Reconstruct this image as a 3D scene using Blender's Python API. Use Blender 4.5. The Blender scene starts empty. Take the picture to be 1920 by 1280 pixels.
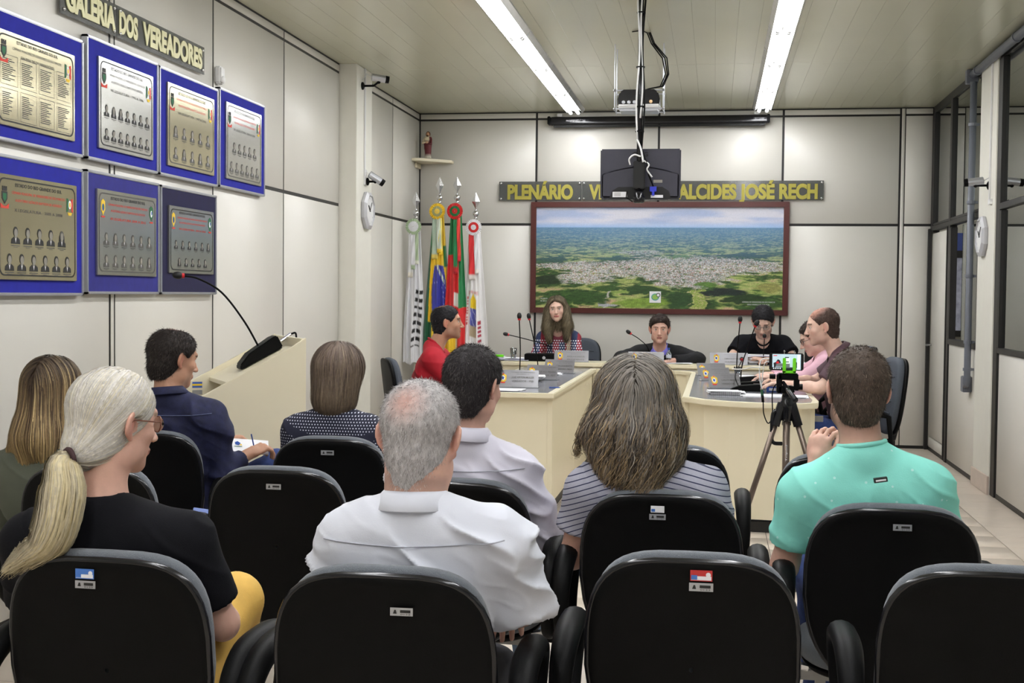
import bpy, bmesh, math, random
import numpy as np
from mathutils import Matrix, Vector, Quaternion
random.seed(7); RNG = np.random.default_rng(7)
PI = math.pi
COL = bpy.context.scene.collection
SC = bpy.context.scene

# ------------------------------------------------------------------ camera, light, exposure
XL, XR, YB, ZC, YF = -3.026, 2.067, 12.93, 3.314, -2.2
CAMZ = 1.47
FPX, YAW, PITCH, ROLL = 2401.0, 0.1567, 0.0371, 0.0101
cy, sy = math.cos(YAW), math.sin(YAW); cp, sp = math.cos(PITCH), math.sin(PITCH)
Fv = Vector((-sy*cp, cy*cp, -sp)); Rv = Vector((cy, sy, 0)); Uv = Rv.cross(Fv)
cr, sr = math.cos(ROLL), math.sin(ROLL)
R2 = cr*Rv + sr*Uv; U2 = -sr*Rv + cr*Uv
cam = bpy.data.cameras.new('camera'); cam.sensor_width = 36; cam.lens = FPX/1920*36; cam.clip_start = .05; cam.clip_end = 100
camo = bpy.data.objects.new('camera', cam); COL.objects.link(camo)
camo.matrix_world = Matrix(((R2.x, U2.x, -Fv.x, 0), (R2.y, U2.y, -Fv.y, 0), (R2.z, U2.z, -Fv.z, CAMZ), (0, 0, 0, 1)))
SC.camera = camo
w = bpy.data.worlds.new('world'); SC.world = w; w.use_nodes = True
w.node_tree.nodes['Background'].inputs[0].default_value = (.75, .8, .9, 1)
w.node_tree.nodes['Background'].inputs[1].default_value = .5
vs = SC.view_settings; vs.view_transform = 'Standard'; vs.look = 'None'; vs.gamma = 1; vs.use_curve_mapping = False
vs.exposure = 0.14
ROWS = (-1.40, .43)
PITCHL = 1.27
FIX_Y = [12.72 - PITCHL*(k+.5) for k in range(11)]
LIGHT_W = 5.5
for rx in ROWS:                      # the light the fluorescent tubes give
    for fy in FIX_Y:
        l = bpy.data.lights.new('tube_light', 'AREA'); l.shape = 'RECTANGLE'; l.size = .16; l.size_y = 1.15
        l.energy = LIGHT_W; l.color = (.98, .99, 1)
        o = bpy.data.objects.new('tube_light', l); COL.objects.link(o); o.location = (rx, fy, ZC-.085)
l = bpy.data.lights.new('office_fill_light', 'AREA'); l.shape = 'RECTANGLE'; l.size = .3; l.size_y = 5; l.energy = 44; l.color = (1, .99, .97)  # added lamp without a fixture, brightens the office behind the glass
o = bpy.data.objects.new('office_fill_light', l); COL.objects.link(o); o.location = (3.6, 9.5, ZC-.1)

# ------------------------------------------------------------------ helpers
ORG = {}
def link(o, parent=None):
    COL.objects.link(o); ORG.setdefault(o.name, Vector((0, 0, 0)))
    if parent is not None:
        o.parent = parent; ORG[o.name] = ORG.get(parent.name, Vector((0, 0, 0)))
    return o
def tag(o, label=None, cat=None, group=None, kind=None):
    if label: o['label'] = label
    if cat: o['category'] = cat
    if group: o['group'] = group
    if kind: o['kind'] = kind
    return o
def root(name, label, cat, loc=(0, 0, 0), rz=0, group=None):
    o = bpy.data.objects.new(name, None); COL.objects.link(o); o.empty_display_size = .1
    o.location = loc; o.rotation_euler = (0, 0, rz); ORG[o.name] = Vector(loc)
    return tag(o, label, cat, group)
def copy_tree(o, parent=None):
    c = o.copy(); COL.objects.link(c)
    if parent is not None: c.parent = parent
    for ch in list(o.children): copy_tree(ch, c)
    return c

def Rz(a): return np.array(Matrix.Rotation(a, 3, 'Z'))
def Rx(a): return np.array(Matrix.Rotation(a, 3, 'X'))
def Ry(a): return np.array(Matrix.Rotation(a, 3, 'Y'))

SMALL_PRINT = {'engraved_lettering', 'printed_emblem', 'engraved_portrait', 'numerals', 'lettering', 'emblem', 'stickers', 'sticker', 'asset_tag', 'seam', 'spiral', 'caption_lettering',
               'maker_mark', 'white_lettering', 'side_lettering', 'engraving', 'port_rings', 'white_logo_sticker', 'loose_sheets', 'spring_rod', 'neck_label', 'white_lead', 'black_lead', 'cross_rod', 'lens'}

class MB:
    def __init__(s): s.v = []; s.f = []; s.m = []; s.c = []
    def add(s, vs_, fs, mi=0, col=(1, 1, 1)):
        n = len(s.v); s.v += [tuple(map(float, p)) for p in vs_]; s.f += [tuple(i+n for i in f) for f in fs]; s.m += [mi]*len(fs)
        s.c += [col]*len(vs_); return s
    def box(s, c, d, mi=0, R=None, col=(1, 1, 1)):
        hx, hy, hz = d[0]/2, d[1]/2, d[2]/2
        P = np.array([(x, y, z) for x in (-hx, hx) for y in (-hy, hy) for z in (-hz, hz)])
        if R is not None: P = P @ np.asarray(R).T
        P = P+np.array(c)
        return s.add(P, [(0, 1, 3, 2), (4, 6, 7, 5), (0, 4, 5, 1), (2, 3, 7, 6), (0, 2, 6, 4), (1, 5, 7, 3)], mi, col)
    def bx(s, x0, x1, y0, y1, z0, z1, mi=0):
        return s.box(((x0+x1)/2, (y0+y1)/2, (z0+z1)/2), (abs(x1-x0), abs(y1-y0), abs(z1-z0)), mi)
    def prism(s, poly, z0, z1, mi=0):        # counter-clockwise polygon
        n = len(poly); V = [(x, y, z0) for x, y in poly]+[(x, y, z1) for x, y in poly]
        F = [tuple(range(n))[::-1], tuple(range(n, 2*n))]+[(i, (i+1) % n, (i+1) % n+n, i+n) for i in range(n)]
        return s.add(V, F, mi)
    def prism3(s, poly, vec, mi=0):          # any planar 3-D polygon swept along vec
        n = len(poly); v = np.array(vec); V = [np.array(p, float) for p in poly]; V = V+[p+v for p in V]
        F = [tuple(range(n))[::-1], tuple(range(n, 2*n))]+[(i, (i+1) % n, (i+1) % n+n, i+n) for i in range(n)]
        return s.add(V, F, mi)
    def tube(s, path, r, n=8, mi=0, cap=True, flat=1.0, col=(1, 1, 1), up=None):
        P = [np.array(p, float) for p in path]; k = len(P); R = [r]*k if np.isscalar(r) else list(r)
        T = []
        for i in range(k):
            t = P[min(i+1, k-1)]-P[max(i-1, 0)]; T.append(t/(np.linalg.norm(t)+1e-12))
        u = np.array(up if up is not None else ((0, 0, 1) if abs(T[0][2]) < .9 else (0, 1, 0)), float)
        V = []
        for i in range(k):
            a = u-T[i]*(u@T[i]); a /= np.linalg.norm(a)+1e-12; b = np.cross(T[i], a); u = a
            for j in range(n):
                th = 2*PI*j/n; V.append(P[i]+R[i]*(a*math.cos(th)*flat+b*math.sin(th)))
        F = [(i*n+j, i*n+(j+1) % n, (i+1)*n+(j+1) % n, (i+1)*n+j) for i in range(k-1) for j in range(n)]
        if cap: F += [tuple(range(n))[::-1], tuple(range((k-1)*n, k*n))]
        return s.add(V, F, mi, col)
    def lathe(s, prof, c=(0, 0, 0), n=20, mi=0, R=None, col=(1, 1, 1)):
        V = np.array([(r*math.cos(2*PI*j/n), r*math.sin(2*PI*j/n), z) for r, z in prof for j in range(n)])
        if R is not None: V = V @ np.asarray(R).T
        V = V+np.array(c)
        F = [(i*n+j, i*n+(j+1) % n, (i+1)*n+(j+1) % n, (i+1)*n+j) for i in range(len(prof)-1) for j in range(n)]
        F += [tuple(range(n))[::-1], tuple(range((len(prof)-1)*n, len(prof)*n))]
        return s.add(V, F, mi, col)
    def ball(s, c, r, mi=0, nu=12, nv=8, col=(1, 1, 1), R=None):
        r = (r, r, r) if np.isscalar(r) else r
        V = np.array([(r[0]*math.sin(PI*i/nv)*math.cos(2*PI*j/nu), r[1]*math.sin(PI*i/nv)*math.sin(2*PI*j/nu), r[2]*math.cos(PI*i/nv)) for i in range(nv+1) for j in range(nu)])
        if R is not None: V = V @ np.asarray(R).T
        V = V+np.array(c)
        F = [(i*nu+j, (i+1)*nu+j, (i+1)*nu+(j+1) % nu, i*nu+(j+1) % nu) for i in range(nv) for j in range(nu)]
        return s.add(V, F, mi, col)
    def grid(s, P, mi=0, cols=None, closed=False):   # P: rows x cols x 3
        P = np.asarray(P, float); a, b = P.shape[:2]; n = len(s.v)
        s.v += [tuple(p) for p in P.reshape(-1, 3)]
        s.c += [tuple(c) for c in np.asarray(cols).reshape(-1, 3)] if cols is not None else [(1, 1, 1)]*(a*b)
        bb = b if closed else b-1
        fs = [(n+i*b+j, n+i*b+(j+1) % b, n+(i+1)*b+(j+1) % b, n+(i+1)*b+j) for i in range(a-1) for j in range(bb)]
        s.f += fs; s.m += [mi]*len(fs); return s
    def build(s, name, mats, parent=None, smooth=False, bevel=0, local=False, seg=2, color=False, auto=None, loc=None):
        mats = mats if isinstance(mats, (list, tuple)) else [mats]
        V = np.array(s.v, float)
        if loc is not None: V = V-np.array(loc)
        elif parent is not None and not local: V = V-np.array(ORG[parent.name])
        me = bpy.data.meshes.new(name); me.from_pydata(V.tolist(), [], s.f); me.update()
        for m in mats: me.materials.append(m)
        if len(mats) > 1: me.polygons.foreach_set('material_index', s.m)
        if color:
            at = me.color_attributes.new('Col', 'FLOAT_COLOR', 'POINT')
            c = np.ones((len(s.v), 4), np.float32); c[:, :3] = np.array(s.c); at.data.foreach_set('color', c.ravel())
        bm = bmesh.new(); bm.from_mesh(me); bmesh.ops.recalc_face_normals(bm, faces=bm.faces)
        if bevel:
            es = [e for e in bm.edges if len(e.link_faces) == 2 and e.calc_face_angle(0) > .6]
            try: bmesh.ops.bevel(bm, geom=es, offset=bevel, segments=seg, affect='EDGES', clamp_overlap=True)
            except Exception: pass
        bm.to_mesh(me); bm.free()
        if smooth or bevel: me.polygons.foreach_set('use_smooth', [True]*len(me.polygons))
        if auto or bevel:
            try: me.set_sharp_from_angle(angle=auto or .9)
            except Exception: pass
        o = bpy.data.objects.new(name, me)
        link(o, parent)
        if parent is not None and name in SMALL_PRINT: o['kind'] = 'stuff'
        if loc is not None: o.location = loc
        return o

def mesh_obj(name, V, F, mat, parent, cols=None, smooth=True):
    """V, F numpy (F quads or tris), fast path"""
    me = bpy.data.meshes.new(name)
    V = np.asarray(V, np.float32)-np.array(ORG[parent.name], np.float32) if parent is not None else np.asarray(V, np.float32)
    F = np.asarray(F, np.int32); k = F.shape[1]
    me.vertices.add(len(V)); me.vertices.foreach_set('co', V.ravel())
    me.loops.add(F.size); me.loops.foreach_set('vertex_index', F.ravel())
    me.polygons.add(len(F)); me.polygons.foreach_set('loop_start', np.arange(0, F.size, k, dtype=np.int32))
    me.polygons.foreach_set('use_smooth', np.full(len(F), smooth, dtype=bool))
    me.materials.append(mat)
    if cols is not None:
        at = me.color_attributes.new('Col', 'FLOAT_COLOR', 'POINT')
        c = np.ones((len(V), 4), np.float32); c[:, :3] = cols; at.data.foreach_set('color', c.ravel())
    me.update(calc_edges=True)
    o = bpy.data.objects.new(name, me); link(o, parent); return o

# ------------------------------------------------------------------ materials
def srgb(r, g, b):
    f = lambda c: c/12.92 if c <= .04045 else ((c+.055)/1.055)**2.4
    return (f(r/255), f(g/255), f(b/255))
MATS = {}
def mat(name, col=(.8, .8, .8), rough=.5, metal=0, vary=.06, scale=12, bump=0, bscale=60, spec=.5, emit=None, estr=0, attr=False, alpha=1, coat=0, stretch=(1, 1, 1), sheen=0, sub=0):
    if name in MATS: return MATS[name]
    m = bpy.data.materials.new(name); m.use_nodes = True; MATS[name] = m
    nt = m.node_tree; N = nt.nodes; L = nt.links; b = N['Principled BSDF']
    b.inputs['Roughness'].default_value = rough; b.inputs['Metallic'].default_value = metal
    b.inputs['Specular IOR Level'].default_value = spec; b.inputs['Alpha'].default_value = alpha
    b.inputs['Coat Weight'].default_value = coat; b.inputs['Sheen Weight'].default_value = sheen
    if sub: b.inputs['Subsurface Weight'].default_value = sub; b.inputs['Subsurface Radius'].default_value = (.02, .008, .004)
    tc = N.new('ShaderNodeTexCoord'); mp = N.new('ShaderNodeMapping'); mp.inputs['Scale'].default_value = stretch
    L.new(tc.outputs['Object'], mp.inputs[0])
    nz = N.new('ShaderNodeTexNoise'); nz.inputs['Scale'].default_value = scale; nz.inputs['Detail'].default_value = 4
    L.new(mp.outputs[0], nz.inputs['Vector'])
    mr = N.new('ShaderNodeMapRange'); mr.inputs['From Min'].default_value = .25; mr.inputs['From Max'].default_value = .75
    mr.inputs['To Min'].default_value = 1-vary; mr.inputs['To Max'].default_value = 1+vary
    L.new(nz.outputs['Fac'], mr.inputs['Value'])
    hv = N.new('ShaderNodeVectorMath'); hv.operation = 'SCALE'
    if attr:
        at = N.new('ShaderNodeAttribute'); at.attribute_name = 'Col'; L.new(at.outputs['Color'], hv.inputs[0])
    else: hv.inputs[0].default_value = col[:3]
    L.new(mr.outputs[0], hv.inputs['Scale']); L.new(hv.outputs[0], b.inputs['Base Color'])
    if bump:
        n2 = N.new('ShaderNodeTexNoise'); n2.inputs['Scale'].default_value = bscale; n2.inputs['Detail'].default_value = 3
        L.new(mp.outputs[0], n2.inputs['Vector'])
        bp = N.new('ShaderNodeBump'); bp.inputs['Strength'].default_value = bump; bp.inputs['Distance'].default_value = .003
        L.new(n2.outputs['Fac'], bp.inputs['Height']); L.new(bp.outputs[0], b.inputs['Normal'])
    if emit is not None:
        b.inputs['Emission Color'].default_value = (*emit, 1); b.inputs['Emission Strength'].default_value = estr
    return m
def nodes_of(m): return m.node_tree.nodes, m.node_tree.links, m.node_tree.nodes['Principled BSDF']

M_wall = mat('cream_panel', srgb(216, 213, 205), .38, vary=.015, scale=3, bump=.08, bscale=200)
M_strip = mat('dark_profile', srgb(27, 25, 25), .45, vary=.05)
M_white = mat('painted_column', srgb(226, 224, 214), .5, vary=.02, bump=.1, bscale=90)
M_pvc = mat('ceiling_vinyl', srgb(200, 200, 178), .22, vary=.02, scale=2, bump=.03, bscale=8)
M_tile = mat('floor_tile', srgb(212, 200, 186), .28, vary=.06, scale=5)
M_grout = mat('grout', srgb(120, 112, 104), .8)
M_black = mat('black_plastic', srgb(9, 9, 10), .5, vary=.1, bump=.12, bscale=350, spec=.12)
M_blackm = mat('black_matte', srgb(10, 10, 11), .6, vary=.1, bump=.1, bscale=400)
M_rim = mat('gloss_black_rim', srgb(22, 22, 26), .2, vary=.05)
M_gap = mat('ceiling_gap', srgb(120, 116, 96), .6)
M_fab = mat('charcoal_fabric', srgb(98, 103, 110), .9, vary=.16, scale=500, bump=.6, bscale=450, sheen=.3)
M_fab2 = mat('blue_grey_fabric', srgb(72, 78, 88), .8, vary=.12, scale=300, bump=.3, bscale=300)
M_chrome = mat('chrome', (.7, .7, .72), .18, 1, vary=.03)
M_steel = mat('brushed_metal', srgb(150, 150, 150), .35, .9, vary=.06, scale=30)
M_alu = mat('aluminium_trim', srgb(190, 192, 198), .32, .7, vary=.04)
M_desk = mat('cream_laminate', srgb(228, 219, 192), .35, vary=.015, scale=4)
M_top = mat('grey_desktop', srgb(128, 130, 138), .16, vary=.04, scale=20, spec=.6)
M_kick = mat('black_kick', srgb(24, 22, 22), .5)
M_paper = mat('paper', srgb(238, 238, 242), .8, vary=.02)
M_paper2 = mat('paper_lilac', srgb(205, 203, 222), .8, vary=.05)
M_blue = mat('blue_velvet', srgb(22, 28, 150), .85, vary=.12, scale=25)
M_blue2 = mat('faded_blue_velvet', srgb(40, 40, 128), .8, vary=.1, scale=25)
M_navy = mat('navy_velvet', srgb(22, 20, 62), .85, vary=.12, scale=25)
M_brass = mat('gold_plate', srgb(182, 174, 144), .17, .75, vary=.04, scale=4)
M_silver = mat('silver_plate', srgb(176, 175, 170), .2, .8, vary=.05, scale=4)
M_ink = mat('dark_ink', srgb(34, 34, 34), .6)
M_inkg = mat('grey_ink', srgb(84, 82, 78), .6)
M_inkl = mat('light_grey_ink', srgb(142, 138, 128), .6)
M_inkr = mat('red_ink', srgb(214, 62, 46), .6)
M_inkgr = mat('green_ink', srgb(22, 100, 60), .6)
M_inky = mat('yellow_ink', srgb(232, 194, 50), .6)
M_inkb = mat('blue_ink', srgb(34, 76, 160), .6)
M_gold = mat('gold_letter', srgb(206, 202, 158), .4, .2)
M_gold2 = mat('olive_gold_letter', srgb(170, 160, 66), .4, .1)
M_acr = mat('smoked_acrylic', srgb(96, 98, 96), .12, vary=.03, alpha=.72)
M_wood = mat('mahogany_frame', srgb(84, 36, 32), .3, vary=.15, scale=20, stretch=(1, 1, 12))
M_green = mat('lime_plastic', srgb(120, 226, 36), .35)
M_red = mat('red_plastic', srgb(200, 30, 40), .4)
M_wplastic = mat('white_plastic', srgb(228, 228, 228), .4)
M_conduit = mat('grey_conduit', srgb(106, 110, 120), .4)
M_attr = mat('painted', attr=True, rough=.6, vary=.03)
M_attrs = mat('satin_cloth', attr=True, rough=.42, vary=.03, sheen=.2)
M_skin = mat('skin', attr=True, rough=.5, vary=.05, scale=60, bump=.12, bscale=500, sub=.08)
M_hair = mat('hair', attr=True, rough=.55, vary=.12, scale=80, spec=.22)
M_tube = mat('lit_tube', (1, 1, 1), .5, emit=(.98, .99, 1), estr=21)
M_fixt = mat('fixture_reflector', srgb(235, 235, 238), .15, .5)

def glass_mat(name, tint, refl):
    m = bpy.data.materials.new(name); m.use_nodes = True; N = m.node_tree.nodes; L = m.node_tree.links
    N.remove(N['Principled BSDF']); out = N['Material Output']
    tr = N.new('ShaderNodeBsdfTransparent'); tr.inputs[0].default_value = (*tint, 1)
    gl = N.new('ShaderNodeBsdfGlossy'); gl.inputs['Roughness'].default_value = .01; gl.inputs[0].default_value = (.95, .97, .95, 1)
    lw = N.new('ShaderNodeFresnel'); lw.inputs[0].default_value = 1.5
    nz = N.new('ShaderNodeTexNoise'); nz.inputs['Scale'].default_value = 3
    a = N.new('ShaderNodeMath'); a.operation = 'MULTIPLY_ADD'; a.inputs[1].default_value = .02; a.inputs[2].default_value = refl
    L.new(nz.outputs['Fac'], a.inputs[0])
    b = N.new('ShaderNodeMath'); b.operation = 'ADD'; b.use_clamp = True; L.new(lw.outputs[0], b.inputs[0]); L.new(a.outputs[0], b.inputs[1])
    mx = N.new('ShaderNodeMixShader'); L.new(b.outputs[0], mx.inputs[0]); L.new(tr.outputs[0], mx.inputs[1]); L.new(gl.outputs[0], mx.inputs[2])
    L.new(mx.outputs[0], out.inputs[0]); MATS[name] = m; return m
M_glass = glass_mat('window_glass', (.82, .86, .84), .12)
M_bottle = glass_mat('clear_plastic', (.8, .84, .9), .15)

# ------------------------------------------------------------------ lettering
_tc = {}
def text_geo(s, size=1.0, bold=0, spacing=1.0):
    k = (s, bold, spacing)
    if k not in _tc:
        cu = bpy.data.curves.new('t', 'FONT'); cu.body = s; cu.size = 1; cu.offset = bold; cu.resolution_u = 2 if len(s) > 12 else 5; cu.space_character = spacing
        ob = bpy.data.objects.new('t', cu); COL.objects.link(ob)
        dg = bpy.context.evaluated_depsgraph_get(); me = bpy.data.meshes.new_from_object(ob.evaluated_get(dg))
        V = np.array([v.co[:] for v in me.vertices]).reshape(-1, 3); F = [tuple(p.vertices) for p in me.polygons]
        bpy.data.objects.remove(ob); bpy.data.meshes.remove(me); bpy.data.curves.remove(cu)
        V[:, 0] -= V[:, 0].min(); V[:, 1] -= 0
        _tc[k] = (V, F)
    return _tc[k]
def put_text(mb, s, o, xd, ud, width=None, height=None, mi=0, align='c', bold=0.0, eps=.001, spacing=1.0, solid=0, nrm=None):
    """text whose baseline-left/centre is at o; width and cap height in metres"""
    V, F = text_geo(s, 1, bold, spacing); V = V.copy()
    W = V[:, 0].max(); cap = .70
    sx = (width/W) if width else None; sy_ = (height/cap) if height else None
    if sx is None: sx = sy_
    if sy_ is None: sy_ = sx
    xd = np.array(xd, float); ud = np.array(ud, float); n = np.cross(xd, ud) if nrm is None else np.array(nrm, float)
    off = {'c': -W*sx/2, 'l': 0, 'r': -W*sx}[align]
    P = np.array(o)+np.outer(V[:, 0]*sx+off, xd)+np.outer(V[:, 1]*sy_, ud)+n*eps
    if solid:
        k = len(P); P2 = P+n*solid
        ec = {}
        for f in F:
            for a, b in zip(f, f[1:]+f[:1]): ec[(a, b)] = 1
        side = [(a, b, b+k, a+k) for (a, b) in ec if (b, a) not in ec]
        mb.add(np.vstack([P, P2]), [tuple(i+k for i in f) for f in F]+side, mi)
    else: mb.add(P, F, mi)
def letters(parent, word, o, xd, ud, width, height, m, bold, solid, eps=.001):
    full = text_geo(word, 1, bold)[0][:, 0].max(); sx = width/full; i = 0
    for i, ch in enumerate(word):
        pre = text_geo(word[:i+1], 1, bold)[0][:, 0].max() if i else None
        cw = text_geo(ch, 1, bold)[0][:, 0].max(); x = 0 if not i else (pre-cw)*sx
        q = MB(); put_text(q, ch, np.array(o)+np.array(xd, float)*x, xd, ud, cw*sx, height, 0, 'l', bold, eps, solid=solid)
        q.build('letter', m, parent)
def disc(mb, o, xd, ud, rx, ry, mi=0, eps=.001, n=14, a0=0, a1=2*PI):
    xd = np.array(xd, float); ud = np.array(ud, float); nn = np.cross(xd, ud)
    P = [np.array(o)+nn*eps+xd*rx*math.cos(a0+(a1-a0)*i/n)+ud*ry*math.sin(a0+(a1-a0)*i/n) for i in range(n+(0 if abs(a1-a0) > 6.2 else 1))]
    mb.add(P, [tuple(range(len(P)))], mi)
def quad(mb, o, xd, ud, x0, x1, y0, y1, mi=0, eps=.001):
    xd = np.array(xd, float); ud = np.array(ud, float); nn = np.cross(xd, ud); o = np.array(o, float)+nn*eps
    mb.add([o+xd*x0+ud*y0, o+xd*x1+ud*y0, o+xd*x1+ud*y1, o+xd*x0+ud*y1], [(0, 1, 2, 3)], mi)
def polyf(mb, o, xd, ud, pts, mi=0, eps=.001):
    xd = np.array(xd, float); ud = np.array(ud, float); nn = np.cross(xd, ud); o = np.array(o, float)+nn*eps
    mb.add([o+xd*x+ud*y for x, y in pts], [tuple(range(len(pts)))], mi)
# ================================================================== the room
def struct(name, mb, m, parent=None, **k):
    o = mb.build(name, m, parent, **k)
    if parent is None: o['kind'] = 'structure'
    return o
# floor: slab + tiles 0.35 m, those seen each their own piece, the rest one field
slab = struct('floor', MB().bx(XL-.1, 5.2, YF-.1, YB+.1, -.12, -.004), M_grout)
TX = [1.735+.35*k for k in range(-14, 2)]
TY = [7.55+.35*k for k in range(-28, 16)]
tile_me = None; field = MB()
for i, x in enumerate(TX):
    x1 = min(x+.35, XR)
    x0 = max(x, XL)
    if x1-x0 < .03: continue
    for y in TY:
        if y > YB-.02 or y+.35 < YF: continue
        y1 = min(y+.35, YB)
        seen = (x0 > .6 and 5.2 < y < 12.6) or (-1.15 < x0 < .4 and 5.2 < y < 11)
        full = abs(x1-x0-.35) < 1e-6 and abs(y1-y-.35) < 1e-6
        if seen and full:
            if tile_me is None:
                t = MB().box((0, 0, -.005), (.345, .345, .01)).build('floor_tile', M_tile, slab, bevel=.0015, seg=1, local=True); tile_me = t.data; t.location = ((x0+x1)/2, (y+y1)/2, 0)
            else:
                t = bpy.data.objects.new('floor_tile', tile_me); link(t, slab); t.location = ((x0+x1)/2, (y+y1)/2, 0)
        else: field.box(((x0+x1)/2, (y+y1)/2, -.005), (x1-x0-.005, y1-y-.005, .01))
o = field.build('floor_tiling', M_tile, slab); o['kind'] = 'stuff'

# ceiling: vinyl boards 0.15 m running front to back, a joint at Y 10.4
ceil = struct('ceiling', MB().bx(XL-.1, XR+.1, YF-.1, YB+.1, ZC+.012, ZC+.1), M_gap)
bm_a = None
k = 0; x = XL
while x < XR-.01:
    x1 = min(x+.1498, XR)
    for (ya, yb) in ((YF, 4.4), (4.402, 10.398), (10.402, YB)):
        P = [(x+.0005, 0, ZC+.012), (x+.0005, 0, ZC+.0006), (x+.002, 0, ZC), (x1-.002, 0, ZC), (x1-.0003, 0, ZC+.0006), (x1-.0003, 0, ZC+.012)]
        P = [(a, ya, c) for a, b, c in P]
        o = MB().prism3(P, (0, yb-ya, 0)).build('ceiling_board', M_pvc, ceil)
    x = x1+.0002; k += 1

# walls: dark profile grid with proud cream panels
def panel(parent, axis, plane, sgn, a0, a1, z0, z1, name='wall_panel', m=None, t=.004):
    """axis 0: plane X=const, a along Y; axis 1: plane Y=const, a along X"""
    mb = MB()
    if axis == 0: mb.bx(plane, plane+sgn*t, a0, a1, z0, z1)
    else: mb.bx(a0, a1, plane, plane+sgn*t, z0, z1)
    return mb.build(name, m or M_wall, parent, bevel=.0012, seg=1)
G = .011
wl = struct('wall_left', MB().bx(XL-.12, XL-.004, YF, YB+.1, 0, ZC+.02), M_strip)
zr = [(.03, 2.165), (2.19, 3.232), (3.252, ZC-.012)]
seams = [YF, -.2, 1.05, 2.3, 3.55, 4.82, 6.09, 7.437, 8.73, 10.08]
for a, b in zip(seams, seams[1:]):
    for (z0, z1) in zr:
        a0 = a+G+(.05 if abs(a-6.09) < .01 else 0)
        panel(wl, 0, XL-.004, 1, a0, b-G, z0, z1)
for (z0, z1) in [(.03, 3.30)]: panel(wl, 0, XL-.004, 1, 6.102, 6.135, z0, z1, 'wall_strip')
for a, b in ((10.55, 11.82), (11.82, YB)):
    for (z0, z1) in zr: panel(wl, 0, XL-.004, 1, a+G, b-G, z0, z1)
pil = struct('trim_1', MB().bx(XL-.02, XL+.143, 10.08, 10.552, 0, ZC), M_white, bevel=.004)
MB().bx(XL+.143, XL+.155, 10.30, 10.325, 2.36, ZC).build('cable_duct', M_wplastic, pil, bevel=.003)

wb = struct('wall_back', MB().bx(XL-.1, XR+.1, YB+.004, YB+.12, 0, ZC+.02), M_strip)
xs = [XL, -1.81, -.577, .641, 1.757]
for a, b in zip(xs, xs[1:]):
    for (z0, z1) in zr: panel(wb, 1, YB+.004, -1, a+G, b-G, z0, z1)
panel(wb, 1, YB+.004, -1, 1.766, 1.797, .03, ZC-.01, 'wall_strip')
for (z0, z1) in zr: panel(wb, 1, YB+.004, -1, 1.806, XR-.012, z0, z1)
MB().bx(2.03, XR-.002, YB-.05, YB+.01, 0, 2.14).build('corner_post', M_strip, wb, bevel=.004)

wf = struct('wall_front', MB().bx(XL-.1, XR+.1, YF-.1, YF, 0, ZC+.02), M_wall)
# right partition
wr = struct('wall_right', MB().bx(XR, XR+.02, YF, YB+.02, -.01, .035).bx(XR-.004, XR+.05, YF, 10.0, ZC-.07, ZC+.02).bx(XR-.004, XR+.05, 10.6, YB, ZC-.07, ZC+.02)
            .bx(XR, XR+.1, YF, YF+.1, 0, ZC), M_strip)
def post(y0, y1, z0, z1, d=.012): MB().bx(XR-d, XR+.05, y0, y1, z0, z1).build('frame_post', M_strip, wr, bevel=.003)
post(12.80, 12.92, 2.10, ZC-.07); post(11.88, 11.97, 0, ZC-.07)
post(12.05, 12.09, 0, 2.12, .006)
post(9.86, 9.995, 0, ZC-.07)
for y in (8.92, 7.7, 6.45, 5.2, 3.95, 2.7, 1.45, .2): post(y-.012, y+.012, .03, 1.07, .004)
MB().bx(XR-.014, XR+.05, 10.6, YB, 2.118, 2.162).build('transom_rail', M_strip, wr, bevel=.003)
MB().bx(XR-.014, XR+.05, YF, 9.9, 2.125, 2.172).build('transom_rail', M_strip, wr, bevel=.003)
# panels below
def rp(a0, a1, z0, z1, name='wall_panel'): MB().bx(XR-.0, XR+.03, a0, a1, z0, z1).build(name, M_wall, wr, bevel=.0025, seg=1)
rp(10.61, 11.87, .035, 1.062)
ys = [9.85, 8.92, 7.7, 6.45, 5.2, 3.95, 2.7, 1.45, .2, YF+.1]
for b, a in zip(ys, ys[1:]): rp(a+.014, b-.014, .035, 1.07)
# cream door in the far corner
dr = MB().bx(XR+.0, XR+.035, 12.10, 12.86, .14, 2.09).build('door_1', M_wall, None, bevel=.003, seg=1); dr['kind'] = 'structure'
rp(12.10, 12.86, .03, .125, 'door_plinth')
hd = MB().tube([(XR-.002, 12.80, 1.02), (XR-.05, 12.80, 1.02), (XR-.055, 12.70, 1.02)], .009, 8).build('door_handle', M_steel, dr)
# windows of the partition
def window(name, y0, y1, z0, z1, fw=.05, mull=(), sill=True):
    mb = MB().bx(XR-.012, XR+.045, y0, y1, z0, z0+fw).bx(XR-.012, XR+.045, y0, y0+fw, z0+fw, z1).bx(XR-.012, XR+.045, y1-fw, y1, z0+fw, z1)
    o = mb.build(name, M_strip, None, bevel=.003); o['kind'] = 'structure'
    return o
def pane(par, y0, y1, z0, z1, x=XR+.012, name='window_pane'): MB().bx(x, x+.005, y0, y1, z0, z1).build(name, M_glass, par)
w1 = window('window_1', 10.61, 11.88, 1.062, 2.10)
pane(w1, 10.66, 11.42, 1.11, 2.10)
MB().bx(XR+.02, XR+.04, 11.38, 11.42, 1.11, 2.10).bx(XR+.02, XR+.04, 10.66, 11.42, 1.11, 1.15).build('sliding_sash', mat('bronze_alu', srgb(92, 86, 82), .4, .3), w1)
w2 = MB().bx(XR-.01, XR+.04, 10.60, 12.80, 2.165, 2.185).build('window_2', M_strip, None); w2['kind'] = 'structure'
pane(w2, 11.97, 12.80, 2.18, ZC-.07); pane(w2, 10.61, 11.88, 2.18, ZC-.07)
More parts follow.
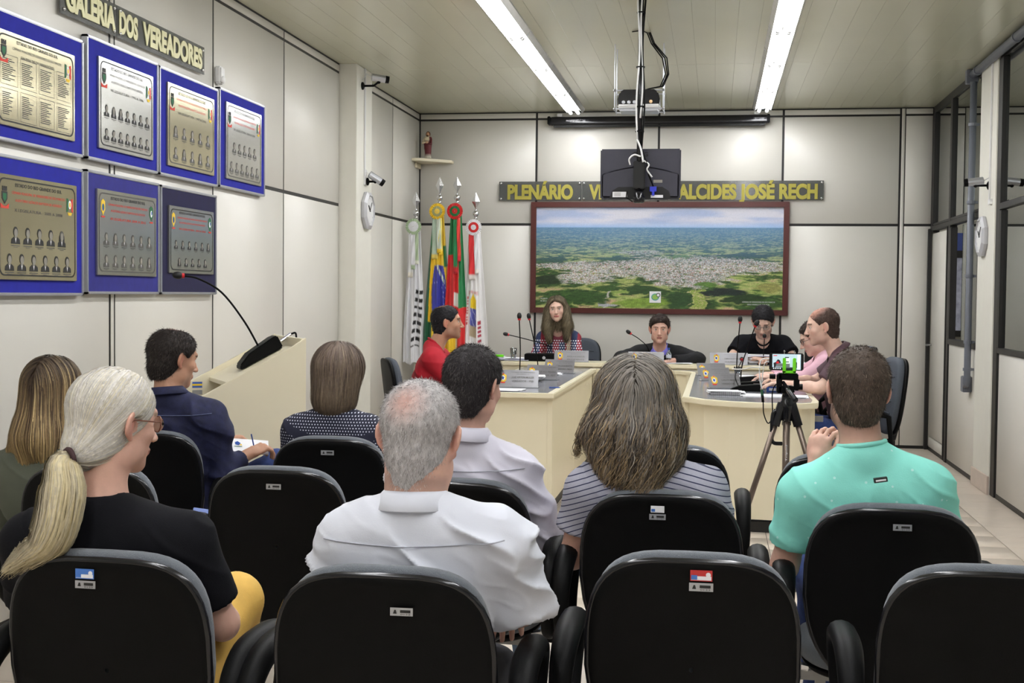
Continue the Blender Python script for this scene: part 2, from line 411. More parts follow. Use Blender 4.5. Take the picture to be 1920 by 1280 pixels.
for i, (y1_, y0_) in enumerate(((9.86, 7.7), (7.7, 5.2), (5.2, 2.7), (2.7, .2), (.2, YF+.1))):
    wn = window('window_%d' % (3+i), y0_, y1_, 1.07, 2.12, .04); pane(wn, y0_+.04, y1_-.04, 1.11, 2.12)
    pane(wn, y0_+.01, y1_-.01, 2.185, ZC-.07)
# right column with beige skirting
pc = struct('trim_2', MB().bx(XR-.02, XR+.25, 9.995, 10.6, 0, ZC), M_white, bevel=.004)
MB().bx(XR-.034, XR-.018, 9.99, 10.605, 0, .14).build('skirting_tile', mat('beige_skirting', srgb(206, 190, 178), .35), pc, bevel=.003)
MB().bx(XR-.032, XR-.02, 10.16, 10.185, 2.21, ZC).box((XR-.03, 10.13, 2.2), (.02, .07, .04)).build('cable_duct', M_wplastic, pc, bevel=.002)
# the office seen through the glass
M_off = mat('office_wall', srgb(206, 203, 190), .7, vary=.02)
of = struct('wall_office', MB().bx(4.9, 5.0, YF, YB+.1, 0, ZC).bx(XR+.1, 5.0, YF-.1, YF, 0, ZC), M_off)
o2 = struct('wall_office_back', MB().bx(XR, 5.0, YB+.0, YB+.1, 0, ZC), M_off)
struct('ceiling_office', MB().bx(XR+.06, 5.0, YF, YB+.1, ZC+.002, ZC+.1), M_pvc)
# an outside window in the office's back wall, with rough stone beyond
m_st = mat('daylit_stone_view', srgb(140, 140, 150), .9, vary=.6, scale=14, emit=srgb(110, 112, 124), estr=.5)  # daylight on the stone put in as a glow of the material
wo = MB().bx(2.25, 2.95, YB-.03, YB, 1.15, 2.08).build('window_9', m_st, None); wo['kind'] = 'structure'
MB().bx(2.2, 3.0, YB-.05, YB-.03, 1.86, 1.93).bx(2.2, 2.26, YB-.05, YB-.03, 1.1, 2.1).bx(2.94, 3.0, YB-.05, YB-.03, 1.1, 2.1).bx(2.2, 3.0, YB-.05, YB-.03, 1.1, 1.16).build('window_frame', M_strip, wo)
MB().bx(2.26, 2.94, YB-.04, YB-.032, 1.93, 2.1).build('blue_blind', mat('blue_blind', srgb(74, 92, 168), .6), wo)

# ================================================================== fluorescent fixtures
def fixture(x, y, where):
    t = root('ceiling_light', where, 'lamp', (x, y, ZC), 0, 'twin-tube ceiling lights in two rows')
    h = PITCHL/2-.008
    P = [(-.10, -h, -.012), (-.10, -h, 0), (.10, -h, 0), (.10, -h, -.012), (.075, -h, -.05), (.05, -h, -.02), (0, -h, -.035), (-.05, -h, -.02), (-.075, -h, -.05)]
    MB().prism3([(a, b, c) for a, b, c in P], (0, 2*h, 0)).build('reflector', M_fixt, t, local=True)
    for s in (-1, 1):
        tb = MB().tube([(s*.037, -h+.05, -.052), (s*.037, h-.05, -.052)], .015, 10).build('tube', M_tube, t, local=True, smooth=True)
        for e in (-1, 1): MB().tube([(s*.037, e*(h-.012), -.052), (s*.037, e*(h-.05), -.052)], .0155, 10).build('tube_cap', M_wplastic, tb, local=True)
    return t
ords = [q+' the back wall' for q in ('nearest', 'second from', 'third from', 'fourth from', 'fifth from', 'sixth from', 'seventh from', 'eighth from', 'ninth from', 'tenth from', 'eleventh from')]
for ri, rx in enumerate(ROWS):
    for k, fy in enumerate(FIX_Y):
        side = 'left' if ri == 0 else 'right'
        if True: lab = 'white twin-tube fluorescent light on ceiling, %s row, %s' % (side, ords[k])
        else: lab = 'white twin-tube fluorescent light in the %s row, overhead and out of the photo' % side
        fixture(rx, fy, lab)

# ================================================================== blue display boards on the left wall
Yd, Zd = (0, 1, 0), (0, 0, 1)
def board(y0, y1, z0, z1, mback, mplate, label, inset, head, people=None, lists=False, emb='crest', redhead=False, tone=0, proud=.03):
    t = root('display_board', label, 'notice board', (XL, (y0+y1)/2, z0), 0, 'blue display boards on the left wall')
    x0 = XL+.003; xf = XL+.03
    MB().bx(x0, xf, y0+.012, y1-.012, z0+.012, z1-.012).build('backing_board', mback, t)
    f = MB()
    f.bx(x0, xf+.006, y0, y1, z0, z0+.014).bx(x0, xf+.006, y0, y1, z1-.014, z1).bx(x0, xf+.006, y0, y0+.014, z0, z1).bx(x0, xf+.006, y1-.014, y1, z0, z1)
    f.build('frame', M_alu, t, bevel=.003)
    li, ri_, ti, bi = inset
    a0, a1, c0, c1 = y0+li, y1-ri_, z0+bi, z1-ti
    xp = xf+.012
    p = MB().bx(xf, xp, a0, a1, c0, c1).build('plaque', mplate, t, bevel=.002)
    W = a1-a0; H = c1-c0; O = (xp, a0, c0)
    b = MB()                                             # engraved border with rounded corners
    r = .035; e = .016; wd = .006
    def rr(off, rad):
        pts = []
        for cx_, cz_, s0 in ((W-off-rad, H-off-rad, 0), (off+rad, H-off-rad, 1), (off+rad, off+rad, 2), (W-off-rad, off+rad, 3)):
            for q in range(5):
                a = PI/2*(s0+q/4); pts.append((cx_+rad*math.cos(a), cz_+rad*math.sin(a)))
        return pts
    A = rr(e, r); B = rr(e+wd, r-wd*.6); n = len(A)
    V = [(xp+.001, a0+y, c0+z) for y, z in A+B]
    b.add(V, [(i, (i+1) % n, (i+1) % n+n, i+n) for i in range(n)])
    b.build('engraved_border', M_ink if tone == 0 else M_inkg, p)
    tx = MB(); y = H-.052*H/.48
    for i, (s, hh, wf_, mi) in enumerate(head):
        put_text(tx, s, (xp, a0+W*.5, c0+y), Yd, Zd, W*wf_, hh*H/.48, mi, 'c', .012 if i == 0 else 0)
        y -= .034*H/.48 if i < len(head)-2 or lists else .046*H/.48
    if lists:
        for cc in range(4):
            for rr_ in range(2):
                ya = W*(.05+.232*cc); yb_ = ya+W*.2; zb_ = H*(.07+.36*rr_); zt = zb_+H*.32
                for (q0, q1, r0, r1) in ((ya, yb_, zb_, zb_+.0015), (ya, yb_, zt-.0015, zt), (ya, ya+.0015, zb_, zt), (yb_-.0015, yb_, zb_, zt)): quad(tx, (xp, a0, c0), Yd, Zd, q0, q1, r0, r1, 3)
                for ln in range(12):
                    zz = zt-.02-ln*(H*.32-.03)/12; quad(tx, (xp, a0, c0), Yd, Zd, ya+.012, ya+.012+(yb_-ya-.03)*random.uniform(.45, 1), zz, zz+.004, 3)
    tx.build('engraved_lettering', [M_ink, M_inkr, M_inkg, M_inkg], p)
    em = MB()
    for side, yy in ((0, W*.085), (1, W*.90)):
        o_ = (xp, a0+yy, c0+H*.79)
        if side == 0 and emb == 'crest':                  # tower crest with green shield
            polyf(em, o_, Yd, Zd, [(-.022, .02), (.022, .02), (.022, -.01), (0, -.035), (-.022, -.01)], 0)
            polyf(em, o_, Yd, Zd, [(-.014, .012), (.014, .012), (.014, -.008), (0, -.024), (-.014, -.008)], 1, .0014)
            polyf(em, o_, Yd, Zd, [(-.018, .022), (-.018, .042), (-.010, .042), (-.010, .034), (-.004, .034), (-.004, .042), (.004, .042), (.004, .034), (.010, .034), (.010, .042), (.018, .042), (.018, .022)], 0, .0014)
            polyf(em, o_, Yd, Zd, [(-.034, -.03), (-.005, -.044), (0, -.04), (.005, -.044), (.034, -.03), (.03, -.052), (-.03, -.052)], 2, .0014)
        elif side == 1 and emb == 'crest':                # crossed flags round a pale oval
            polyf(em, o_, Yd, Zd, [(-.028, .03), (-.012, .026), (-.016, -.03), (-.03, -.036)], 1)
            polyf(em, o_, Yd, Zd, [(.028, .03), (.012, .026), (.016, -.03), (.03, -.036)], 2)
            disc(em, o_, Yd, Zd, .013, .02, 4, .0014); disc(em, o_, Yd, Zd, .008, .012, 3, .0018)
            polyf(em, o_, Yd, Zd, [(-.02, -.036), (.02, -.036), (.012, -.05), (-.012, -.05)], 3, .0014)
        else:
            polyf(em, o_, Yd, Zd, [(-.02, .03), (0, .042), (.02, .03), (.022, -.01), (0, -.04), (-.022, -.01)], 3 if side == 0 else 1)
            disc(em, o_, Yd, Zd, .012, .018, 5 if side == 0 else 4, .0014); disc(em, (o_[0], o_[1]+.004, o_[2]+.004), Yd, Zd, .006, .010, 1 if side == 0 else 5, .0018)
            polyf(em, o_, Yd, Zd, [(-.02, -.042), (.02, -.042), (.016, -.05), (-.016, -.05)], 2, .0014)
    em.build('printed_emblem', [M_ink, M_inkgr, M_inkr, M_inky, M_paper, M_inkb], p)
    if people:
        n1, n2, hh = people
        for r_, n_ in enumerate((n1, n2)):
            for c_ in range(n_):
                s = min(hh*H, W/(n_+.6))*.5
                yy = W*(.5+(c_-(n_-1)/2)*.87/max(n1, n2)); zz = H*(.43-.26*r_)
                q = MB(); o_ = (xp, a0+yy, c0+zz); hv = random.random()
                polyf(q, o_, Yd, Zd, [(-.85*s, -.9*s), (.85*s, -.9*s), (.78*s, -.45*s), (.3*s, -.2*s), (-.3*s, -.2*s), (-.78*s, -.45*s)], 0)
                polyf(q, o_, Yd, Zd, [(-.14*s, -.22*s), (.14*s, -.22*s), (0, -.8*s)], 2, .0013)
                quad(q, o_, Yd, Zd, -.2*s, .2*s, -.35*s, .1*s, 1, .0014)
                disc(q, (o_[0], o_[1], o_[2]+.32*s), Yd, Zd, .42*s, .52*s, 0 if hv < .8 else 3, .0016, 12)
                disc(q, (o_[0], o_[1]+.02*s, o_[2]+.2*s), Yd, Zd, .33*s, .44*s, 1, .0019, 12)
                if hv > .85: polyf(q, o_, Yd, Zd, [(-.5*s, .3*s), (-.3*s, .4*s), (-.28*s, -.3*s), (-.55*s, -.3*s)], 0, .002); polyf(q, o_, Yd, Zd, [(.5*s, .3*s), (.3*s, .4*s), (.28*s, -.3*s), (.55*s, -.3*s)], 0, .002)
                quad(q, o_, Yd, Zd, -.8*s, .8*s, -1.12*s, -1.04*s, 3); quad(q, o_, Yd, Zd, -.35*s, .35*s, -1.26*s, -1.2*s, 3)
                q.build('engraved_portrait', [(M_ink, M_inkg, M_inkg)[tone], (M_inkl, M_inkl, M_inkl)[tone], M_paper, M_inkg], p)
    return t
ST = 'ESTADO DO RIO GRANDE DO SUL'; CM = 'CÂMARA MUNICIPAL DE VEREADORES DE SÃO MARCOS'; AU = 'AUDITÓRIO LEÔNCIO BAPTISTA DE AZEVEDO'
def hd_(leg, red, sp=0): return [(ST, .016, .58, 0), (CM, .012, .66, red), (AU, .012, .58, red), (leg, .014, .6, 2 if not sp else 1)]
board(4.93, 5.757, 2.10, 2.655, M_blue, M_brass, 'blue board with gold plaque of printed lists, top row far left', (.06, .10, .09, .065), [(ST, .016, .52, 0), (CM, .013, .62, 0), ('GALERIA DE EX-VEREADORES', .013, .42, 0)], None, True)
board(5.79, 6.588, 2.10, 2.695, M_blue, M_silver, 'blue board with silver plaque of 14 small portraits, second in top row', (.105, .08, .085, .065), hd_('VII LEGISLATURA - 1993 A 1996', 0), (7, 7, .15))
board(6.604, 7.435, 2.10, 2.69, M_blue, M_brass, 'blue board with gold plaque of ten portraits and red heading, third in top row', (.09, .08, .075, .06), hd_('VIII LEGISLATURA - 1997 A 2000', 1), (5, 5, .17), tone=1)
board(7.457, 8.255, 2.105, 2.71, M_blue, M_silver, 'blue board with silver plaque of portraits, last in top row', (.09, .09, .075, .06), hd_('IX LEGISLATURA - 2001 A 2004', 1), (5, 6, .16), tone=1)
board(4.93, 5.752, 1.44, 2.043, M_blue, M_brass, 'blue board with gold plaque of large portraits, bottom row far left', (.06, .08, .085, .07), hd_('X LEGISLATURA - 2005 A 2008', 1), (5, 6, .19))
board(5.787, 6.602, 1.448, 2.050, M_blue2, M_silver, 'faded blue board with grey plaque of twelve portraits, bottom row middle', (.09, .055, .085, .095), hd_('XI LEGISLATURA 2009 A 2012', 1, 1), (6, 6, .17), emb='shield', tone=1, proud=.05)
board(6.622, 7.413, 1.448, 2.047, M_navy, M_silver, 'dark navy board with small silver plaque of portraits, bottom row right', (.09, .065, .105, .12), hd_('XII LEGISLATURA - 2013 A 2016', 1, 1), (6, 5, .15), emb='shield')

# sign on the left wall (two smoked plates)
t = root('wall_sign', 'smoked plate sign reading GALERIA DOS VEREADORES above the blue boards', 'sign', (XL, 6.4, 2.745))
for a, b in ((5.555, 6.118), (6.124, 7.244)):
    q = MB().bx(XL+.018, XL+.024, a, b, 2.745, 2.905).build('plate', M_acr, t, bevel=.001)
    for yy in (a+.03, b-.03):
        for zz in (2.768, 2.882): MB().lathe([(.009, 0), (.010, .004), (.007, .009), (0.001, .010)], (XL+.024, yy, zz), 10, R=Ry(PI/2)).build('screw', M_chrome, q, smooth=True)
for w_, ya_, wd_ in (('GALERIA', 5.60, .50), ('DOS', 6.14, .21), ('VEREADORES', 6.41, .79)):
    letters(t, w_, (XL+.025, ya_, 2.775), Yd, Zd, wd_, .105, M_gold, .05, .004)
t = root('motion_sensor', 'small white motion sensor on the left wall beside the sign', 'sensor', (XL, 7.482, 2.73))
MB().bx(XL, XL+.045, 7.445, 7.52, 2.73, 2.835).build('housing', M_wplastic, t, bevel=.01); MB().ball((XL+.045, 7.482, 2.755), (.014, .028, .024)).build('lens', M_wplastic, t, smooth=True)

# ================================================================== back wall things
Xd = (1, 0, 0)
def bw(mb, *a, **k): pass
yb = YB-.0
t = root('aerial_picture', 'large aerial photograph of a town in a reddish wooden frame on the back wall', 'picture', (-.57, YB, 1.282))
px0, px1, pz0, pz1 = -1.855, .712, 1.282, 2.403; fw = .055
f = MB(); yA, yB_ = YB-.045, YB-.002
f.prism3([(px0, yA, pz0), (px1, yA, pz0), (px1-fw, yA, pz0+fw), (px0+fw, yA, pz0+fw)], (0, yB_-yA, 0)).prism3([(px0, yA, pz1), (px1, yA, pz1), (px1-fw, yA, pz1-fw), (px0+fw, yA, pz1-fw)], (0, yB_-yA, 0))
f.prism3([(px0, yA, pz0), (px0, yA, pz1), (px0+fw, yA, pz1-fw), (px0+fw, yA, pz0+fw)], (0, yB_-yA, 0)).prism3([(px1, yA, pz0), (px1, yA, pz1), (px1-fw, yA, pz1-fw), (px1-fw, yA, pz0+fw)], (0, yB_-yA, 0))
f.build('frame', M_wood, t, bevel=.004)
# the print: painted per vertex, then speckled in the shader
def vnoise(P, seed=0):
    """value noise, P (n,3) -> 0..1"""
    r = np.random.default_rng(seed); T = r.random((32, 32, 32)).astype(np.float32)
    P = np.asarray(P); I = np.floor(P).astype(int); F = P-I; F = F*F*(3-2*F); I &= 31; J = (I+1) & 31
    def g(a, b, c): return T[a, b, c]
    x0, y0, z0 = I.T; x1, y1, z1 = J.T; fx, fy, fz = F.T
    c00 = g(x0, y0, z0)*(1-fx)+g(x1, y0, z0)*fx; c10 = g(x0, y1, z0)*(1-fx)+g(x1, y1, z0)*fx
    c01 = g(x0, y0, z1)*(1-fx)+g(x1, y0, z1)*fx; c11 = g(x0, y1, z1)*(1-fx)+g(x1, y1, z1)*fx
    return (c00*(1-fy)+c10*fy)*(1-fz)+(c01*(1-fy)+c11*fy)*fz
def fbm(P, seed=0, o=4):
    s = 0; a = .5; t_ = 0
    for i in range(o): s = s+a*vnoise(P*2**i, seed+i); t_ += a; a *= .5
    return s/t_
NU, NV = 430, 190
u, v = np.meshgrid(np.linspace(0, 1, NU), np.linspace(0, 1, NV)); u = u.ravel(); v = v.ravel(); z0_ = np.zeros_like(u)
hz = .80
per = 1/np.clip(hz+.03-v, .02, 1)                    # ground recedes towards the horizon
gx = (u-.5)*per*1.6; gy = per*2.0
n1 = fbm(np.c_[gx*3+50, gy*3, z0_], 1); n2 = fbm(np.c_[gx*9+70, gy*9, z0_], 5); n3 = fbm(np.c_[gx*26+90, gy*26, z0_], 9, 2)
def C(*c): return np.array(srgb(*c))[None, :]
def mixc(a, b, t_): t_ = np.clip(t_, 0, 1)[:, None]; return a*(1-t_)+b*t_
forest = mixc(C(34, 62, 30), C(70, 104, 48), n3*1.6-.3)
field_ = mixc(C(132, 166, 72), C(188, 186, 124), n2*2-.5)
g = mixc(forest, field_, (n1*.6+n2*.6-.56)*9)
soil = C(196, 168, 132)*np.ones((len(u), 1)); g = mixc(g, soil, (n2-.66)*10*(v < .4))
tc_ = 1.0*np.exp(-((u-.53)/.42)**4)*np.exp(-((v-.42+.03*np.sin(u*7))/.085)**2)+.9*np.exp(-((u-.62)/.17)**2)*np.exp(-((v-.30)/.13)**2)+.7*np.exp(-((u-.9)/.12)**2*1.0)*np.exp(-((v-.41)/.03)**2)+.6*np.exp(-((u-.42)/.12)**2)*np.exp(-((v-.56)/.035)**2)+.8*np.exp(-((u-.17)/.13)**2)*np.exp(-((v-.28)/.06)**2)+.85*np.exp(-((u-.12)/.16)**2)*np.exp(-((v-.42)/.03)**2)+.7*np.exp(-((u-.86)/.14)**2)*np.exp(-((v-.44)/.04)**2)
sp_ = RNG.random(len(u)); town = mixc(mixc(C(232, 230, 230), C(104, 106, 108), sp_**1.6), C(176, 120, 100), (RNG.random(len(u)) > .86)*1.)
town = mixc(town, C(60, 84, 52), (n3-.6)*6)
g = mixc(g, town, np.clip((tc_*1.25+n2*1.1-1.05)*4, 0, .92)*(.55+.45*(n3 < .62)))
uo, vo_ = u.copy(), v.copy(); u = u+.05*(n1-.5)+.03*(n2-.5); v = v+.05*(n2-.5)+.03*(n1-.5)
road = np.abs(u-.30-.12*(v-.1)-.01*np.sin(v*40))
g = mixc(g, C(190, 186, 178), (v < .22)*(road < .004)*1.)
g = mixc(g, C(176, 178, 186), ((np.abs(u-.30) < .035-.1*(v-.04)) & (v < .06) & (v > .015))*1.)
g = mixc(g, C(150, 170, 80), ((u > .63) & (u < .69) & (v < .18))*1.); g = mixc(g, C(210, 196, 150), ((u > .62) & (u < .69) & (v < .2) & ((np.abs((u*60) % 1) < .12) | (np.abs((v*25) % 1) < .12)))*.9)
def patch(uc, vc, a, b, col, w_=1.):
    global g
    e = 1-np.sqrt(((u-uc)/a)**2+((v-vc)/b)**2); g = mixc(g, np.array(srgb(*col))[None, :]*(.75+.5*n3[:, None]), np.clip(e*5+(n2-.5)*5, 0, 1)*w_)
for q_ in ((.78, .17, .10, .045, (30, 44, 40)), (.86, .10, .09, .05, (42, 66, 32)), (.05, .27, .06, .06, (34, 54, 30)), (.58, .08, .05, .10, (44, 76, 38)), (.45, .19, .09, .045, (48, 78, 38)), (.45, .06, .10, .05, (128, 158, 62)), (.20, .10, .10, .06, (52, 84, 38)), (.30, .20, .06, .03, (56, 88, 40)), (.70, .24, .05, .03, (92, 130, 56)), (.95, .22, .05, .05, (150, 150, 84)), (.93, .05, .08, .05, (60, 92, 40)), (.6, .52, .05, .02, (104, 136, 70)), (.07, .48, .08, .03, (54, 82, 58)), (.33, .50, .09, .02, (52, 84, 62)), (.85, .53, .12, .025, (44, 72, 58))): patch(*q_)
u, v = uo, vo_
g = g*(.72+.5*RNG.random(len(u))*(.5+n3))[:, None]
haze = np.clip((v-.42)/(hz-.42), 0, 1)**.9
g = mixc(g, C(98, 140, 180), haze*.88)
cl = fbm(np.c_[u*5, v*14, z0_], 20); sky = mixc(C(168, 182, 214), C(210, 210, 222), (cl-.35)*3.5); sky = mixc(sky, C(150, 184, 226), 1-(v-hz)/.06)
colr = np.where((v > hz)[:, None], sky, g)
iw, ih = px1-px0-2*fw, pz1-pz0-2*fw
P = np.c_[px0+fw+u*iw, np.full(len(u), YB-.02), pz0+fw+v*ih].reshape(NV, NU, 3)
mb = MB(); mb.grid(P, 0, colr.reshape(NV, NU, 3))
M_print = mat('glossy_print', attr=True, rough=.3, vary=.25, scale=260)
mb.build('aerial_print', M_print, t, color=True)
q = MB(); o_ = (px0+fw+iw*.492, YB-.022, pz0+fw+ih*.115)
quad(q, o_, Xd, Zd, -.057, .057, -.057, .057, 0); disc(q, o_, Xd, Zd, .04, .036, 1, .002); disc(q, o_, Xd, Zd, .03, .026, 2, .003); disc(q, (o_[0]+.03, o_[1], o_[2]+.02), Xd, Zd, .022, .022, 3, .003); disc(q, (o_[0]+.03, o_[1], o_[2]+.02), Xd, Zd, .014, .014, 0, .004)
q.build('white_logo_sticker', [M_paper, mat('teal_ink', srgb(90, 170, 160), .6), mat('grass_ink', srgb(150, 190, 90), .6), M_inkg], t)
q = MB(); put_text(q, 'CÂMARA DE VEREADORES DE SÃO MARCOS', (px1-fw-.23, YB-.021, pz0+.125), Xd, Zd, .32, .013); put_text(q, 'SÃO MARCOS DO SUL', (px1-fw-.23, YB-.021, pz0+.10), Xd, Zd, .22, .013)
put_text(q, 'SÃO MARCOS', (px0+fw+.05, YB-.021, pz0+.14), Xd, Zd, .07, .012, align='l'); put_text(q, 'RS 2013', (px0+fw+.05, YB-.021, pz0+.115), Xd, Zd, .06, .012, align='l')
q.build('caption_lettering', M_paper, t)

t = root('wall_sign', 'long smoked plate sign with gold letters above the aerial picture', 'sign', (-.57, YB, 2.415))
for a, b in ((-2.186, -1.345), (-1.34, -.47), (-.465, 1.036)):
    q = MB().bx(a, b, YB-.03, YB-.024, 2.418, 2.61).build('plate', M_acr, t, bevel=.001)
    for xx in (a+.02, b-.02):
        for zz in (2.437, 2.591): MB().lathe([(.012, 0), (.013, .004), (.009, .010), (.001, .011)], (xx, YB-.03, zz), 10, R=Rx(PI/2)).build('screw', M_chrome, q, smooth=True)
for s_, xa, xb_ in (('PLENÁRIO', -2.10, -1.43), ('VEREADOR', -1.27, -.52), ('ALCIDES', -.385, .195), ('JOSÉ', .22, .565), ('RECH', .608, .978)):
    letters(t, s_, (xa, YB-.031, 2.437), Xd, Zd, xb_-xa, .135, M_gold2, .05, .004)

t = root('projection_screen', 'black rolled-up projection screen case high on the back wall', 'projector screen', (-.59, YB, 3.16))
MB().prism3([(-1.66, YB-.02, 3.255), (-1.66, YB-.08, 3.25), (-1.66, YB-.10, 3.215), (-1.66, YB-.09, 3.17), (-1.66, YB-.04, 3.165)], (2.15, 0, 0)).build('case', M_rim, t, bevel=.006)
MB().bx(-1.63, .46, YB-.085, YB-.06, 3.145, 3.165).build('bottom_bar', M_blackm, t, bevel=.004)
for x in (-1.675, .49): MB().box((x, YB-.06, 3.215), (.03, .1, .08)).build('end_cap', M_black, t, bevel=.006)
for x in (-1.57, .38): MB().box((x, YB-.04, 3.27), (.05, .06, .03)).build('bracket', M_wplastic, t, bevel=.003)
q = MB(); put_text(q, 'PROJETELAS', (-1.44, YB-.1, 3.2), Xd, Zd, .12, .016, eps=.002); q.build('white_lettering', M_paper, t)

# corner shelf and statue
t = root('corner_shelf', 'cream corner shelf holding a small statue', 'shelf', (XL, YB, 2.79))
MB().prism([(XL+.001, YB-.001), (XL+.001, YB-.36), (XL+.08, YB-.36), (XL+.36, YB-.10), (XL+.36, YB-.001)], 2.795, 2.822).build('shelf_board', M_desk, t, bevel=.004)
MB().box((XL+.012, YB-.12, 2.765), (.02, .2, .05)).build('bracket', M_desk, t, bevel=.003)
t = root('statue', 'small painted statue of a robed bearded man on the corner shelf', 'statue', (-2.90, 12.76, 2.822))
s_ = 1.0
prof = [(.032, 0), (.036, .004), (.034, .012), (.030, .05), (.034, .1), (.038, .15), (.042, .19), (.036, .215), (.018, .226), (.012, .235)]
mb = MB(); rows = []; cols = []
for r_, z in prof:
    for th in np.linspace(0, 2*PI, 20, endpoint=False):
        rr_ = r_*(1+.10*math.sin(th*7+z*30)*(z < .17)); rows.append((-2.90+rr_*math.cos(th)*1.05, 12.76+rr_*math.sin(th)*.75, 2.834+z))
        red = (math.sin(th+2.2+z*9) > -.1 and .03 < z < .17) or (math.cos(th) > .4 and z > .12 and z < .22)
        cols.append(srgb(104, 36, 42) if red else (srgb(222, 208, 178) if z > .11 else srgb(216, 212, 196)))
mb.grid(np.array(rows).reshape(len(prof), 20, 3), 0, cols, closed=True)
mb.build('robe', M_attr, t, smooth=True, color=True)
MB().lathe([(.04, 0), (.042, .006), (.036, .013)], (-2.90, 12.76, 2.822)).build('base', mat('statue_base', srgb(96, 84, 48), .6), t)
h = MB().ball((-2.90, 12.755, 3.075), (.018, .019, .024), col=srgb(196, 152, 118)).build('head', M_attr, t, smooth=True, color=True)
MB().ball((-2.90, 12.765, 3.078), (.025, .02, .031), col=srgb(92, 56, 26)).ball((-2.90, 12.744, 3.058), (.012, .01, .016), col=srgb(92, 56, 26)).build('hair', M_attr, h, smooth=True, color=True)
MB().tube([(-2.935, 12.75, 3.03), (-2.945, 12.72, 2.985), (-2.91, 12.715, 2.995)], [.012, .012, .008], col=srgb(214, 198, 170)).tube([(-2.865, 12.75, 3.03), (-2.86, 12.72, 2.975), (-2.885, 12.71, 2.985)], [.012, .012, .008], col=srgb(104, 36, 42)).ball((-2.90, 12.712, 2.992), (.016, .01, .012), col=srgb(206, 166, 134)).build('arms', M_attr, t, smooth=True, color=True)

# octagonal clocks, cameras on columns
def clock(x, y, z, sgn, label):
    t = root('wall_clock', label, 'clock', (x, y, z)); R_ = .165
    def ring(r, xx): return [(x+sgn*xx, y+r*math.cos(PI/8+k*PI/4), z+r*math.sin(PI/8+k*PI/4)) for k in range(8)]
    a = [ring(R_*.98, .002), ring(R_, .012), ring(R_, .028), ring(R_*.80, .045), ring(R_*.78, .032)]
    mb = MB(); mb.grid(np.array(a), closed=True); mb.build('rim', mat('pale_grey_plastic', srgb(186, 186, 190), .35), t)
    mb = MB(); mb.add(ring(R_*.79, .033), [tuple(range(8))]); fc = mb.build('face', M_wplastic, t)
    mk = MB(); xd = (0, -sgn, 0) if sgn < 0 else (0, 1, 0); o_ = (x+sgn*.0335, y, z)
    if sgn < 0: xd = (0, -1, 0)
    for k in range(12):
        a_ = PI/2-k*PI/6; put_text(mk, str(k or 12), (o_[0], y+xd[1]*.105*math.cos(a_), z+.105*math.sin(a_)-.009), xd, Zd, None, .018)
    mk.build('numerals', M_ink, fc)
    for ang, ln, wd in ((2.4, .06, .008), (.9, .09, .006)):
        d = np.array((0, xd[1]*math.cos(ang), math.sin(ang))); MB().tube([np.array(o_)+np.array((sgn*.004, 0, 0))-d*.01, np.array(o_)+np.array((sgn*.004, 0, 0))+d*ln], wd/2, 4).build('hand', M_ink, fc)
clock(XL+.143, 10.377, 2.15, 1, 'octagonal grey wall clock on the left column under a camera')
clock(XR-.02, 10.37, 1.95, -1, 'octagonal white wall clock on the right column')
def cctv(p, d, label, silver=True, arm=.1, sgn=1, up=.0):
    p = np.array(p, float); d = np.array(d, float); d /= np.linalg.norm(d)
    t = root('security_camera', label, 'camera', tuple(p))
    MB().lathe([(.032, 0), (.032, .010), (.018, .018)], tuple(p), 14, R=Ry(sgn*PI/2)).build('mount', M_black, t, smooth=False)
    e = p+np.array((sgn*arm, 0, up)); MB().tube([p, p+np.array((sgn*arm*.7, 0, 0)), e], .009, 8).ball(tuple(e), .016).build('arm', M_black, t, smooth=True)
    c0 = e+np.array((0, 0, .03)); b = MB().tube([c0-d*.06, c0-d*.055, c0+d*.055], [.02, .03, .03], 14, cap=True).build('body', M_alu if silver else M_black, t, smooth=False)
    MB().tube([c0+d*.055, c0+d*.085], [.031, .029], 14).build('lens_hood', M_black, b); MB().tube([c0+d*.05, c0+d*.087], .016, 12).build('lens', M_rim, b)
    MB().tube([c0-d*.06, c0-d*.10+np.array((0, 0, .02)), p+np.array((0, 0, .05))], .004, 6).build('lead', M_wplastic, t)
cctv((XL+.143, 10.24, 3.16), (.75, .3, -.1), 'grey bullet security camera near ceiling on the left column', arm=.14, up=.03)
cctv((XL+.156, 10.36, 2.39), (.8, .35, -.55), 'silver security camera above the left clock', arm=.07)
cctv((XR-.02, 10.22, 2.33), (-.9, .1, -.1), 'black and silver security camera above the right clock', arm=.10, sgn=-1)

# conduits on the right
t = root('conduit', 'grey plastic conduit running down the right partition to a socket box', 'pipe', (XR-.05, 10.75, .75))
MB().tube([(XR-.05, 10.75, 3.2), (XR-.05, 10.75, .84), (XR-.05, 10.755, .78), (XR-.05, 10.79, .765)], .027, 12).build('pipe', M_conduit, t, smooth=True)
for z in (2.86, 2.24, 1.65, 1.12, .9): MB().tube([(XR-.05, 10.75, z-.012), (XR-.05, 10.75, z+.012)], .035, 12).box((XR-.025, 10.75, z), (.05, .03, .02)).build('pipe_clip', M_conduit, t)
MB().box((XR-.035, 10.86, .775), (.07, .11, .13)).build('socket_box', M_conduit, t, bevel=.006)
t = root('conduit', 'thick grey conduit running along the top of the right partition', 'pipe', (XR-.04, 6, ZC-.04))
MB().tube([(XR-.045, 10.8, ZC-.045), (XR-.045, YF+.1, ZC-.045)], .032, 12).build('pipe', M_conduit, t, smooth=True)
for y in (10.62, 9.3, 7.2, 5.0): MB().tube([(XR-.045, y-.02, ZC-.045), (XR-.045, y+.02, ZC-.045)], .038, 12).build('coupling', M_conduit, t)
MB().box((XR-.05, 10.84, ZC-.06), (.09, .08, .11)).build('junction_box', M_conduit, t, bevel=.004)
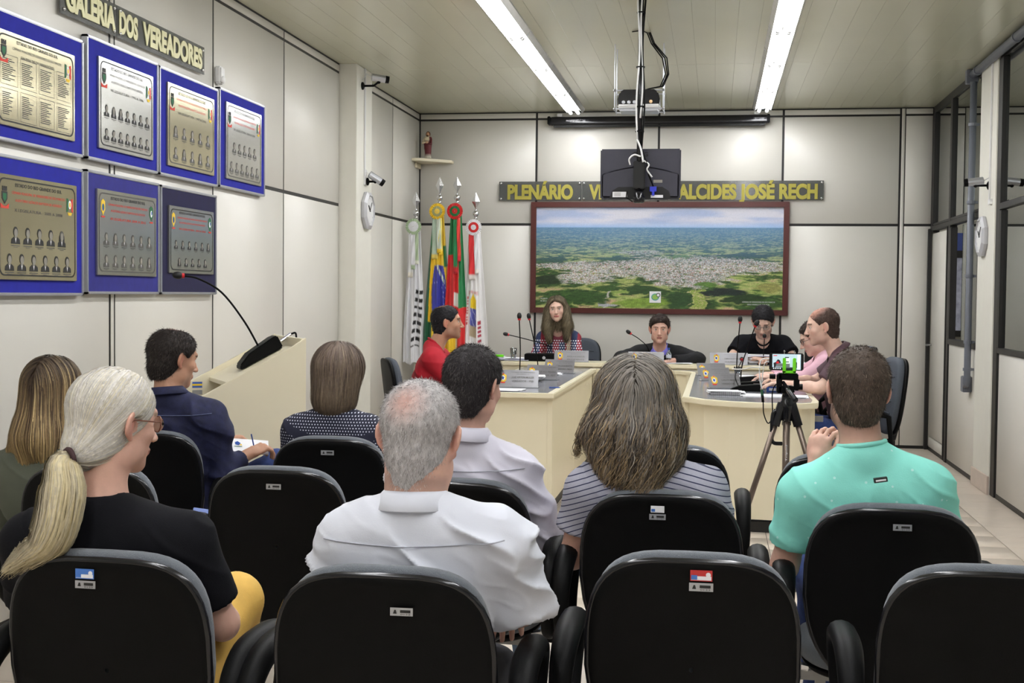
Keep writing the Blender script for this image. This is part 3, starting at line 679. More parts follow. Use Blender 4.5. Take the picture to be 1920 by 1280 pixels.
def drop(o):
    for ch in list(o.children): drop(ch)
    bpy.data.objects.remove(o)
def sp3(P, n=14):      # smooth path through control points
    P = np.array(P, float); k = len(P); out = []
    Q = np.vstack([2*P[0]-P[1], P, 2*P[-1]-P[-2]])
    for i in range(1, k):
        p0, p1, p2, p3 = Q[i-1], Q[i], Q[i+1], Q[i+2]
        for t_ in np.linspace(0, 1, max(3, n//(k-1)+1), endpoint=(i == k-1)):
            out.append(.5*((2*p1)+(-p0+p2)*t_+(2*p0-5*p1+4*p2-p3)*t_**2+(-p0+3*p1-3*p2+p3)*t_**3))
    return out
# ================================================================== hanging pole, monitor, projector
PX, PY = -.470, 7.9
t = root('ceiling_pole', 'dark metal pole hanging from ceiling and carrying the monitor', 'pole', (PX, PY, ZC))
MB().tube([(PX, PY, ZC), (PX, PY, 2.10)], .017, 12).build('pole', M_rim, t, smooth=True)
MB().lathe([(.05, 0), (.05, .01), (.03, .02)], (PX, PY, ZC-.02), 16).build('ceiling_flange', M_black, t)
MB().bx(PX-.035, PX+.035, PY-.02, PY+.045, 2.12, 2.29).build('mount_bracket', M_blackm, t, bevel=.005)
MB().lathe([(.03, 0), (.036, .01), (.036, .035), (.028, .045), (.024, .07)], (PX, PY, 2.035), 18).build('pole_foot', M_rim, t, smooth=True)
t = root('monitor', 'black flat monitor seen from behind, hanging from the ceiling pole', 'monitor', (PX, PY+.09, 2.06))
mx0, mx1, mz0, mz1 = -.714, -.219, 2.062, 2.372; my = PY+.06
o = MB().bx(mx0, mx1, my, my+.028, mz0, mz1).build('back_shell', mat('monitor_grey', srgb(48, 47, 60), .38, bump=.1, bscale=300), t, bevel=.008)
cv = []                                                    # the bulging rear cover with its curved ridge
for i in range(13):
    a = i/12; x = mx0+.012+(mx1-mx0-.024)*a; zt = mz0+.155+.045*math.sin(PI*a); cv.append((x, zt))
pts = [(mx0+.012, mz0+.012)]+cv+[(mx1-.012, mz0+.012)]
MB().prism3([(x, my, z) for x, z in pts][::-1], (0, -.012, 0)).build('rear_cover', MATS['monitor_grey'], o, bevel=.006)
MB().prism3([(x, my-.006, z) for x, z in [(-.655, mz0), (-.64, mz0+.05), (-.60, mz0+.075), (-.33, mz0+.075), (-.29, mz0+.05), (-.275, mz0)]], (0, -.007, 0)).build('port_recess', M_blackm, o)
MB().bx(mx0+.01, mx1-.01, my+.028, my+.031, mz0+.012, mz1-.012).build('screen', mat('screen_dark', srgb(16, 18, 24), .1), t)
q = MB(); qo = (PX, my-.0135, mz0)
quad(q, (0, my-.014, 0), Xd, Zd, -.635, -.545, mz0+.012, mz0+.045, 0); quad(q, (0, my-.014, 0), Xd, Zd, -.40, -.325, mz0+.008, mz0+.025, 0); quad(q, (0, my-.013, 0), Xd, Zd, -.385, -.33, mz0+.10, mz0+.118, 1)
for k in range(3): quad(q, (0, my-.0155, 0), Xd, Zd, -.625, -.585, mz0+.02+k*.008, mz0+.023+k*.008, 1)
q.build('stickers', [M_paper, M_inkl], t)
q = MB(); disc(q, (-.50, my-.001, mz1-.035), Xd, Zd, .017, .017, 0, .001, 20); put_text(q, 'LG', (-.445, my-.001, mz1-.047), Xd, Zd, .05, .025, 0, 'c', .02); q.build('maker_mark', M_blackm, t)
MB().bx(-.405, -.365, my-.035, my-.012, mz0+.045, mz0+.075).tube([(-.385, my-.03, mz0+.05), (-.385, my-.035, mz0+.02)], .009).build('video_plug', mat('plug_blue', srgb(44, 56, 190), .4), t)
t = root('cable', 'white and black cables tied along the ceiling pole down to the monitor', 'cable', (PX, PY-.02, 3.0))
def wob(a, z0, z1, ph, r=.02): return [(PX+a+.008*math.sin(z*9+ph), PY-r, z) for z in np.linspace(z0, z1, 16)]
MB().tube(wob(-.014, ZC, 2.42, 0), .006, 6).tube(wob(.008, ZC, 2.55, 1.6), .006, 6).tube(sp3([(PX-.014, PY-.02, 2.42), (PX+.01, PY-.03, 2.36), (PX+.025, PY-.035, 2.28)], 20), .006, 8).tube(sp3([(PX+.01, PY-.03, 2.315), (PX-.03, PY-.035, 2.325), (PX-.06, PY-.03, 2.30), (PX-.055, PY-.02, 2.265)], 24), .005, 8).tube(sp3([(PX+.03, PY-.03, 2.29), (PX+.06, PY-.035, 2.265), (PX+.05, PY-.03, 2.235), (PX+.08, PY-.02, 2.19)], 24), .005, 8).build('white_lead', M_wplastic, t, smooth=True)
MB().tube(wob(.020, ZC, 2.35, 3), .006, 6).tube([(PX+.02, PY-.02, 2.35), (PX+.05, PY-.035, 2.27), (PX+.06, PY-.02, 2.2), (PX+.085, my-.035, 2.14)], .005, 6).tube([(PX-.075, my-.03, 2.11), (PX-.08, my-.03, 2.07), (PX-.04, my-.035, 2.045)], .004, 6).build('black_lead', M_black, t, smooth=True)
for z in (3.19, 2.86, 2.62, 2.47): MB().tube([(PX, PY-.003, z-.004), (PX, PY-.003, z+.004)], .028, 10).build('cable_tie', M_black, t)
QX, QY = -.576, 9.6
t = root('projector', 'black and white ceiling projector in a wire cage above the monitor', 'projector', (QX, QY, 2.86))
b = MB(); P = [(-.15, 0), (-.155, .05), (-.14, .10), (-.11, .118), (.11, .118), (.14, .10), (.155, .05), (.15, 0)]
b.prism3([(QX+x, QY-.12, 2.862+z) for x, z in P][::-1], (0, .24, 0)); b.build('casing', M_rim, t, bevel=.012)
MB().bx(QX-.155, QX+.155, QY-.125, QY+.125, 2.846, 2.872).build('white_base', M_wplastic, t, bevel=.01)
q = MB()
for x in (-.11, -.07, -.03): q.lathe([(.012, 0), (.013, .004), (.008, .005)], (QX+x, QY-.121, 2.885), 12, R=Rx(PI/2))
q.build('port_rings', M_alu, t); q = MB().lathe([(.012, 0), (.013, .004), (.004, .008)], (QX+.09, QY-.121, 2.888), 10, R=Rx(PI/2)); q.build('amber_lamp', mat('amber', srgb(240, 200, 150), .3), t)
t = root('projector_cage', 'thin metal rod cage hanging from the ceiling around the projector', 'mount', (QX, QY, ZC))
for x in (-.178, .178):
    for y in (-.1, .1): MB().tube([(QX+x, QY+y, ZC), (QX+x, QY+y, 2.825)], .004, 6).build('hanging_rod', M_alu, t)
q = MB()
for z in (2.84, 2.975):
    for y in (-.1, .1): q.tube([(QX-.185, QY+y, z), (QX+.185, QY+y, z)], .006, 6)
    for x in (-.178, .178): q.tube([(QX+x, QY-.1, z), (QX+x, QY+.1, z)], .004, 6)
q.build('cross_rod', M_alu, t); MB().bx(QX-.14, QX+.14, QY-.1, QY+.1, 2.826, 2.836).build('tray', M_alu, t)
for x in (-.178, .178):
    for z in (2.84, 2.975): MB().ball((QX+x, QY-.1, z), .011, nu=8, nv=6).build('nut', M_steel, t)
t = root('cable', 'black cables looping from a ceiling hole down to the projector', 'cable', (QX+.2, QY-.2, ZC))
for dx in (0, .012, .022):
    MB().tube([(-.50+dx, 9.1, ZC), (-.47+dx, 9.12, 3.24), (-.40+dx*1.5, 9.3, 3.17), (-.38+dx, 9.45, 3.08), (-.42+dx, 9.5, 3.0), (-.50, 9.5, 2.985), (-.56, 9.52, 2.97)], .005, 6).build('lead', M_black, t, smooth=True)
MB().tube([(-.60, 9.05, ZC-.004), (-.53, 9.0, ZC-.006), (-.50, 9.1, ZC-.004)], .004, 6).build('loose_lead', M_black, t)

# ================================================================== chairs
def slab(outline, y0, y1, lean, curve, zref, edge=.012, dish=0.0, back=True):
    """cushion-like plate: outline in (x,z), thickness y0..y1 (y0 rear), leaned and dished"""
    O = np.array(outline); c = O.mean(0); rows = []
    def ring(s, y): return [(c[0]+(p[0]-c[0])*s, y, c[1]+(p[1]-c[1])*s) for p in O]
    e = edge
    def s_of(d): return 1-d/.24
    rings = [ring(.02, y0+dish), ring(.4, y0+dish), ring(.75, y0+dish*.9), ring(s_of(.035), y0+dish*.5), ring(s_of(.024), y0), ring(s_of(e*.6), y0), ring(s_of(e*.12), y0+e*.35), ring(1, y0+e), ring(1, y1-e), ring(s_of(e*.3), y1-e*.25), ring(s_of(e*1.4), y1), ring(.75, y1+.006), ring(.4, y1+.008), ring(.02, y1+.008)]
    P = np.array(rings); x, y, z = P[..., 0].copy(), P[..., 1].copy(), P[..., 2].copy()
    y = y+curve*x*x+lean*(zref-z)
    return np.stack([x, y, z], -1)
def outline_back(w, z0, z1, top_r=.5, n=48, taper=.82):
    pts = []
    zc, h = (z0+z1)/2, (z1-z0)/2
    for i in range(n):
        a = 2*PI*i/n; ca, sa = math.cos(a), math.sin(a)
        p = 2/3.6 if sa > 0 else 2/2.9
        x = w/2*math.copysign(abs(ca)**p, ca); z = zc+h*math.copysign(abs(sa)**p, sa)
        x *= 1-(1-taper)*max(0, (zc-z)/h)**1.3
        pts.append((x, z))
    return pts
def stack_chair():
    t = root('audience_chair', 'x', 'chair', (0, 0, 0), 0, 'black-backed audience chairs')
    ob = outline_back(.475, .37, .885)
    MB().grid(slab(ob, -.012, .012, .10, .28, .885, .010, .006), closed=True).build('back_shell', M_black, t, smooth=True, local=True)
    orim = outline_back(.468, .374, .881, n=40)
    MB().tube([(x, -.004+.28*x*x+.10*(.885-z), z) for x, z in orim+orim[:1]], .0085, 8, cap=False, up=(0, 1, 0)).build('shell_rim', M_rim, t, smooth=True, local=True)
    oc = outline_back(.460, .385, .898)
    MB().grid(slab(oc, .008, .060, .10, .28, .885, .022), closed=True).build('back_cushion', M_fab, t, smooth=True, local=True)
    def flat(o_, z0, z1, yc, d): # seat pan: outline in x,y
        O = slab(o_, z0, z1, 0, 0, 0, .02); return np.stack([O[..., 0], O[..., 2], O[..., 1]], -1)
    os_ = [(x, z+.0) for x, z in outline_back(.47, .06, .50, taper=.9)]
    MB().grid(flat(os_, .395, .455, 0, 0), closed=True).build('seat_cushion', M_fab, t, smooth=True, local=True)
    MB().grid(flat(outline_back(.45, .07, .49, taper=.9), .37, .40, 0, 0), closed=True).build('seat_shell', M_black, t, smooth=True, local=True)
    for s in (-1, 1):
        x = s*.285; path = []
        for y, z in ((.12, .40), (.03, .43), (-.005, .50), (-.0, .58), (.03, .635), (.10, .672), (.20, .68), (.29, .672), (.335, .64), (.33, .58), (.29, .50), (.24, .42), (.18, .39), (.12, .385)): path.append((x+s*.008*math.sin((z-.39)*9), y, z))
        r = [.016, .020, .023, .026, .029, .032, .033, .032, .029, .023, .018, .016, .015, .015]
        pr_ = sp3([(*p_[:3],) for p_ in path], 40); rr_ = np.interp(np.linspace(0, 1, len(pr_)), np.linspace(0, 1, len(r)), r)
        arm = MB().tube(pr_, rr_, 14, flat=.8, up=(0, 1, 0)).build('armrest', M_black, t, smooth=True, local=True)
        MB().tube([(s*.21, .2, .375), (s*.285, .2, .39)], .012, 6).ball((s*.262, .2, .43), (.012, .012, .02)).build('arm_bolt', M_chrome, arm, local=True)
    MB().tube([(0, .045, .60), (0, .09, .40), (0, .16, .355), (0, .26, .355)], .02, 6).build('back_bracket', M_blackm, t, local=True)
    MB().bx(-.24, .24, .24, .28, .325, .36).build('support_beam', M_steel, t, local=True, bevel=.004)
    for s in (-1, 1):
        MB().bx(s*.17-.015, s*.17+.015, .245, .275, .03, .33).bx(s*.17-.02, s*.17+.02, .02, .48, .004, .03).build('leg', M_steel, t, local=True, bevel=.004)
    return t
def stickers(ch, kinds):
    for kd, x, z, s in kinds:
        y = -.016+.28*x*x+.10*(.885-z)+.0
        q = MB(); o_ = (x, y, z)
        if kd == 'tag':
            quad(q, o_, Xd, Zd, -.024*s, .024*s, -.0085*s, .0085*s, 0); quad(q, o_, Xd, Zd, -.003*s, .019*s, -.002*s, .004*s, 1, .0016)
            put_text(q, '0123', (x+.008*s, y-.0002, z-.0065*s), Xd, Zd, .02*s, .003*s, 1, eps=.0016); polyf(q, o_, Xd, Zd, [(-.018*s, -.004*s), (-.010*s, -.004*s), (-.012*s, .004*s), (-.015*s, .004*s)], 1, .0016)
            q.build('asset_tag', [M_alu, M_ink], ch, local=True)
        else:
            ci = {'blue': (1, 0), 'red': (2, 0), 'white': (0, 1)}[kd]
            quad(q, o_, Xd, Zd, -.022*s, .022*s, -.011*s, .011*s, ci[0]); quad(q, o_, Xd, Zd, -.020*s, .020*s, -.009*s, -.001*s, 0, .0016)
            quad(q, o_, Xd, Zd, -.020*s, -.008*s, -.008*s, .001*s, 1, .002); disc(q, (x+.014*s, y, z+.002*s), Xd, Zd, .005*s, .005*s, 0, .002)
            q.build('sticker', [M_paper, mat('sticker_blue', srgb(70, 120, 200), .5), mat('sticker_red', srgb(196, 50, 50), .5)], ch, local=True)
proto = stack_chair()
spots = [   # x, y, label, stickers
 (-1.31, 2.60, 'black chair back with blue sticker behind the ponytail woman, front left of photo', [('blue', -.035, .852, 1.0), ('tag', -.035, .828, 1.0)]),
 (-.676, 2.57, 'black chair back with grey tag directly behind the grey-haired man', [('tag', .045, .81, 1.0)]),
 (-.04, 2.85, 'empty black chair with red and silver stickers, front centre', [('red', .02, .853, 1.1), ('tag', .02, .827, 1.1)]),
 (.60, 2.84, 'empty black chair cut by the right edge of the photo, front row', [('tag', .155, .832, 1.1)]),
 (-2.04, 3.93, 'black chair under the woman in olive at far left', []),
 (-1.41, 3.99, 'empty black chair with grey tag between ponytail woman and grey-haired man', [('tag', 0, .835, 1.05)]),
 (-.78, 3.855, 'black chair under the dark-haired man in white shirt', []),
 (-.146, 3.76, 'black chair with two tags under the woman in striped tee', [('white', -.01, .845, .9), ('tag', -.01, .822, 1.0)]),
 (.50, 3.642, 'black chair with silver tag under the man in mint tee', [('tag', .02, .838, 1.05)]),
 (-2.29, 4.90, 'black chair with shiny rim under the man in denim shirt', []),
 (-1.505, 4.883, 'black chair with grey tag under the short-haired woman in polka dots', [('tag', 0, .835, 1.1)]),
 (-.17, 4.93, 'black chair mostly hidden beyond the shoulder of the striped tee', []),
 (.47, 4.80, 'empty black chair beside the tripod, left of the man in mint tee', []),
]
for i, (x, y, lab, st) in enumerate(spots):
    c = proto if i == 0 else copy_tree(proto_clean)
    if i == 0:
        # keep a sticker-free copy as the source of the others
        proto_clean = copy_tree(proto)
    c.location = (x, y, 0); c['label'] = lab
    c.rotation_euler = (0, 0, (-.03, .02, .0, .0, .03, 0, -.02, 0, 0, .12, .03, 0, .0)[i])
    stickers(c, st)
    if i in (2, 12):          # neighbours share an armrest here
        for ch in list(c.children):
            if ch.name.startswith('armrest') and (ch.data.vertices[0].co.x < 0) == (i == 12): drop(ch)

def office_chair(loc, rz, label, h=0.0, w_=.46):
    t = root('office_chair', label, 'chair', loc, rz, 'grey office chairs at the desks')
    ob = outline_back(w_, .52+h, 1.04+h)
    MB().grid(slab(ob, -.015, .012, .12, .35, 1.0, .012), closed=True).build('back_shell', M_black, t, smooth=True, local=True)
    P = slab(outline_back(w_-.015, .53+h, 1.045+h), .010, .06, .12, .35, 1.0, .02)
    bk = MB().grid(P, closed=True).build('backrest', M_fab2, t, smooth=True, local=True)
    st = MB()
    for z in (.68, .76, .84, .92):
        st.tube([(x, .068+.35*x*x+.12*(1.0-z-h), z+h) for x in np.linspace(-w_*.36, w_*.36, 9)], .004, 5)
    st.build('seam', M_fab2, bk, local=True)
    def flat(o_, z0, z1):
        O = slab(o_, z0, z1, 0, 0, 0, .02); return np.stack([O[..., 0], O[..., 2], O[..., 1]], -1)
    MB().grid(flat(outline_back(.48, .08, .55, taper=.9), .44+h*.6, .50+h*.6), closed=True).build('seat', M_fab2, t, smooth=True, local=True)
    MB().tube([(0, .0, .62+h), (0, .03, .50+h), (0, .15, .43+h*.6), (0, .28, .43+h*.6)], .02, 6).build('back_bracket', M_blackm, t, local=True)
    MB().tube([(0, .30, .10), (0, .30, .44+h*.6)], .028, 12).build('gas_column', M_blackm, t, local=True)
    for s in (-1, 1):
        MB().tube([(s*.25, .12, .44+h*.6), (s*.30, .14, .50+h*.6), (s*.30, .16, .68+h*.6), (s*.30, .22, .70+h*.6), (s*.30, .38, .70+h*.6), (s*.30, .42, .66+h*.6), (s*.27, .36, .45+h*.6)], [.012, .014, .018, .024, .024, .018, .012], 8).build('armrest', M_black, t, smooth=True, local=True)
    b = MB()
    for k in range(5):
        a = 2*PI*k/5+.3; b.tube([(0, .30, .11), (.26*math.cos(a), .30+.26*math.sin(a), .075)], [.024, .014], 6)
    b.build('star_base', M_blackm, t, local=True)
    for k in range(5):
        a = 2*PI*k/5+.3; MB().ball((.27*math.cos(a), .30+.27*math.sin(a), .03), (.03, .03, .029), nu=10, nv=6).build('caster', M_blackm, t, local=True)
    return t
office_chair((-2.28, 8.72, 0), -1.15, 'grey office chair behind the man in red', -.03)
office_chair((1.225, 8.85, 0), 1.75, 'grey office chair seen from the side at the right of the photo, by the door', .03, .44)
office_chair((-1.32, 12.62, 0), PI-.1, 'grey office chair behind the long-haired woman', 0)
office_chair((-.52, 12.45, 0), PI, 'grey office chair behind the man in black sweater', -.09)
office_chair((.46, 12.45, 0), PI, 'grey office chair behind the man reading in black tee', -.05)
office_chair((1.18, 9.95, 0), 1.6, 'grey office chair behind the man in pink shirt, mostly hidden', .06)

# ================================================================== desks
ZD = .815
def desktop(par, poly, z, inset=.035, th=.032):
    MB().prism(poly, z-th, z).build('desk_rim', M_desk, par, bevel=.004)
t = root('council_desk', 'left council desk of cream laminate with grey top and long side facing aisle', 'desk', (-1.35, 9.9, 0))
LP = [(-1.70, 8.37), (-1.04, 8.37), (-1.035, 11.30), (-.60, 11.30), (-.60, 11.385), (-1.70, 11.385)]
MB().prism(LP, ZD-.034, ZD).build('desk_rim', M_desk, t, bevel=.005)
MB().prism([(-1.68, 8.42), (-1.085, 8.42), (-1.08, 11.345), (-.66, 11.345), (-.66, 11.36), (-1.68, 11.36)], ZD-.01, ZD+.0025).build('grey_top', M_top, t)
q = MB().bx(-1.66, -1.09, 8.43, 8.455, .07, ZD-.034); q.build('front_panel', M_desk, t, bevel=.002)
MB().bx(-1.09, -1.055, 8.43, 8.465, .07, ZD-.034).build('corner_edge', M_desk, t, bevel=.003)
for a, b in ((8.466, 9.9), (9.903, 11.26)): MB().bx(-1.082, -1.06, a, b, .07, ZD-.034).build('side_panel', M_desk, t, bevel=.002)
MB().bx(-1.058, -.63, 11.30, 11.33, .07, ZD-.034).build('end_panel', M_desk, t, bevel=.002)
MB().bx(-1.65, -1.07, 8.45, 8.48, 0, .07).bx(-1.095, -1.07, 8.45, 11.3, 0, .07).build('kick_base', M_kick, t)
t = root('council_desk', 'right council desk of cream laminate with grey top and bowed front, behind tripod', 'desk', (.2, 9.6, 0))
RP = [(-.20, 8.36), (-.08, 8.17), (.08, 8.05), (.25, 7.99), (.42, 7.99), (.56, 8.02), (.64, 8.08), (.66, 8.3), (.66, 11.385), (-.42, 11.385), (-.42, 11.28), (-.30, 11.24), (-.21, 11.12), (-.19, 11.0)]
MB().prism(RP, ZD-.034, ZD).build('desk_rim', M_desk, t, bevel=.005)
c_ = np.array(RP)
inn = [(-.155, 8.40), (-.05, 8.22), (.10, 8.11), (.26, 8.05), (.42, 8.045), (.54, 8.07), (.60, 8.12), (.62, 8.3), (.62, 11.34), (-.36, 11.34), (-.36, 11.31), (-.26, 11.28), (-.165, 11.16), (-.148, 11.0)]
MB().prism(inn, ZD-.01, ZD+.0025).build('grey_top', M_top, t)
fr = [(-.165, 8.42), (-.055, 8.23), (.10, 8.115), (.26, 8.06), (.42, 8.055), (.54, 8.075), (.60, 8.13)]
q = MB()
for (a, b) in zip(fr, fr[1:]):
    q.add([(a[0], a[1], .07), (b[0], b[1], .07), (b[0], b[1], ZD-.03), (a[0], a[1], ZD-.03)], [(0, 1, 2, 3)])
q.build('bowed_front', M_desk, t, smooth=True)
q = MB()
for (a, b) in zip(fr, fr[1:]): q.add([(a[0], a[1]+.03, 0), (b[0], b[1]+.03, 0), (b[0], b[1]+.03, .075), (a[0], a[1]+.03, .075)], [(0, 1, 2, 3)])
q.bx(-.15, -.13, 8.45, 11.1, 0, .07); q.build('kick_base', M_kick, t)
MB().bx(-.185, -.155, 8.40, 8.43, .07, ZD-.034).build('corner_edge', M_desk, t, bevel=.003)
MB().bx(-.165, -.14, 8.44, 11.1, .07, ZD-.034).build('side_panel', M_desk, t)
MB().bx(.60, .625, 8.13, 8.5, .0, ZD-.034).build('side_panel', M_desk, t)
MB().bx(.625, .69, 8.3, 8.34, .68, .715).build('metal_bracket', M_steel, t)
q = MB(); cv = [(-.42, 11.30), (-.32, 11.275), (-.24, 11.20), (-.205, 11.08)]
for a, b in zip(cv, cv[1:]): q.add([(a[0], a[1], .0), (b[0], b[1], 0), (b[0], b[1], ZD-.03), (a[0], a[1], ZD-.03)], [(0, 1, 2, 3)])
q.build('curved_end', M_desk, t, smooth=True)
ZM = .86
t = root('head_table', 'long cream head table at the back below the aerial picture', 'table', (-.4, 11.7, 0))
MB().bx(-2.35, 1.35, 11.39, 11.80, ZM-.034, ZM).build('table_rim', M_desk, t, bevel=.005)
MB().bx(-2.32, 1.32, 11.43, 11.77, ZM-.01, ZM+.002).build('table_top', mat('cream_top', srgb(206, 200, 172), .35), t)
for a, b in ((-2.33, -1.1), (-1.097, .2), (.203, 1.33)): MB().bx(a, b, 11.415, 11.44, .0, ZM-.034).build('front_panel', M_desk, t, bevel=.002)
for x in (-2.33, 1.31): MB().bx(x, x+.025, 11.44, 11.78, 0, ZM-.034).build('side_panel', M_desk, t)
t = root('wooden_plaque', 'small dark wooden plaque with gold plate on the front of the head table', 'plaque', (-.50, 11.40, .55))
MB().bx(-.62, -.43, 11.395, 11.414, .52, .80).build('board', mat('dark_wood', srgb(96, 62, 34), .4, vary=.2, scale=18), t, bevel=.004)
MB().bx(-.57, -.48, 11.391, 11.396, .58, .75).build('gold_plate', M_brass, t); q = MB()
for k in range(5): quad(q, (-.555, 11.391, .60+k*.028), Xd, Zd, 0, .06, 0, .008, 0, .001)
q.build('engraving', M_ink, t)

# ================================================================== lectern
LA = np.array((-1.934, 5.912)); LB = np.array((-2.28, 6.443)); LN = np.array((-.838, -.546))
t = root('lectern', 'cream laminate lectern with slanted top and open shelf, by the left wall', 'lectern', (-2.3, 5.95, 0))
e = (LB-LA)/np.linalg.norm(LB-LA)
def L3(p, z): return (p[0], p[1], z)
def side(p):           # side board outline, p = its front point
    b = p+LN*.52; m = p+LN*.07
    return [L3(p, 0), L3(p, 1.25), L3(m, 1.205), L3(b, .965), L3(b, 0)]
MB().prism3(side(LA), (*(e*.022), 0)).build('side_panel', M_desk, t, bevel=.002)
MB().prism3(side(LB), (*(-e*.022), 0)).build('side_panel', M_desk, t, bevel=.002)
i0, i1 = LA+e*.022, LB-e*.022
MB().prism3([L3(i0, 0), L3(i1, 0), L3(i1, 1.245), L3(i0, 1.245)], (*(LN*.02), 0)).build('front_panel', M_desk, t, bevel=.002)
def topz(d): return (1.205-(d-.07)*.533)-.03
MB().prism3([L3(i0+LN*.02, topz(.02)), L3(i1+LN*.02, topz(.02)), L3(i1+LN*.345, topz(.345)), L3(i0+LN*.345, topz(.345))], (0, 0, -.02)).build('slanted_top', M_desk, t, bevel=.002)
MB().prism3([L3(i0+LN*.30, .80), L3(i1+LN*.30, .80), L3(i1+LN*.50, .80), L3(i0+LN*.50, .80)], (0, 0, -.018)).build('shelf', M_desk, t)
q = MB(); far = i1+LN*.40; o_ = L3(far-e*.001, .975); ud = (0, 0, 1); xd = (*(-LN), 0)
quad(q, o_, xd, ud, -.03, .02, .0, .03, 0, .001); quad(q, o_, xd, ud, -.03, .02, -.035, -.012, 1, .001); quad(q, o_, xd, ud, -.03, .02, .010, .020, 2, .002)
q.build('stickers', [mat('sticker_blue2', srgb(60, 96, 180), .5), M_alu, M_inky], t)

def gooseneck(name, label, base, pts, head_dir, wedge=None, grp='gooseneck microphones', stem=.0045, hr=.012, wmat=None):
    """pts: stem points from base to head"""
    t = root(name, label, 'microphone', tuple(base), 0, grp)
    if wedge is not None:
        c, L_, W_, H_, rz, tilt = wedge
        P = [(-L_/2, 0), (L_/2, 0), (L_/2, H_), (L_*.38, H_*1.05), (-L_*.2, H_*.8), (-L_*.46, H_*.35)]
        R = Rz(rz) @ Ry(tilt); mb = MB(); V = [np.array(c)+R @ np.array((x, -W_/2, z)) for x, z in P]
        mb.prism3(V, R @ np.array((0, W_, 0))); mb.build('base', M_black, t, bevel=.006)
    MB().tube(pts, stem, 8).build('gooseneck', M_black, t, smooth=True)
    e_ = np.array(pts[-1], float); d = np.array(head_dir, float); d /= np.linalg.norm(d)
    MB().tube([e_-d*.004, e_+d*.012], hr*.72, 10).build('red_ring', M_red, t)
    MB().tube([e_+d*.008, e_+d*.014, e_+d*.03, e_+d*.045, e_+d*.052], [hr*.7, hr, hr*1.1, hr*.85, hr*.35], 12).build('foam_head', M_blackm, t, smooth=True)
    return t
mc = (LA+LB)/2+LN*.15
cz = topz(.15)
ang = math.atan2(-LN[1], -LN[0])
bx_, by_ = mc
hx, hy = (mc+LN*.42)
gooseneck('lectern_microphone', 'black gooseneck microphone with long bent stem on the lectern', (bx_, by_, cz), sp3([L3(mc+LN*.0, cz+.05), L3(mc+LN*.08, cz+.19), L3(mc+LN*.19, cz+.33), L3(mc+LN*.30, cz+.395), L3(mc+LN*.375, cz+.41)], 20), (LN[0], LN[1], .05),
          wedge=((bx_, by_, cz+.006), .24, .10, .065, ang, -.49), grp=None, stem=.005, hr=.017)
t = root('cable_plug', 'short silver microphone plug with black lead on the lectern top', 'plug', L3(mc-LN*.1, cz+.05))
m0 = mc-LN*.105
MB().tube([L3(m0, topz(.04)+.03), L3(m0-LN*.05, topz(-.0)+.045)], .008, 8).build('plug', M_chrome, t)
MB().tube(sp3([L3(m0-LN*.05, topz(0)+.045), L3(m0-LN*.075, topz(0)+.05), L3(m0-LN*.075, topz(0)+.01), L3(m0-LN*.04, topz(0)+.01)]), .005, 6).build('lead', M_black, t, smooth=True)
drop(proto_clean)
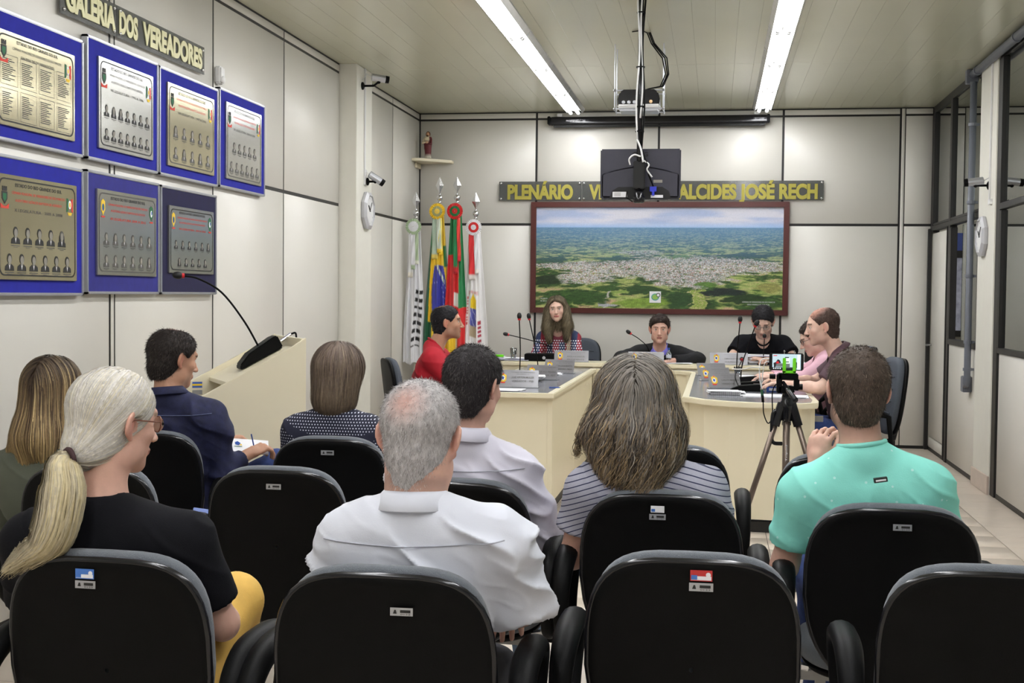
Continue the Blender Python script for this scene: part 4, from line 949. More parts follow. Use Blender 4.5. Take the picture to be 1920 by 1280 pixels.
# ================================================================== flags
def in_tri(x, z, ax, az, r): return abs(x-ax)+abs(z-az) < r
def flag(x, zr_, y, label, colf, ros, rib, zt, side=0, w0=.055, w1=.135, ph=0., tall=1.0):
    zt = zr_+.345
    t = root('flag', label, 'flag', (x, y, 0), 0, 'ceremonial flags in the left corner')
    MB().tube([(x, y+.03, .05), (x, y+.03, zt-.26)], .014, 10).build('pole', M_white, t, smooth=True)
    MB().lathe([(.11, 0), (.12, .02), (.10, .05), (.03, .08), (.02, .12)], (x, y+.03, 0), 18).build('pole_foot', M_steel, t, smooth=True)
    MB().ball((x, y+.03, zt-.21), .032, nu=16, nv=10).lathe([(.016, 0), (.022, .01), (.012, .03)], (x, y+.03, zt-.265), 12).lathe([(.010, 0), (.013, .008), (.008, .02)], (x, y+.03, zt-.182), 12).build('ball', M_chrome, t, smooth=True)
    z0 = zt-.165
    MB().add([(x, y+.03, z0), (x-.040, y+.03, z0+.075), (x, y+.018, z0+.075), (x+.040, y+.03, z0+.075), (x, y+.042, z0+.075), (x, y+.03, zt)], [(0, 2, 1), (0, 3, 2), (0, 4, 3), (0, 1, 4), (5, 1, 2), (5, 2, 3), (5, 3, 4), (5, 4, 1)]).build('spear_tip', M_chrome, t)
    A, B = 100, 56; ztop = zr_-.03; zb = .78
    P = np.zeros((A, B, 3)); Cc = np.zeros((A, B, 3))
    for i in range(A):
        a = i/(A-1); z = ztop+(zb-ztop)*a; w_ = w0+(w1-w0)*min(1, a*1.25)
        for j in range(B):
            s = j/(B-1)*2-1
            f = math.sin(s*8.5+ph+a*2.2)*.6+.4*math.sin(s*15+ph*2-a*3)
            P[i, j] = (x+s*w_+.006*f, y-.008-.026*f*(.4+a)-.05*(1-s*s)*(.3+.7*a), z+.012*math.sin(s*6+ph)*a)
            Cc[i, j] = srgb(*colf(s, z))
    o = MB().grid(P, 0, Cc).build('cloth', M_attrs, t, smooth=True, color=True)
    sm = o.modifiers.new('thick', 'SOLIDIFY'); sm.thickness = .003
    # rosette: pleated rings
    rz = MB(); n = 56; yy = y-.075
    R_ = .078
    radii = [(R_, ros[0]), (R_*.66, ros[0]), (R_*.64, ros[1]), (R_*.34, ros[1]), (R_*.33, ros[2]), (.004, ros[2])]
    Pg = []; cg = []
    for k, (r, c) in enumerate(radii):
        for j in range(n):
            a = 2*PI*j/n; pl = .006*(1 if j % 2 else -1)*(r/R_); rr_ = r*(1+(.03 if j % 2 else -.03))
            Pg.append((x+rr_*math.cos(a), yy-.012*(1-r/R_)+pl*.8, zr_+rr_*math.sin(a))); cg.append(srgb(*c))
    rz.grid(np.array(Pg).reshape(len(radii), n, 3), 0, cg, closed=True)
    ro = rz.build('rosette', M_attrs, t, color=True); sm = ro.modifiers.new('thick', 'SOLIDIFY'); sm.thickness = .004
    for (x0, x1, xb0, xb1, zl, c, ct, dy) in rib:
        n_ = 22; Pg = []; cg = []
        for i in range(n_):
            a = i/(n_-1); z = zr_-.065+(zl-zr_+.065)*a
            for j in range(6):
                q = j/5; xx = (x0+(xb0-x0)*a)*(1-q)+(x1+(xb1-x1)*a)*q
                Pg.append((x+xx, yy+.012+dy+.006*math.sin(a*9+j*1.1+x0*60), z)); cg.append(srgb(*(ct if a > .86 else c)))
        rr2 = MB().grid(np.array(Pg).reshape(n_, 6, 3), 0, cg).build('ribbon', M_attrs, t, smooth=True, color=True)
        sm = rr2.modifiers.new('thick', 'SOLIDIFY'); sm.thickness = .003
    return t
W_ = (232, 232, 236); GR = (24, 128, 72); YE = (240, 200, 40); BL = (58, 62, 170); RD = (214, 34, 36); DG = (26, 92, 60); LG = (176, 196, 160); PK = (240, 232, 226)
def f1(s, z):
    if .95 < z < 1.50:
        a = (1.50-z)/.55; c0 = .75-.5*a; d = s-c0+.18
        if -.34 < d < .42 and (int(z*26) % 2 == 0 or abs(d) < .04) and abs(d) > .05: return (28, 28, 30)
    return W_
def f2(s, z):
    if z > 1.93: return GR if s < -.1 else YE
    e = (z-1.50)/.34
    if s < -.78+.2*(1.7-z): return DG
    if s > .62 and z > 1.72: return (20, 120, 60)
    r = ((s-.12)/.62)**2+e**2
    if r < 1 and z < 1.74:
        if abs((z-1.60)-(.12-s*.22)) < .028 and s < .62: return (228, 230, 234) if int((s+1)*14) % 3 else (60, 120, 90)
        return BL if random.random() > .01 else (200, 204, 240)
    if z < 1.2: return YE if s > -.4 else DG
    return YE
def f3(s, z):
    if s > .45-.25*(1.9-z): return GR if z > 1.33 else RD
    if z > 1.83-.02*s: return GR
    if z < 1.48 and s > -.1 and z > 1.34: return (230, 226, 220)
    if z < 1.18: return YE if s < .1 else (226, 220, 210)
    return RD
def f4(s, z):
    if 1.05 < z < 1.47 and -.30 < s < .22:
        if z > 1.32: return (236, 208, 40) if (z < 1.42 or abs(s+.04) < (1.47-z)*4) else W_
        if z > 1.16: return (92, 96, 176) if (int(z*60)+int(s*22)) % 7 else (224, 224, 240)
        return (196, 180, 150)
    if 1.0 < z < 1.2 and .32 < s < .58 and int(z*70) % 3: return (170, 40, 60)
    if 1.15 < z < 1.44 and -.62 < s < -.46 and int(z*64) % 2: return (206, 90, 90)
    if 1.46 < z < 1.50 and -.5 < s < .4 and int(s*26) % 2: return (206, 90, 90)
    return (238, 236, 236)
fy = 12.25
flag(-2.905, 2.115, fy, 'white flag with black arches emblem, leftmost of the four, green and white rosette', f1, (LG, W_, W_), [(-.05, 0, -.055, -.005, 1.62, (226, 226, 226), (232, 226, 214), 0), (0, .045, .0, .05, 1.75, LG, (224, 226, 210), .004), (-.03, .015, -.02, .02, 1.70, W_, LG, -.008)], 2.39, ph=.4, w1=.112)
flag(-2.67, 2.262, fy, 'green, yellow and blue national flag, second from left with yellow rosette', f2, (YE, (170, 170, 130), (240, 210, 90)), [(-.05, -.0, -.055, .005, 1.80, (176, 196, 176), (220, 196, 90), 0), (.0, .045, .02, .055, 1.84, (240, 224, 120), YE, -.004), (-.01, .03, .0, .045, 1.86, (206, 216, 200), YE, -.010)], 2.575, ph=1.5, w1=.15)
flag(-2.49, 2.262, fy-.03, 'green and red state flag, third from left with red and green rosette', f3, (RD, GR, RD), [(-.02, .02, -.01, .03, 1.66, GR, (200, 20, 36), 0), (.015, .05, .03, .062, 1.78, (226, 60, 50), (206, 20, 40), -.006)], 2.55, ph=2.6, w1=.12)
flag(-2.31, 2.108, fy, 'white flag with yellow and blue shield, rightmost with red and white rosette', f4, (W_, RD, W_), [(-.05, .0, -.045, .02, 1.60, (222, 40, 46), (236, 226, 222), 0), (.0, .045, .015, .05, 1.66, W_, PK, -.005)], 2.42, ph=3.4, w1=.135)

# ================================================================== name plates and desk things
def nameplate(x, y, z, rz, lines, label, w_=.30, h=.115, tone='s', tilt=.35):
    t = root('nameplate', label, 'nameplate', (x, y, z), 0, 'metal nameplates on the desks')
    R = Rz(rz) @ Rx(-tilt); o_ = np.array((x, y, z+.004)); X = R @ np.array((1, 0, 0)); U = R @ np.array((0, 0, 1)); Nn = np.cross(X, U)
    MB().prism3([o_-X*w_/2, o_+X*w_/2, o_+X*w_/2+U*h, o_-X*w_/2+U*h], -Nn*.004).build('face_plate', mat('plate_silver', srgb(158, 158, 162), .25, .4, vary=.03), t, bevel=.001)
    back = Rz(rz) @ np.array((0, 1, 0))
    MB().prism3([o_-X*w_/2, o_+X*w_/2, o_+X*w_/2+back*.075, o_-X*w_/2+back*.075], (0, 0, -.003)).build('foot_plate', M_alu, t)
    q = MB(); ox = o_+X*(.04)+U*0
    y_ = h-.02
    for i, s in enumerate(lines):
        hh = (.007, .006, .014, .013)[i]; wd = (.17, .09, .16, .155)[i]
        put_text(q, s, ox+U*y_, X, U, min(wd, w_*.56), hh, 0, 'c', .015 if i > 1 else 0, eps=.0012); y_ -= (.014, .027, .027, 0)[i]
    q.build('lettering', M_inkg, t)
    e_ = MB(); c = o_-X*w_*.33+U*h*.52
    polyf(e_, c, X, U, [(-.022, .025), (.0, .034), (.024, .02), (.024, -.018), (0, -.034), (-.018, -.018)], 0); disc(e_, c, X, U, .014, .018, 1, .0016); polyf(e_, c, X, U, [(-.008, .012), (.008, .006), (.004, -.012), (-.008, -.006)], 2, .002); polyf(e_, c, X, U, [(-.02, -.028), (.02, -.028), (.012, -.038), (-.012, -.038)], 3, .0018); disc(e_, c+U*.03, X, U, .005, .006, 3, .0018)
    e_.build('emblem', [M_inky, M_paper, M_inkb, M_inkr], t)
    return t
zt = ZD+.0027
hl = ('CÂMARA DE VEREADORES', 'SÃO MARCOS - RS')
nameplate(-1.355, 8.80, zt, .0, hl+('JOSÉ AIRTON MULLER', 'VEREADOR - PSB'), 'silver nameplate at the near end of the left desk', .30, .125)
nameplate(-1.30, 9.66, zt, -.22, hl+('FULVIO PESSIN', 'VEREADOR - PDT'), 'silver nameplate on the left desk, second from its near end', .25, .115)
nameplate(-1.27, 10.52, zt, -.22, hl+('VERA LÚCIA BOTTO', 'VEREADORA - PMDB'), 'silver nameplate on the left desk, farthest from the camera', .26, .115)
nameplate(-1.27, 11.47, ZM+.003, 0, hl+('ANGELA RODRIGUES', 'PRESIDENTE'), 'grey nameplate in front of the long-haired woman', .31, .10, tilt=.15)
nameplate(-.60, 11.47, ZM+.003, 0, hl+('MARCOS DA SILVA - PSB', 'SECRETÁRIO'), 'grey nameplate in front of the man in black sweater', .32, .10, tilt=.15)
nameplate(.13, 11.45, ZM+.003, 0, hl+('CAMILO VITOR FERRO - PP', 'VICE-PRESIDENTE'), 'grey nameplate on head table left of the reading man', .33, .105, tilt=.15)
nameplate(-.01, 10.62, zt, .3, hl+('PAULO ROBERTO', 'VEREADOR'), 'grey nameplate on the right desk, farthest of three', .24, .11, tilt=.5)
nameplate(.02, 9.95, zt, .3, hl+('LUIZ CARLOS', 'VEREADOR'), 'grey nameplate on the right desk, middle of three', .23, .11, tilt=.5)
nameplate(.085, 9.15, zt, .3, hl+('CARLITO MARCON', 'VEREADOR - PP'), 'grey nameplate on the right desk, nearest of three', .23, .115, tilt=.5)

def papers(x, y, z, n, label, w_=.21, l_=.29, lil=False, spread=.05, th=.002, name='papers', grp='paper stacks on the desks'):
    t = root(name, label, 'papers', (x, y, z), 0, grp)
    for k in range(n):
        R = Rz(random.uniform(-.3, .3)); mb = MB().box((x+random.uniform(-spread, spread), y+random.uniform(-spread, spread), z+th/2+k*(th+.0008)), (l_, w_, th), R=R)
        mb.build('sheet', M_paper2 if (lil and k % 2) else M_paper, t)
    return t
papers(-1.44, 9.55, zt, 9, 'loose white papers on the left desk by the standing microphones', spread=.05, th=.004)
papers(-1.42, 8.58, zt, 2, 'flat white sheet at the near corner of the left desk')
papers(-1.35, 10.35, zt, 3, 'white papers on the left desk near its far end', th=.003)
papers(-2.05, 11.58, ZM+.003, 7, 'white paper stack at the left end of the head table', lil=True, th=.004)
papers(-1.78, 11.60, ZM+.003, 5, 'lilac-edged papers on the head table left of the woman', lil=True, th=.004)
papers(-.34, 11.56, ZM+.003, 3, 'white sheets under the hand of the man in black sweater', spread=.02)
papers(.42, 11.58, ZM+.003, 17, 'tall untidy stack of papers in front of the reading man', lil=True, spread=.03, th=.0045)
papers(.62, 11.56, ZM+.003, 12, 'second untidy stack of papers at the right of the head table', lil=True, spread=.035, th=.0045)
papers(.23, 10.6, zt, 2, 'white sheets at the far end of the right desk')
papers(.40, 8.55, zt, 2, 'wide white sheet at the near end of the right desk', .21, .42, spread=.01)
papers(.25, 9.75, zt, 2, 'white sheets beside the hands on the right desk')
t = root('notebook', 'spiral notebook with loose papers at the near edge of the right desk', 'notebook', (.08, 8.62, zt))
MB().box((.08, 8.62, zt+.006), (.20, .15, .010)).build('pages', M_paper, t, bevel=.001); MB().box((.08, 8.62, zt+.0005+.0005), (.21, .16, .001)).build('cover', M_ink, t)
q = MB()
for k in range(26): q.tube([(-.015+k*.0076, 8.543+.011*math.cos(a), zt+.012+.011*math.sin(a)) for a in np.linspace(0, 2*PI, 9)], .0012, 4, cap=False)
q.build('spiral', M_ink, t); q = MB()
for k in range(4): q.box((.085+random.uniform(-.03, .03), 8.63, zt+.014+k*.003), (.21, .15, .002), R=Rz(random.uniform(-.15, .15)))
q.build('loose_sheets', M_paper, t)
t = root('pen', 'blue pen lying on the left desk beside the nearest nameplate', 'pen', (-1.10, 8.86, zt)); MB().tube([(-1.13, 8.83, zt+.005), (-1.06, 8.84, zt+.005)], .004, 8).build('barrel', M_inkb, t); MB().tube([(-1.06, 8.84, zt+.005), (-1.052, 8.841, zt+.005)], .0025, 8).build('tip', M_ink, t)
t = root('green_case', 'small bright green object on papers at the left of the head table', 'case', (-1.93, 11.52, ZM+.04)); MB().box((-1.93, 11.50, ZM+.045), (.08, .06, .024)).build('lid', M_green, t, bevel=.008); MB().box((-1.93, 11.50, ZM+.032), (.082, .062, .006)).build('base', M_wplastic, t)
t = root('receiver_box', 'black electronic box with round badge in front of the long-haired woman', 'device', (-1.53, 11.56, ZM+.003)); MB().bx(-1.70, -1.38, 11.48, 11.66, ZM+.003, ZM+.07).build('case', M_black, t, bevel=.006); MB().lathe([(.014, 0), (.015, .003), (.008, .004)], (-1.52, 11.48, ZM+.035), 14, R=Rx(PI/2)).build('badge', M_alu, t)
t = root('laptop', 'low black laptop and box beyond the phone at right of the head table', 'laptop', (1.0, 11.6, ZM+.003)); MB().bx(.80, 1.12, 11.50, 11.72, ZM+.003, ZM+.03).build('base', M_black, t, bevel=.004); MB().bx(.80, 1.12, 11.70, 11.715, ZM+.02, ZM+.16).build('screen', M_blackm, t, bevel=.003)
def bottle(x, y, z, label, h=.16, r=.025):
    t = root('water_bottle', label, 'bottle', (x, y, z))
    MB().lathe([(r*.9, 0), (r, .01), (r, h*.25), (r*.92, h*.3), (r, h*.35), (r, h*.6), (r*.5, h*.78), (r*.35, h*.82), (r*.35, h*.9)], (x, y, z), 18).build('body', M_bottle, t, smooth=True)
    MB().lathe([(r*.42, h*.88), (r*.42, h)], (x, y, z), 14).build('cap', M_inkb, t); MB().lathe([(r*1.01, h*.36), (r*1.01, h*.56)], (x, y, z), 18).build('paper_label', mat('bottle_label', srgb(190, 196, 210), .5), t)
bottle(-.40, 11.52, ZM+.003, 'small clear water bottle beside the man in black sweater', .14)
def glass(x, y, z, label, h=.09):
    t = root('drinking_glass', label, 'glass', (x, y, z)); MB().lathe([(.024, 0), (.032, h), (.030, h), (.022, .006), (.001, .006)], (x, y, z), 18).build('tumbler', M_bottle, t, smooth=True); MB().lathe([(.001, .007), (.022, .007), (.026, h*.4), (.001, h*.4)], (x, y, z), 16).build('water', M_bottle, t)
glass(-1.80, 11.48, ZM+.03, 'clear drinking glass behind papers left on the head table')
glass(.24, 11.50, ZM+.003, 'clear glass beside the nameplate near the reading man')
glass(.20, 11.1, zt, 'clear glass on the far end of the right desk', .05)
t = root('medicine_box', 'small blue and white box on the right desk near the hands', 'box', (.42, 8.95, zt)); MB().bx(.36, .47, 8.90, 8.98, zt, zt+.045).build('carton', M_inkb, t, bevel=.002); MB().bx(.375, .455, 8.897, 8.902, zt+.010, zt+.028).build('white_label', M_paper, t)
t = root('wallet', 'dark brown leather wallet on the right desk before the clasped hands', 'wallet', (.30, 9.25, zt)); MB().bx(.27, .40, 9.18, 9.30, zt, zt+.035).build('leather', mat('brown_leather', srgb(52, 32, 30), .5, bump=.2), t, bevel=.01); MB().tube([(.28, 9.18, zt+.02), (.39, 9.18, zt+.02)], .002, 6).build('stitching', M_inkl, t)
t = root('eraser', 'tiny blue cap lying on the right desk', 'cap', (.33, 8.86, zt)); MB().lathe([(.01, 0), (.012, .004), (.010, .012), (.004, .014)], (.33, 8.86, zt), 12).build('dome', M_inkb, t); MB().lathe([(.013, 0), (.013, .003)], (.33, 8.86, zt), 12).build('rim', M_inkb, t)
# microphones on the desks
def mic(lab, b, top, z, mids=(), hd=(0, -.1, 1), rz=0, wd=True):
    w_ = ((b[0]+.05, b[1], z+.002), .22, .09, .045, rz, 0) if wd else None
    gooseneck('desk_microphone', lab, (b[0], b[1], z), sp3([(b[0], b[1], z+.03)]+list(mids)+[top]), hd, w_, stem=.0042, hr=.016)
mic('upright thin black microphone on the left desk, taller of the pair', (-1.43, 9.42), (-1.432, 9.40, 1.28), zt, [(-1.425, 9.42, 1.05)], (0, -.05, 1), 2.2)
mic('slightly leaning black microphone on the left desk, beside the upright one', (-1.40, 10.25), (-1.475, 10.22, 1.265), zt, [(-1.42, 10.25, 1.0)], (-.15, -.05, 1), 2.2)
mic('black microphone bending left in front of the long-haired woman', (-1.47, 11.62), (-1.84, 11.45, 1.10), ZM+.07, [(-1.49, 11.58, 1.0), (-1.66, 11.5, 1.055)], (-1, -.1, .22), 0, False)
mic('black microphone bending left in front of the man in black sweater', (-.58, 11.60), (-.735, 11.45, 1.125), ZM+.003, [(-.59, 11.56, 1.0), (-.66, 11.5, 1.075)], (-.7, -.1, .5), 0)
mic('upright black microphone on the right desk in front of the reading man', (.17, 9.85), (.19, 9.82, 1.27), zt, [(.175, 9.85, 1.05)], (.03, 0, 1), 0)
mic('black microphone leaning right on the right desk, in front of the reading man', (.19, 9.3), (.285, 9.27, 1.255), zt, [(.205, 9.3, 1.0)], (.5, -.05, 1), 0)
mic('black microphone low base nearest on the right desk, behind the notebook', (.17, 8.95), (.205, 9.6, 1.0), zt, [(.15, 9.1, .92)], (.0, 1, .2), 0)
mic('thin microphone with red ring at the face of the reading man', (.43, 11.50), (.43, 11.30, 1.115), ZM+.003, [(.43, 11.42, 1.0)], (-.03, -.9, .5), 0)
# papers the reading man holds / cable on desk
t = root('cable', 'white cable arching over the right desk to the phone', 'cable', (.3, 8, 1))

# ================================================================== tripod with phone
TXp, TYp = .312, 5.6
MB().tube(sp3([(.205, 5.58, 1.165), (.16, 5.6, 1.165), (.13, 5.8, 1.145), (.085, 6.1, 1.128)], 20), .0025, 6).tube(sp3([(.24, 5.60, 1.205), (.20, 5.6, 1.195), (.195, 5.6, 1.13), (.205, 5.6, 1.07)], 20), .0026, 6).tube(sp3([(.24, 5.59, 1.195), (.215, 5.59, 1.18), (.205, 5.6, 1.10), (.205, 5.6, 1.07)], 20), .002, 6).build('white_lead', M_wplastic, t, smooth=True)
MB().tube([(.205, 5.6, 1.07), (.208, 5.6, 1.045)], .006, 8).build('green_plug', mat('dark_green_plastic', srgb(40, 90, 64), .4), t)
MB().tube([(.208, 5.6, 1.045), (.212, 5.6, 1.015)], .006, 8).tube(sp3([(.212, 5.6, 1.02), (.216, 5.6, .965), (.235, 5.6, .925), (.252, 5.6, .96), (.25, 5.6, 1.05), (.262, 5.6, 1.09), (.285, 5.58, 1.10)], 30), .0028, 6).build('black_lead', M_black, t, smooth=True)
t = root('tripod', 'bronze and black camera tripod standing before the right desk', 'tripod', (TXp, TYp, 0))
M_br = mat('bronze_tube', srgb(128, 114, 104), .3, .7, vary=.05)
MB().tube([(TXp, TYp, .975), (TXp, TYp, .45)], .0155, 14).build('centre_column', M_br, t, smooth=True)
q = MB(); q_ = (TXp-.0175, TYp-.004, .90); M_mk = M_paper
put_text(q, 'Tripod', (TXp+.004, TYp-.0165, .80), (0, 0, 1), (-1, 0, 0), .07, .007, nrm=(0, -1, 0), eps=.0006); q.build('side_lettering', M_paper, t)
MB().lathe([(.016, -.09), (.024, -.085), (.030, -.03), (.032, -.01), (.024, .0), (.02, .03), (.026, .035), (.026, .05), (.018, .055)], (TXp, TYp, 1.025), 18).build('collar', M_rim, t, smooth=True)
q = MB().bx(TXp-.04, TXp+.03, TYp-.03, TYp+.03, 1.058, 1.088).bx(TXp-.04, TXp+.045, TYp-.03, TYp+.03, 1.115, 1.143).bx(TXp-.045, TXp-.022, TYp-.03, TYp+.03, 1.058, 1.14).bx(TXp+.028, TXp+.05, TYp-.03, TYp+.03, 1.07, 1.12)
hd_o = q.build('pan_head', M_black, t, bevel=.004)
MB().tube([(TXp-.05, TYp-.01, 1.128), (TXp-.075, TYp-.01, 1.128)], .011, 10).tube([(TXp+.05, TYp, 1.085), (TXp+.065, TYp, 1.085)], .013, 12).tube([(TXp, TYp, 1.055), (TXp, TYp, 1.09)], .02, 12).build('knob', M_black, hd_o)
MB().tube([(TXp-.018, TYp-.03, 1.105), (TXp-.0, TYp-.12, 1.075), (TXp+.022, TYp-.22, 1.045)], [.007, .010, .012], 12).build('handle', M_rim, t, smooth=True)
for k, (fx, fy_) in enumerate(((-.335, -.10), (.33, -.03), (.02, .36))):
    top = np.array((TXp+fx*.085, TYp+fy_*.085, .985)); ft = np.array((TXp+fx, TYp+fy_, .02))
    lg = MB().tube([top, top+(ft-top)*.5], .0125, 12).tube([top+(ft-top)*.49, ft+(top-ft)*.02], .0095, 10).build('leg', M_br, t, smooth=True)
    MB().tube([top-(ft-top)*.03, top+(ft-top)*.07], .02, 12).build('hinge', M_rim, lg); MB().tube([top+(ft-top)*.46, top+(ft-top)*.51], .019, 12).build('clamp', M_rim, lg, bevel=.002)
    MB().lathe([(.018, 0), (.02, .01), (.012, .03)], tuple(ft-np.array((0, 0, .02))), 12).build('rubber_foot', M_black, lg)
    MB().tube([(TXp, TYp, .50), top+(ft-top)*.49], .005, 6).build('brace', M_black, t)
MB().tube(sp3([(TXp-.03, TYp-.01, .985), (TXp-.058, TYp-.02, .97), (TXp-.062, TYp-.02, .88), (TXp-.055, TYp-.02, .845), (TXp-.018, TYp-.01, .84)], 20), .0085, 8).build('carry_handle', M_rim, t, smooth=True)
t = root('phone_clamp', 'lime green clamp gripping the phone on the tripod head', 'clamp', (TXp, TYp-.02, 1.143))
cz_ = 1.143
MB().bx(TXp-.022, TXp+.034, TYp-.034, TYp-.010, cz_+.001, cz_+.012).build('base', M_green, t, bevel=.002)
for x in (TXp-.022, TXp+.020): MB().bx(x, x+.014, TYp-.034, TYp-.026, cz_+.002, cz_+.066).build('jaw', M_green, t, bevel=.002)
q = MB()
for x in (TXp-.015, TXp+.027): q.tube([(x, TYp-.02, cz_+.01), (x, TYp-.02, cz_+.092)], .002, 6).ball((x, TYp-.02, cz_+.094), .004, nu=8, nv=6)
q.build('spring_rod', M_chrome, t)
t = root('smartphone', 'black phone filming the meeting, held sideways in the green clamp', 'phone', (TXp, TYp-.015, cz_+.013))
a0, a1, c0, c1 = TXp-.078, TXp+.066, cz_+.012, cz_+.086; py_ = TYp-.022
MB().bx(a0, a1, py_, py_+.009, c0, c1).build('body', M_rim, t, bevel=.004)
s_ = MB(); o_ = (a0, py_-.0003, c0); wd, hh = a1-a0, c1-c0
def em(n, c, s=1.0): return mat(n, c, .2, vary=.05, scale=90, emit=c, estr=s)
ms = [em('lcd_pale', srgb(176, 196, 206), .7), em('lcd_dark', srgb(40, 44, 50), .4), em('lcd_red', srgb(200, 40, 50), .6), em('lcd_grey', srgb(110, 116, 118), .5), em('lcd_white', srgb(232, 240, 240), .9)]
quad(s_, o_, Xd, Zd, .013, wd-.012, .004, hh-.004, 0)
quad(s_, o_, Xd, Zd, wd-.026, wd-.016, .006, hh-.006, 4, .0014); quad(s_, o_, Xd, Zd, .013, wd-.03, .004, .014, 1, .0012)
quad(s_, o_, Xd, Zd, .022, .058, .016, .03, 3, .0014); polyf(s_, o_, Xd, Zd, [(.02, .014), (.026, .014), (.03, .028), (.05, .032), (.044, .044), (.036, .048), (.028, .036), (.018, .032)], 1, .0016); polyf(s_, o_, Xd, Zd, [(.028, .03), (.042, .03), (.038, .04), (.031, .038)], 2, .0018)
quad(s_, o_, Xd, Zd, .062, .085, .030, .052, 4, .0014); quad(s_, o_, Xd, Zd, .064, .083, .034, .040, 3, .0016); quad(s_, o_, Xd, Zd, .066, .082, .054, .058, 1, .0016); quad(s_, o_, Xd, Zd, .06, .086, .012, .03, 3, .0016)
polyf(s_, o_, Xd, Zd, [(.098, .012), (.116, .012), (.116, .034), (.106, .046), (.100, .05)], 1, .0016); quad(s_, o_, Xd, Zd, .017, .033, .062, .065, 2, .0016)
for k in range(4): disc(s_, (a0+.019+k*.009, o_[1], c0+.009), Xd, Zd, .0026, .0026, 4, .0018, 8)
s_.build('screen', ms, t)
# ================================================================== smooth-blended solids -> one mesh
class Sdf:
    def __init__(s, h): s.h = h; s.ops = []
    def ell(s, c, r, R=None, k=.02, sub=False): s.ops.append(('e', np.array(c, float), np.array(r, float), None if R is None else np.array(R, float), k, sub, None)); return s
    def cone(s, a, b, ra, rb, k=.02, sub=False, clip=None, sq=None): s.ops.append(('c', np.array(a, float), np.array(b, float), (ra, rb), k, sub, (clip, sq))); return s
    def chain(s, P, R, k=.02, **kw):
        for i in range(len(P)-1): s.cone(P[i], P[i+1], R[i], R[i+1], k, **kw)
        return s
    def plane(s, n, d): s.ops.append(('p', np.array(n, float), d)); return s
    def bounds(s):
        lo = np.full(3, 1e9); hi = -lo
        for o in s.ops:
            if o[0] == 'p' or o[5]: continue
            if o[0] == 'e': a, b = o[1]-o[2].max(), o[1]+o[2].max()
            else: m = max(o[3]); a, b = np.minimum(o[1], o[2])-m, np.maximum(o[1], o[2])+m
            lo = np.minimum(lo, a); hi = np.maximum(hi, b)
        return lo-.03, hi+.03
    def field(s):
        lo, hi = s.bounds(); n = np.ceil((hi-lo)/s.h).astype(int)+1; F = np.full(n, .05, np.float32); mg = .028
        for o in s.ops:
            if o[0] == 'p':
                ax = [lo[i]+s.h*np.arange(n[i]) for i in range(3)]
                d = o[1][0]*ax[0][:, None, None]+o[1][1]*ax[1][None, :, None]+o[1][2]*ax[2][None, None, :]-o[2]
                np.maximum(F, d.astype(np.float32), out=F); continue
            if o[0] == 'e': rm = o[2] if o[3] is None else np.full(3, o[2].max()); a, b = o[1]-rm, o[1]+rm
            else: m = max(o[3]); a, b = np.minimum(o[1], o[2])-m, np.maximum(o[1], o[2])+m
            k = o[4]
            i0 = np.clip(np.floor((a-mg-k-lo)/s.h).astype(int), 0, n-1); i1 = np.clip(np.ceil((b+mg+k-lo)/s.h).astype(int)+1, 1, n)
            if np.any(i1 <= i0): continue
            X = (lo[0]+s.h*np.arange(i0[0], i1[0], dtype=np.float32))[:, None, None]; Y = (lo[1]+s.h*np.arange(i0[1], i1[1], dtype=np.float32))[None, :, None]; Z = (lo[2]+s.h*np.arange(i0[2], i1[2], dtype=np.float32))[None, None, :]
            if o[0] == 'e':
                c, r, R = o[1], o[2], o[3]; x, y, z = X-c[0], Y-c[1], Z-c[2]
                if R is not None:
                    Ri = R.T; x, y, z = Ri[0, 0]*x+Ri[0, 1]*y+Ri[0, 2]*z, Ri[1, 0]*x+Ri[1, 1]*y+Ri[1, 2]*z, Ri[2, 0]*x+Ri[2, 1]*y+Ri[2, 2]*z
                k0 = np.sqrt((x/r[0])**2+(y/r[1])**2+(z/r[2])**2); k1 = np.sqrt((x/r[0]**2)**2+(y/r[1]**2)**2+(z/r[2]**2)**2)+1e-6
                d = k0*(k0-1)/k1
            else:
                A, B = o[1], o[2]; ra, rb = o[3]; ba = B-A; L2 = ba@ba+1e-12
                px, py, pz = X-A[0], Y-A[1], Z-A[2]
                t = np.clip((px*ba[0]+py*ba[1]+pz*ba[2])/L2, 0, 1)
                clip, sq = o[6]
                dx, dy, dz = px-t*ba[0], py-t*ba[1], pz-t*ba[2]
                if sq is not None: dy = dy/sq
                d = np.sqrt(dx*dx+dy*dy+dz*dz)-(ra+(rb-ra)*t)
                if clip: 
                    u = ba/math.sqrt(L2); d = np.maximum(d, (X-B[0])*u[0]+(Y-B[1])*u[1]+(Z-B[2])*u[2])
            sl = tuple(slice(i0[q], i1[q]) for q in range(3)); G_ = F[sl]
            if o[5]:
                d = -d; hk = np.clip(k-np.abs(G_-d), 0, None); F[sl] = np.maximum(G_, d)+hk*hk/(4*k+1e-9)
            else:
                hk = np.clip(k-np.abs(G_-d), 0, None); F[sl] = np.minimum(G_, d)-hk*hk/(4*k+1e-9)
        return lo, F
    def mesh(s):
        lo, F = s.field(); return (*nets(lo, F, s.h), lo, F)
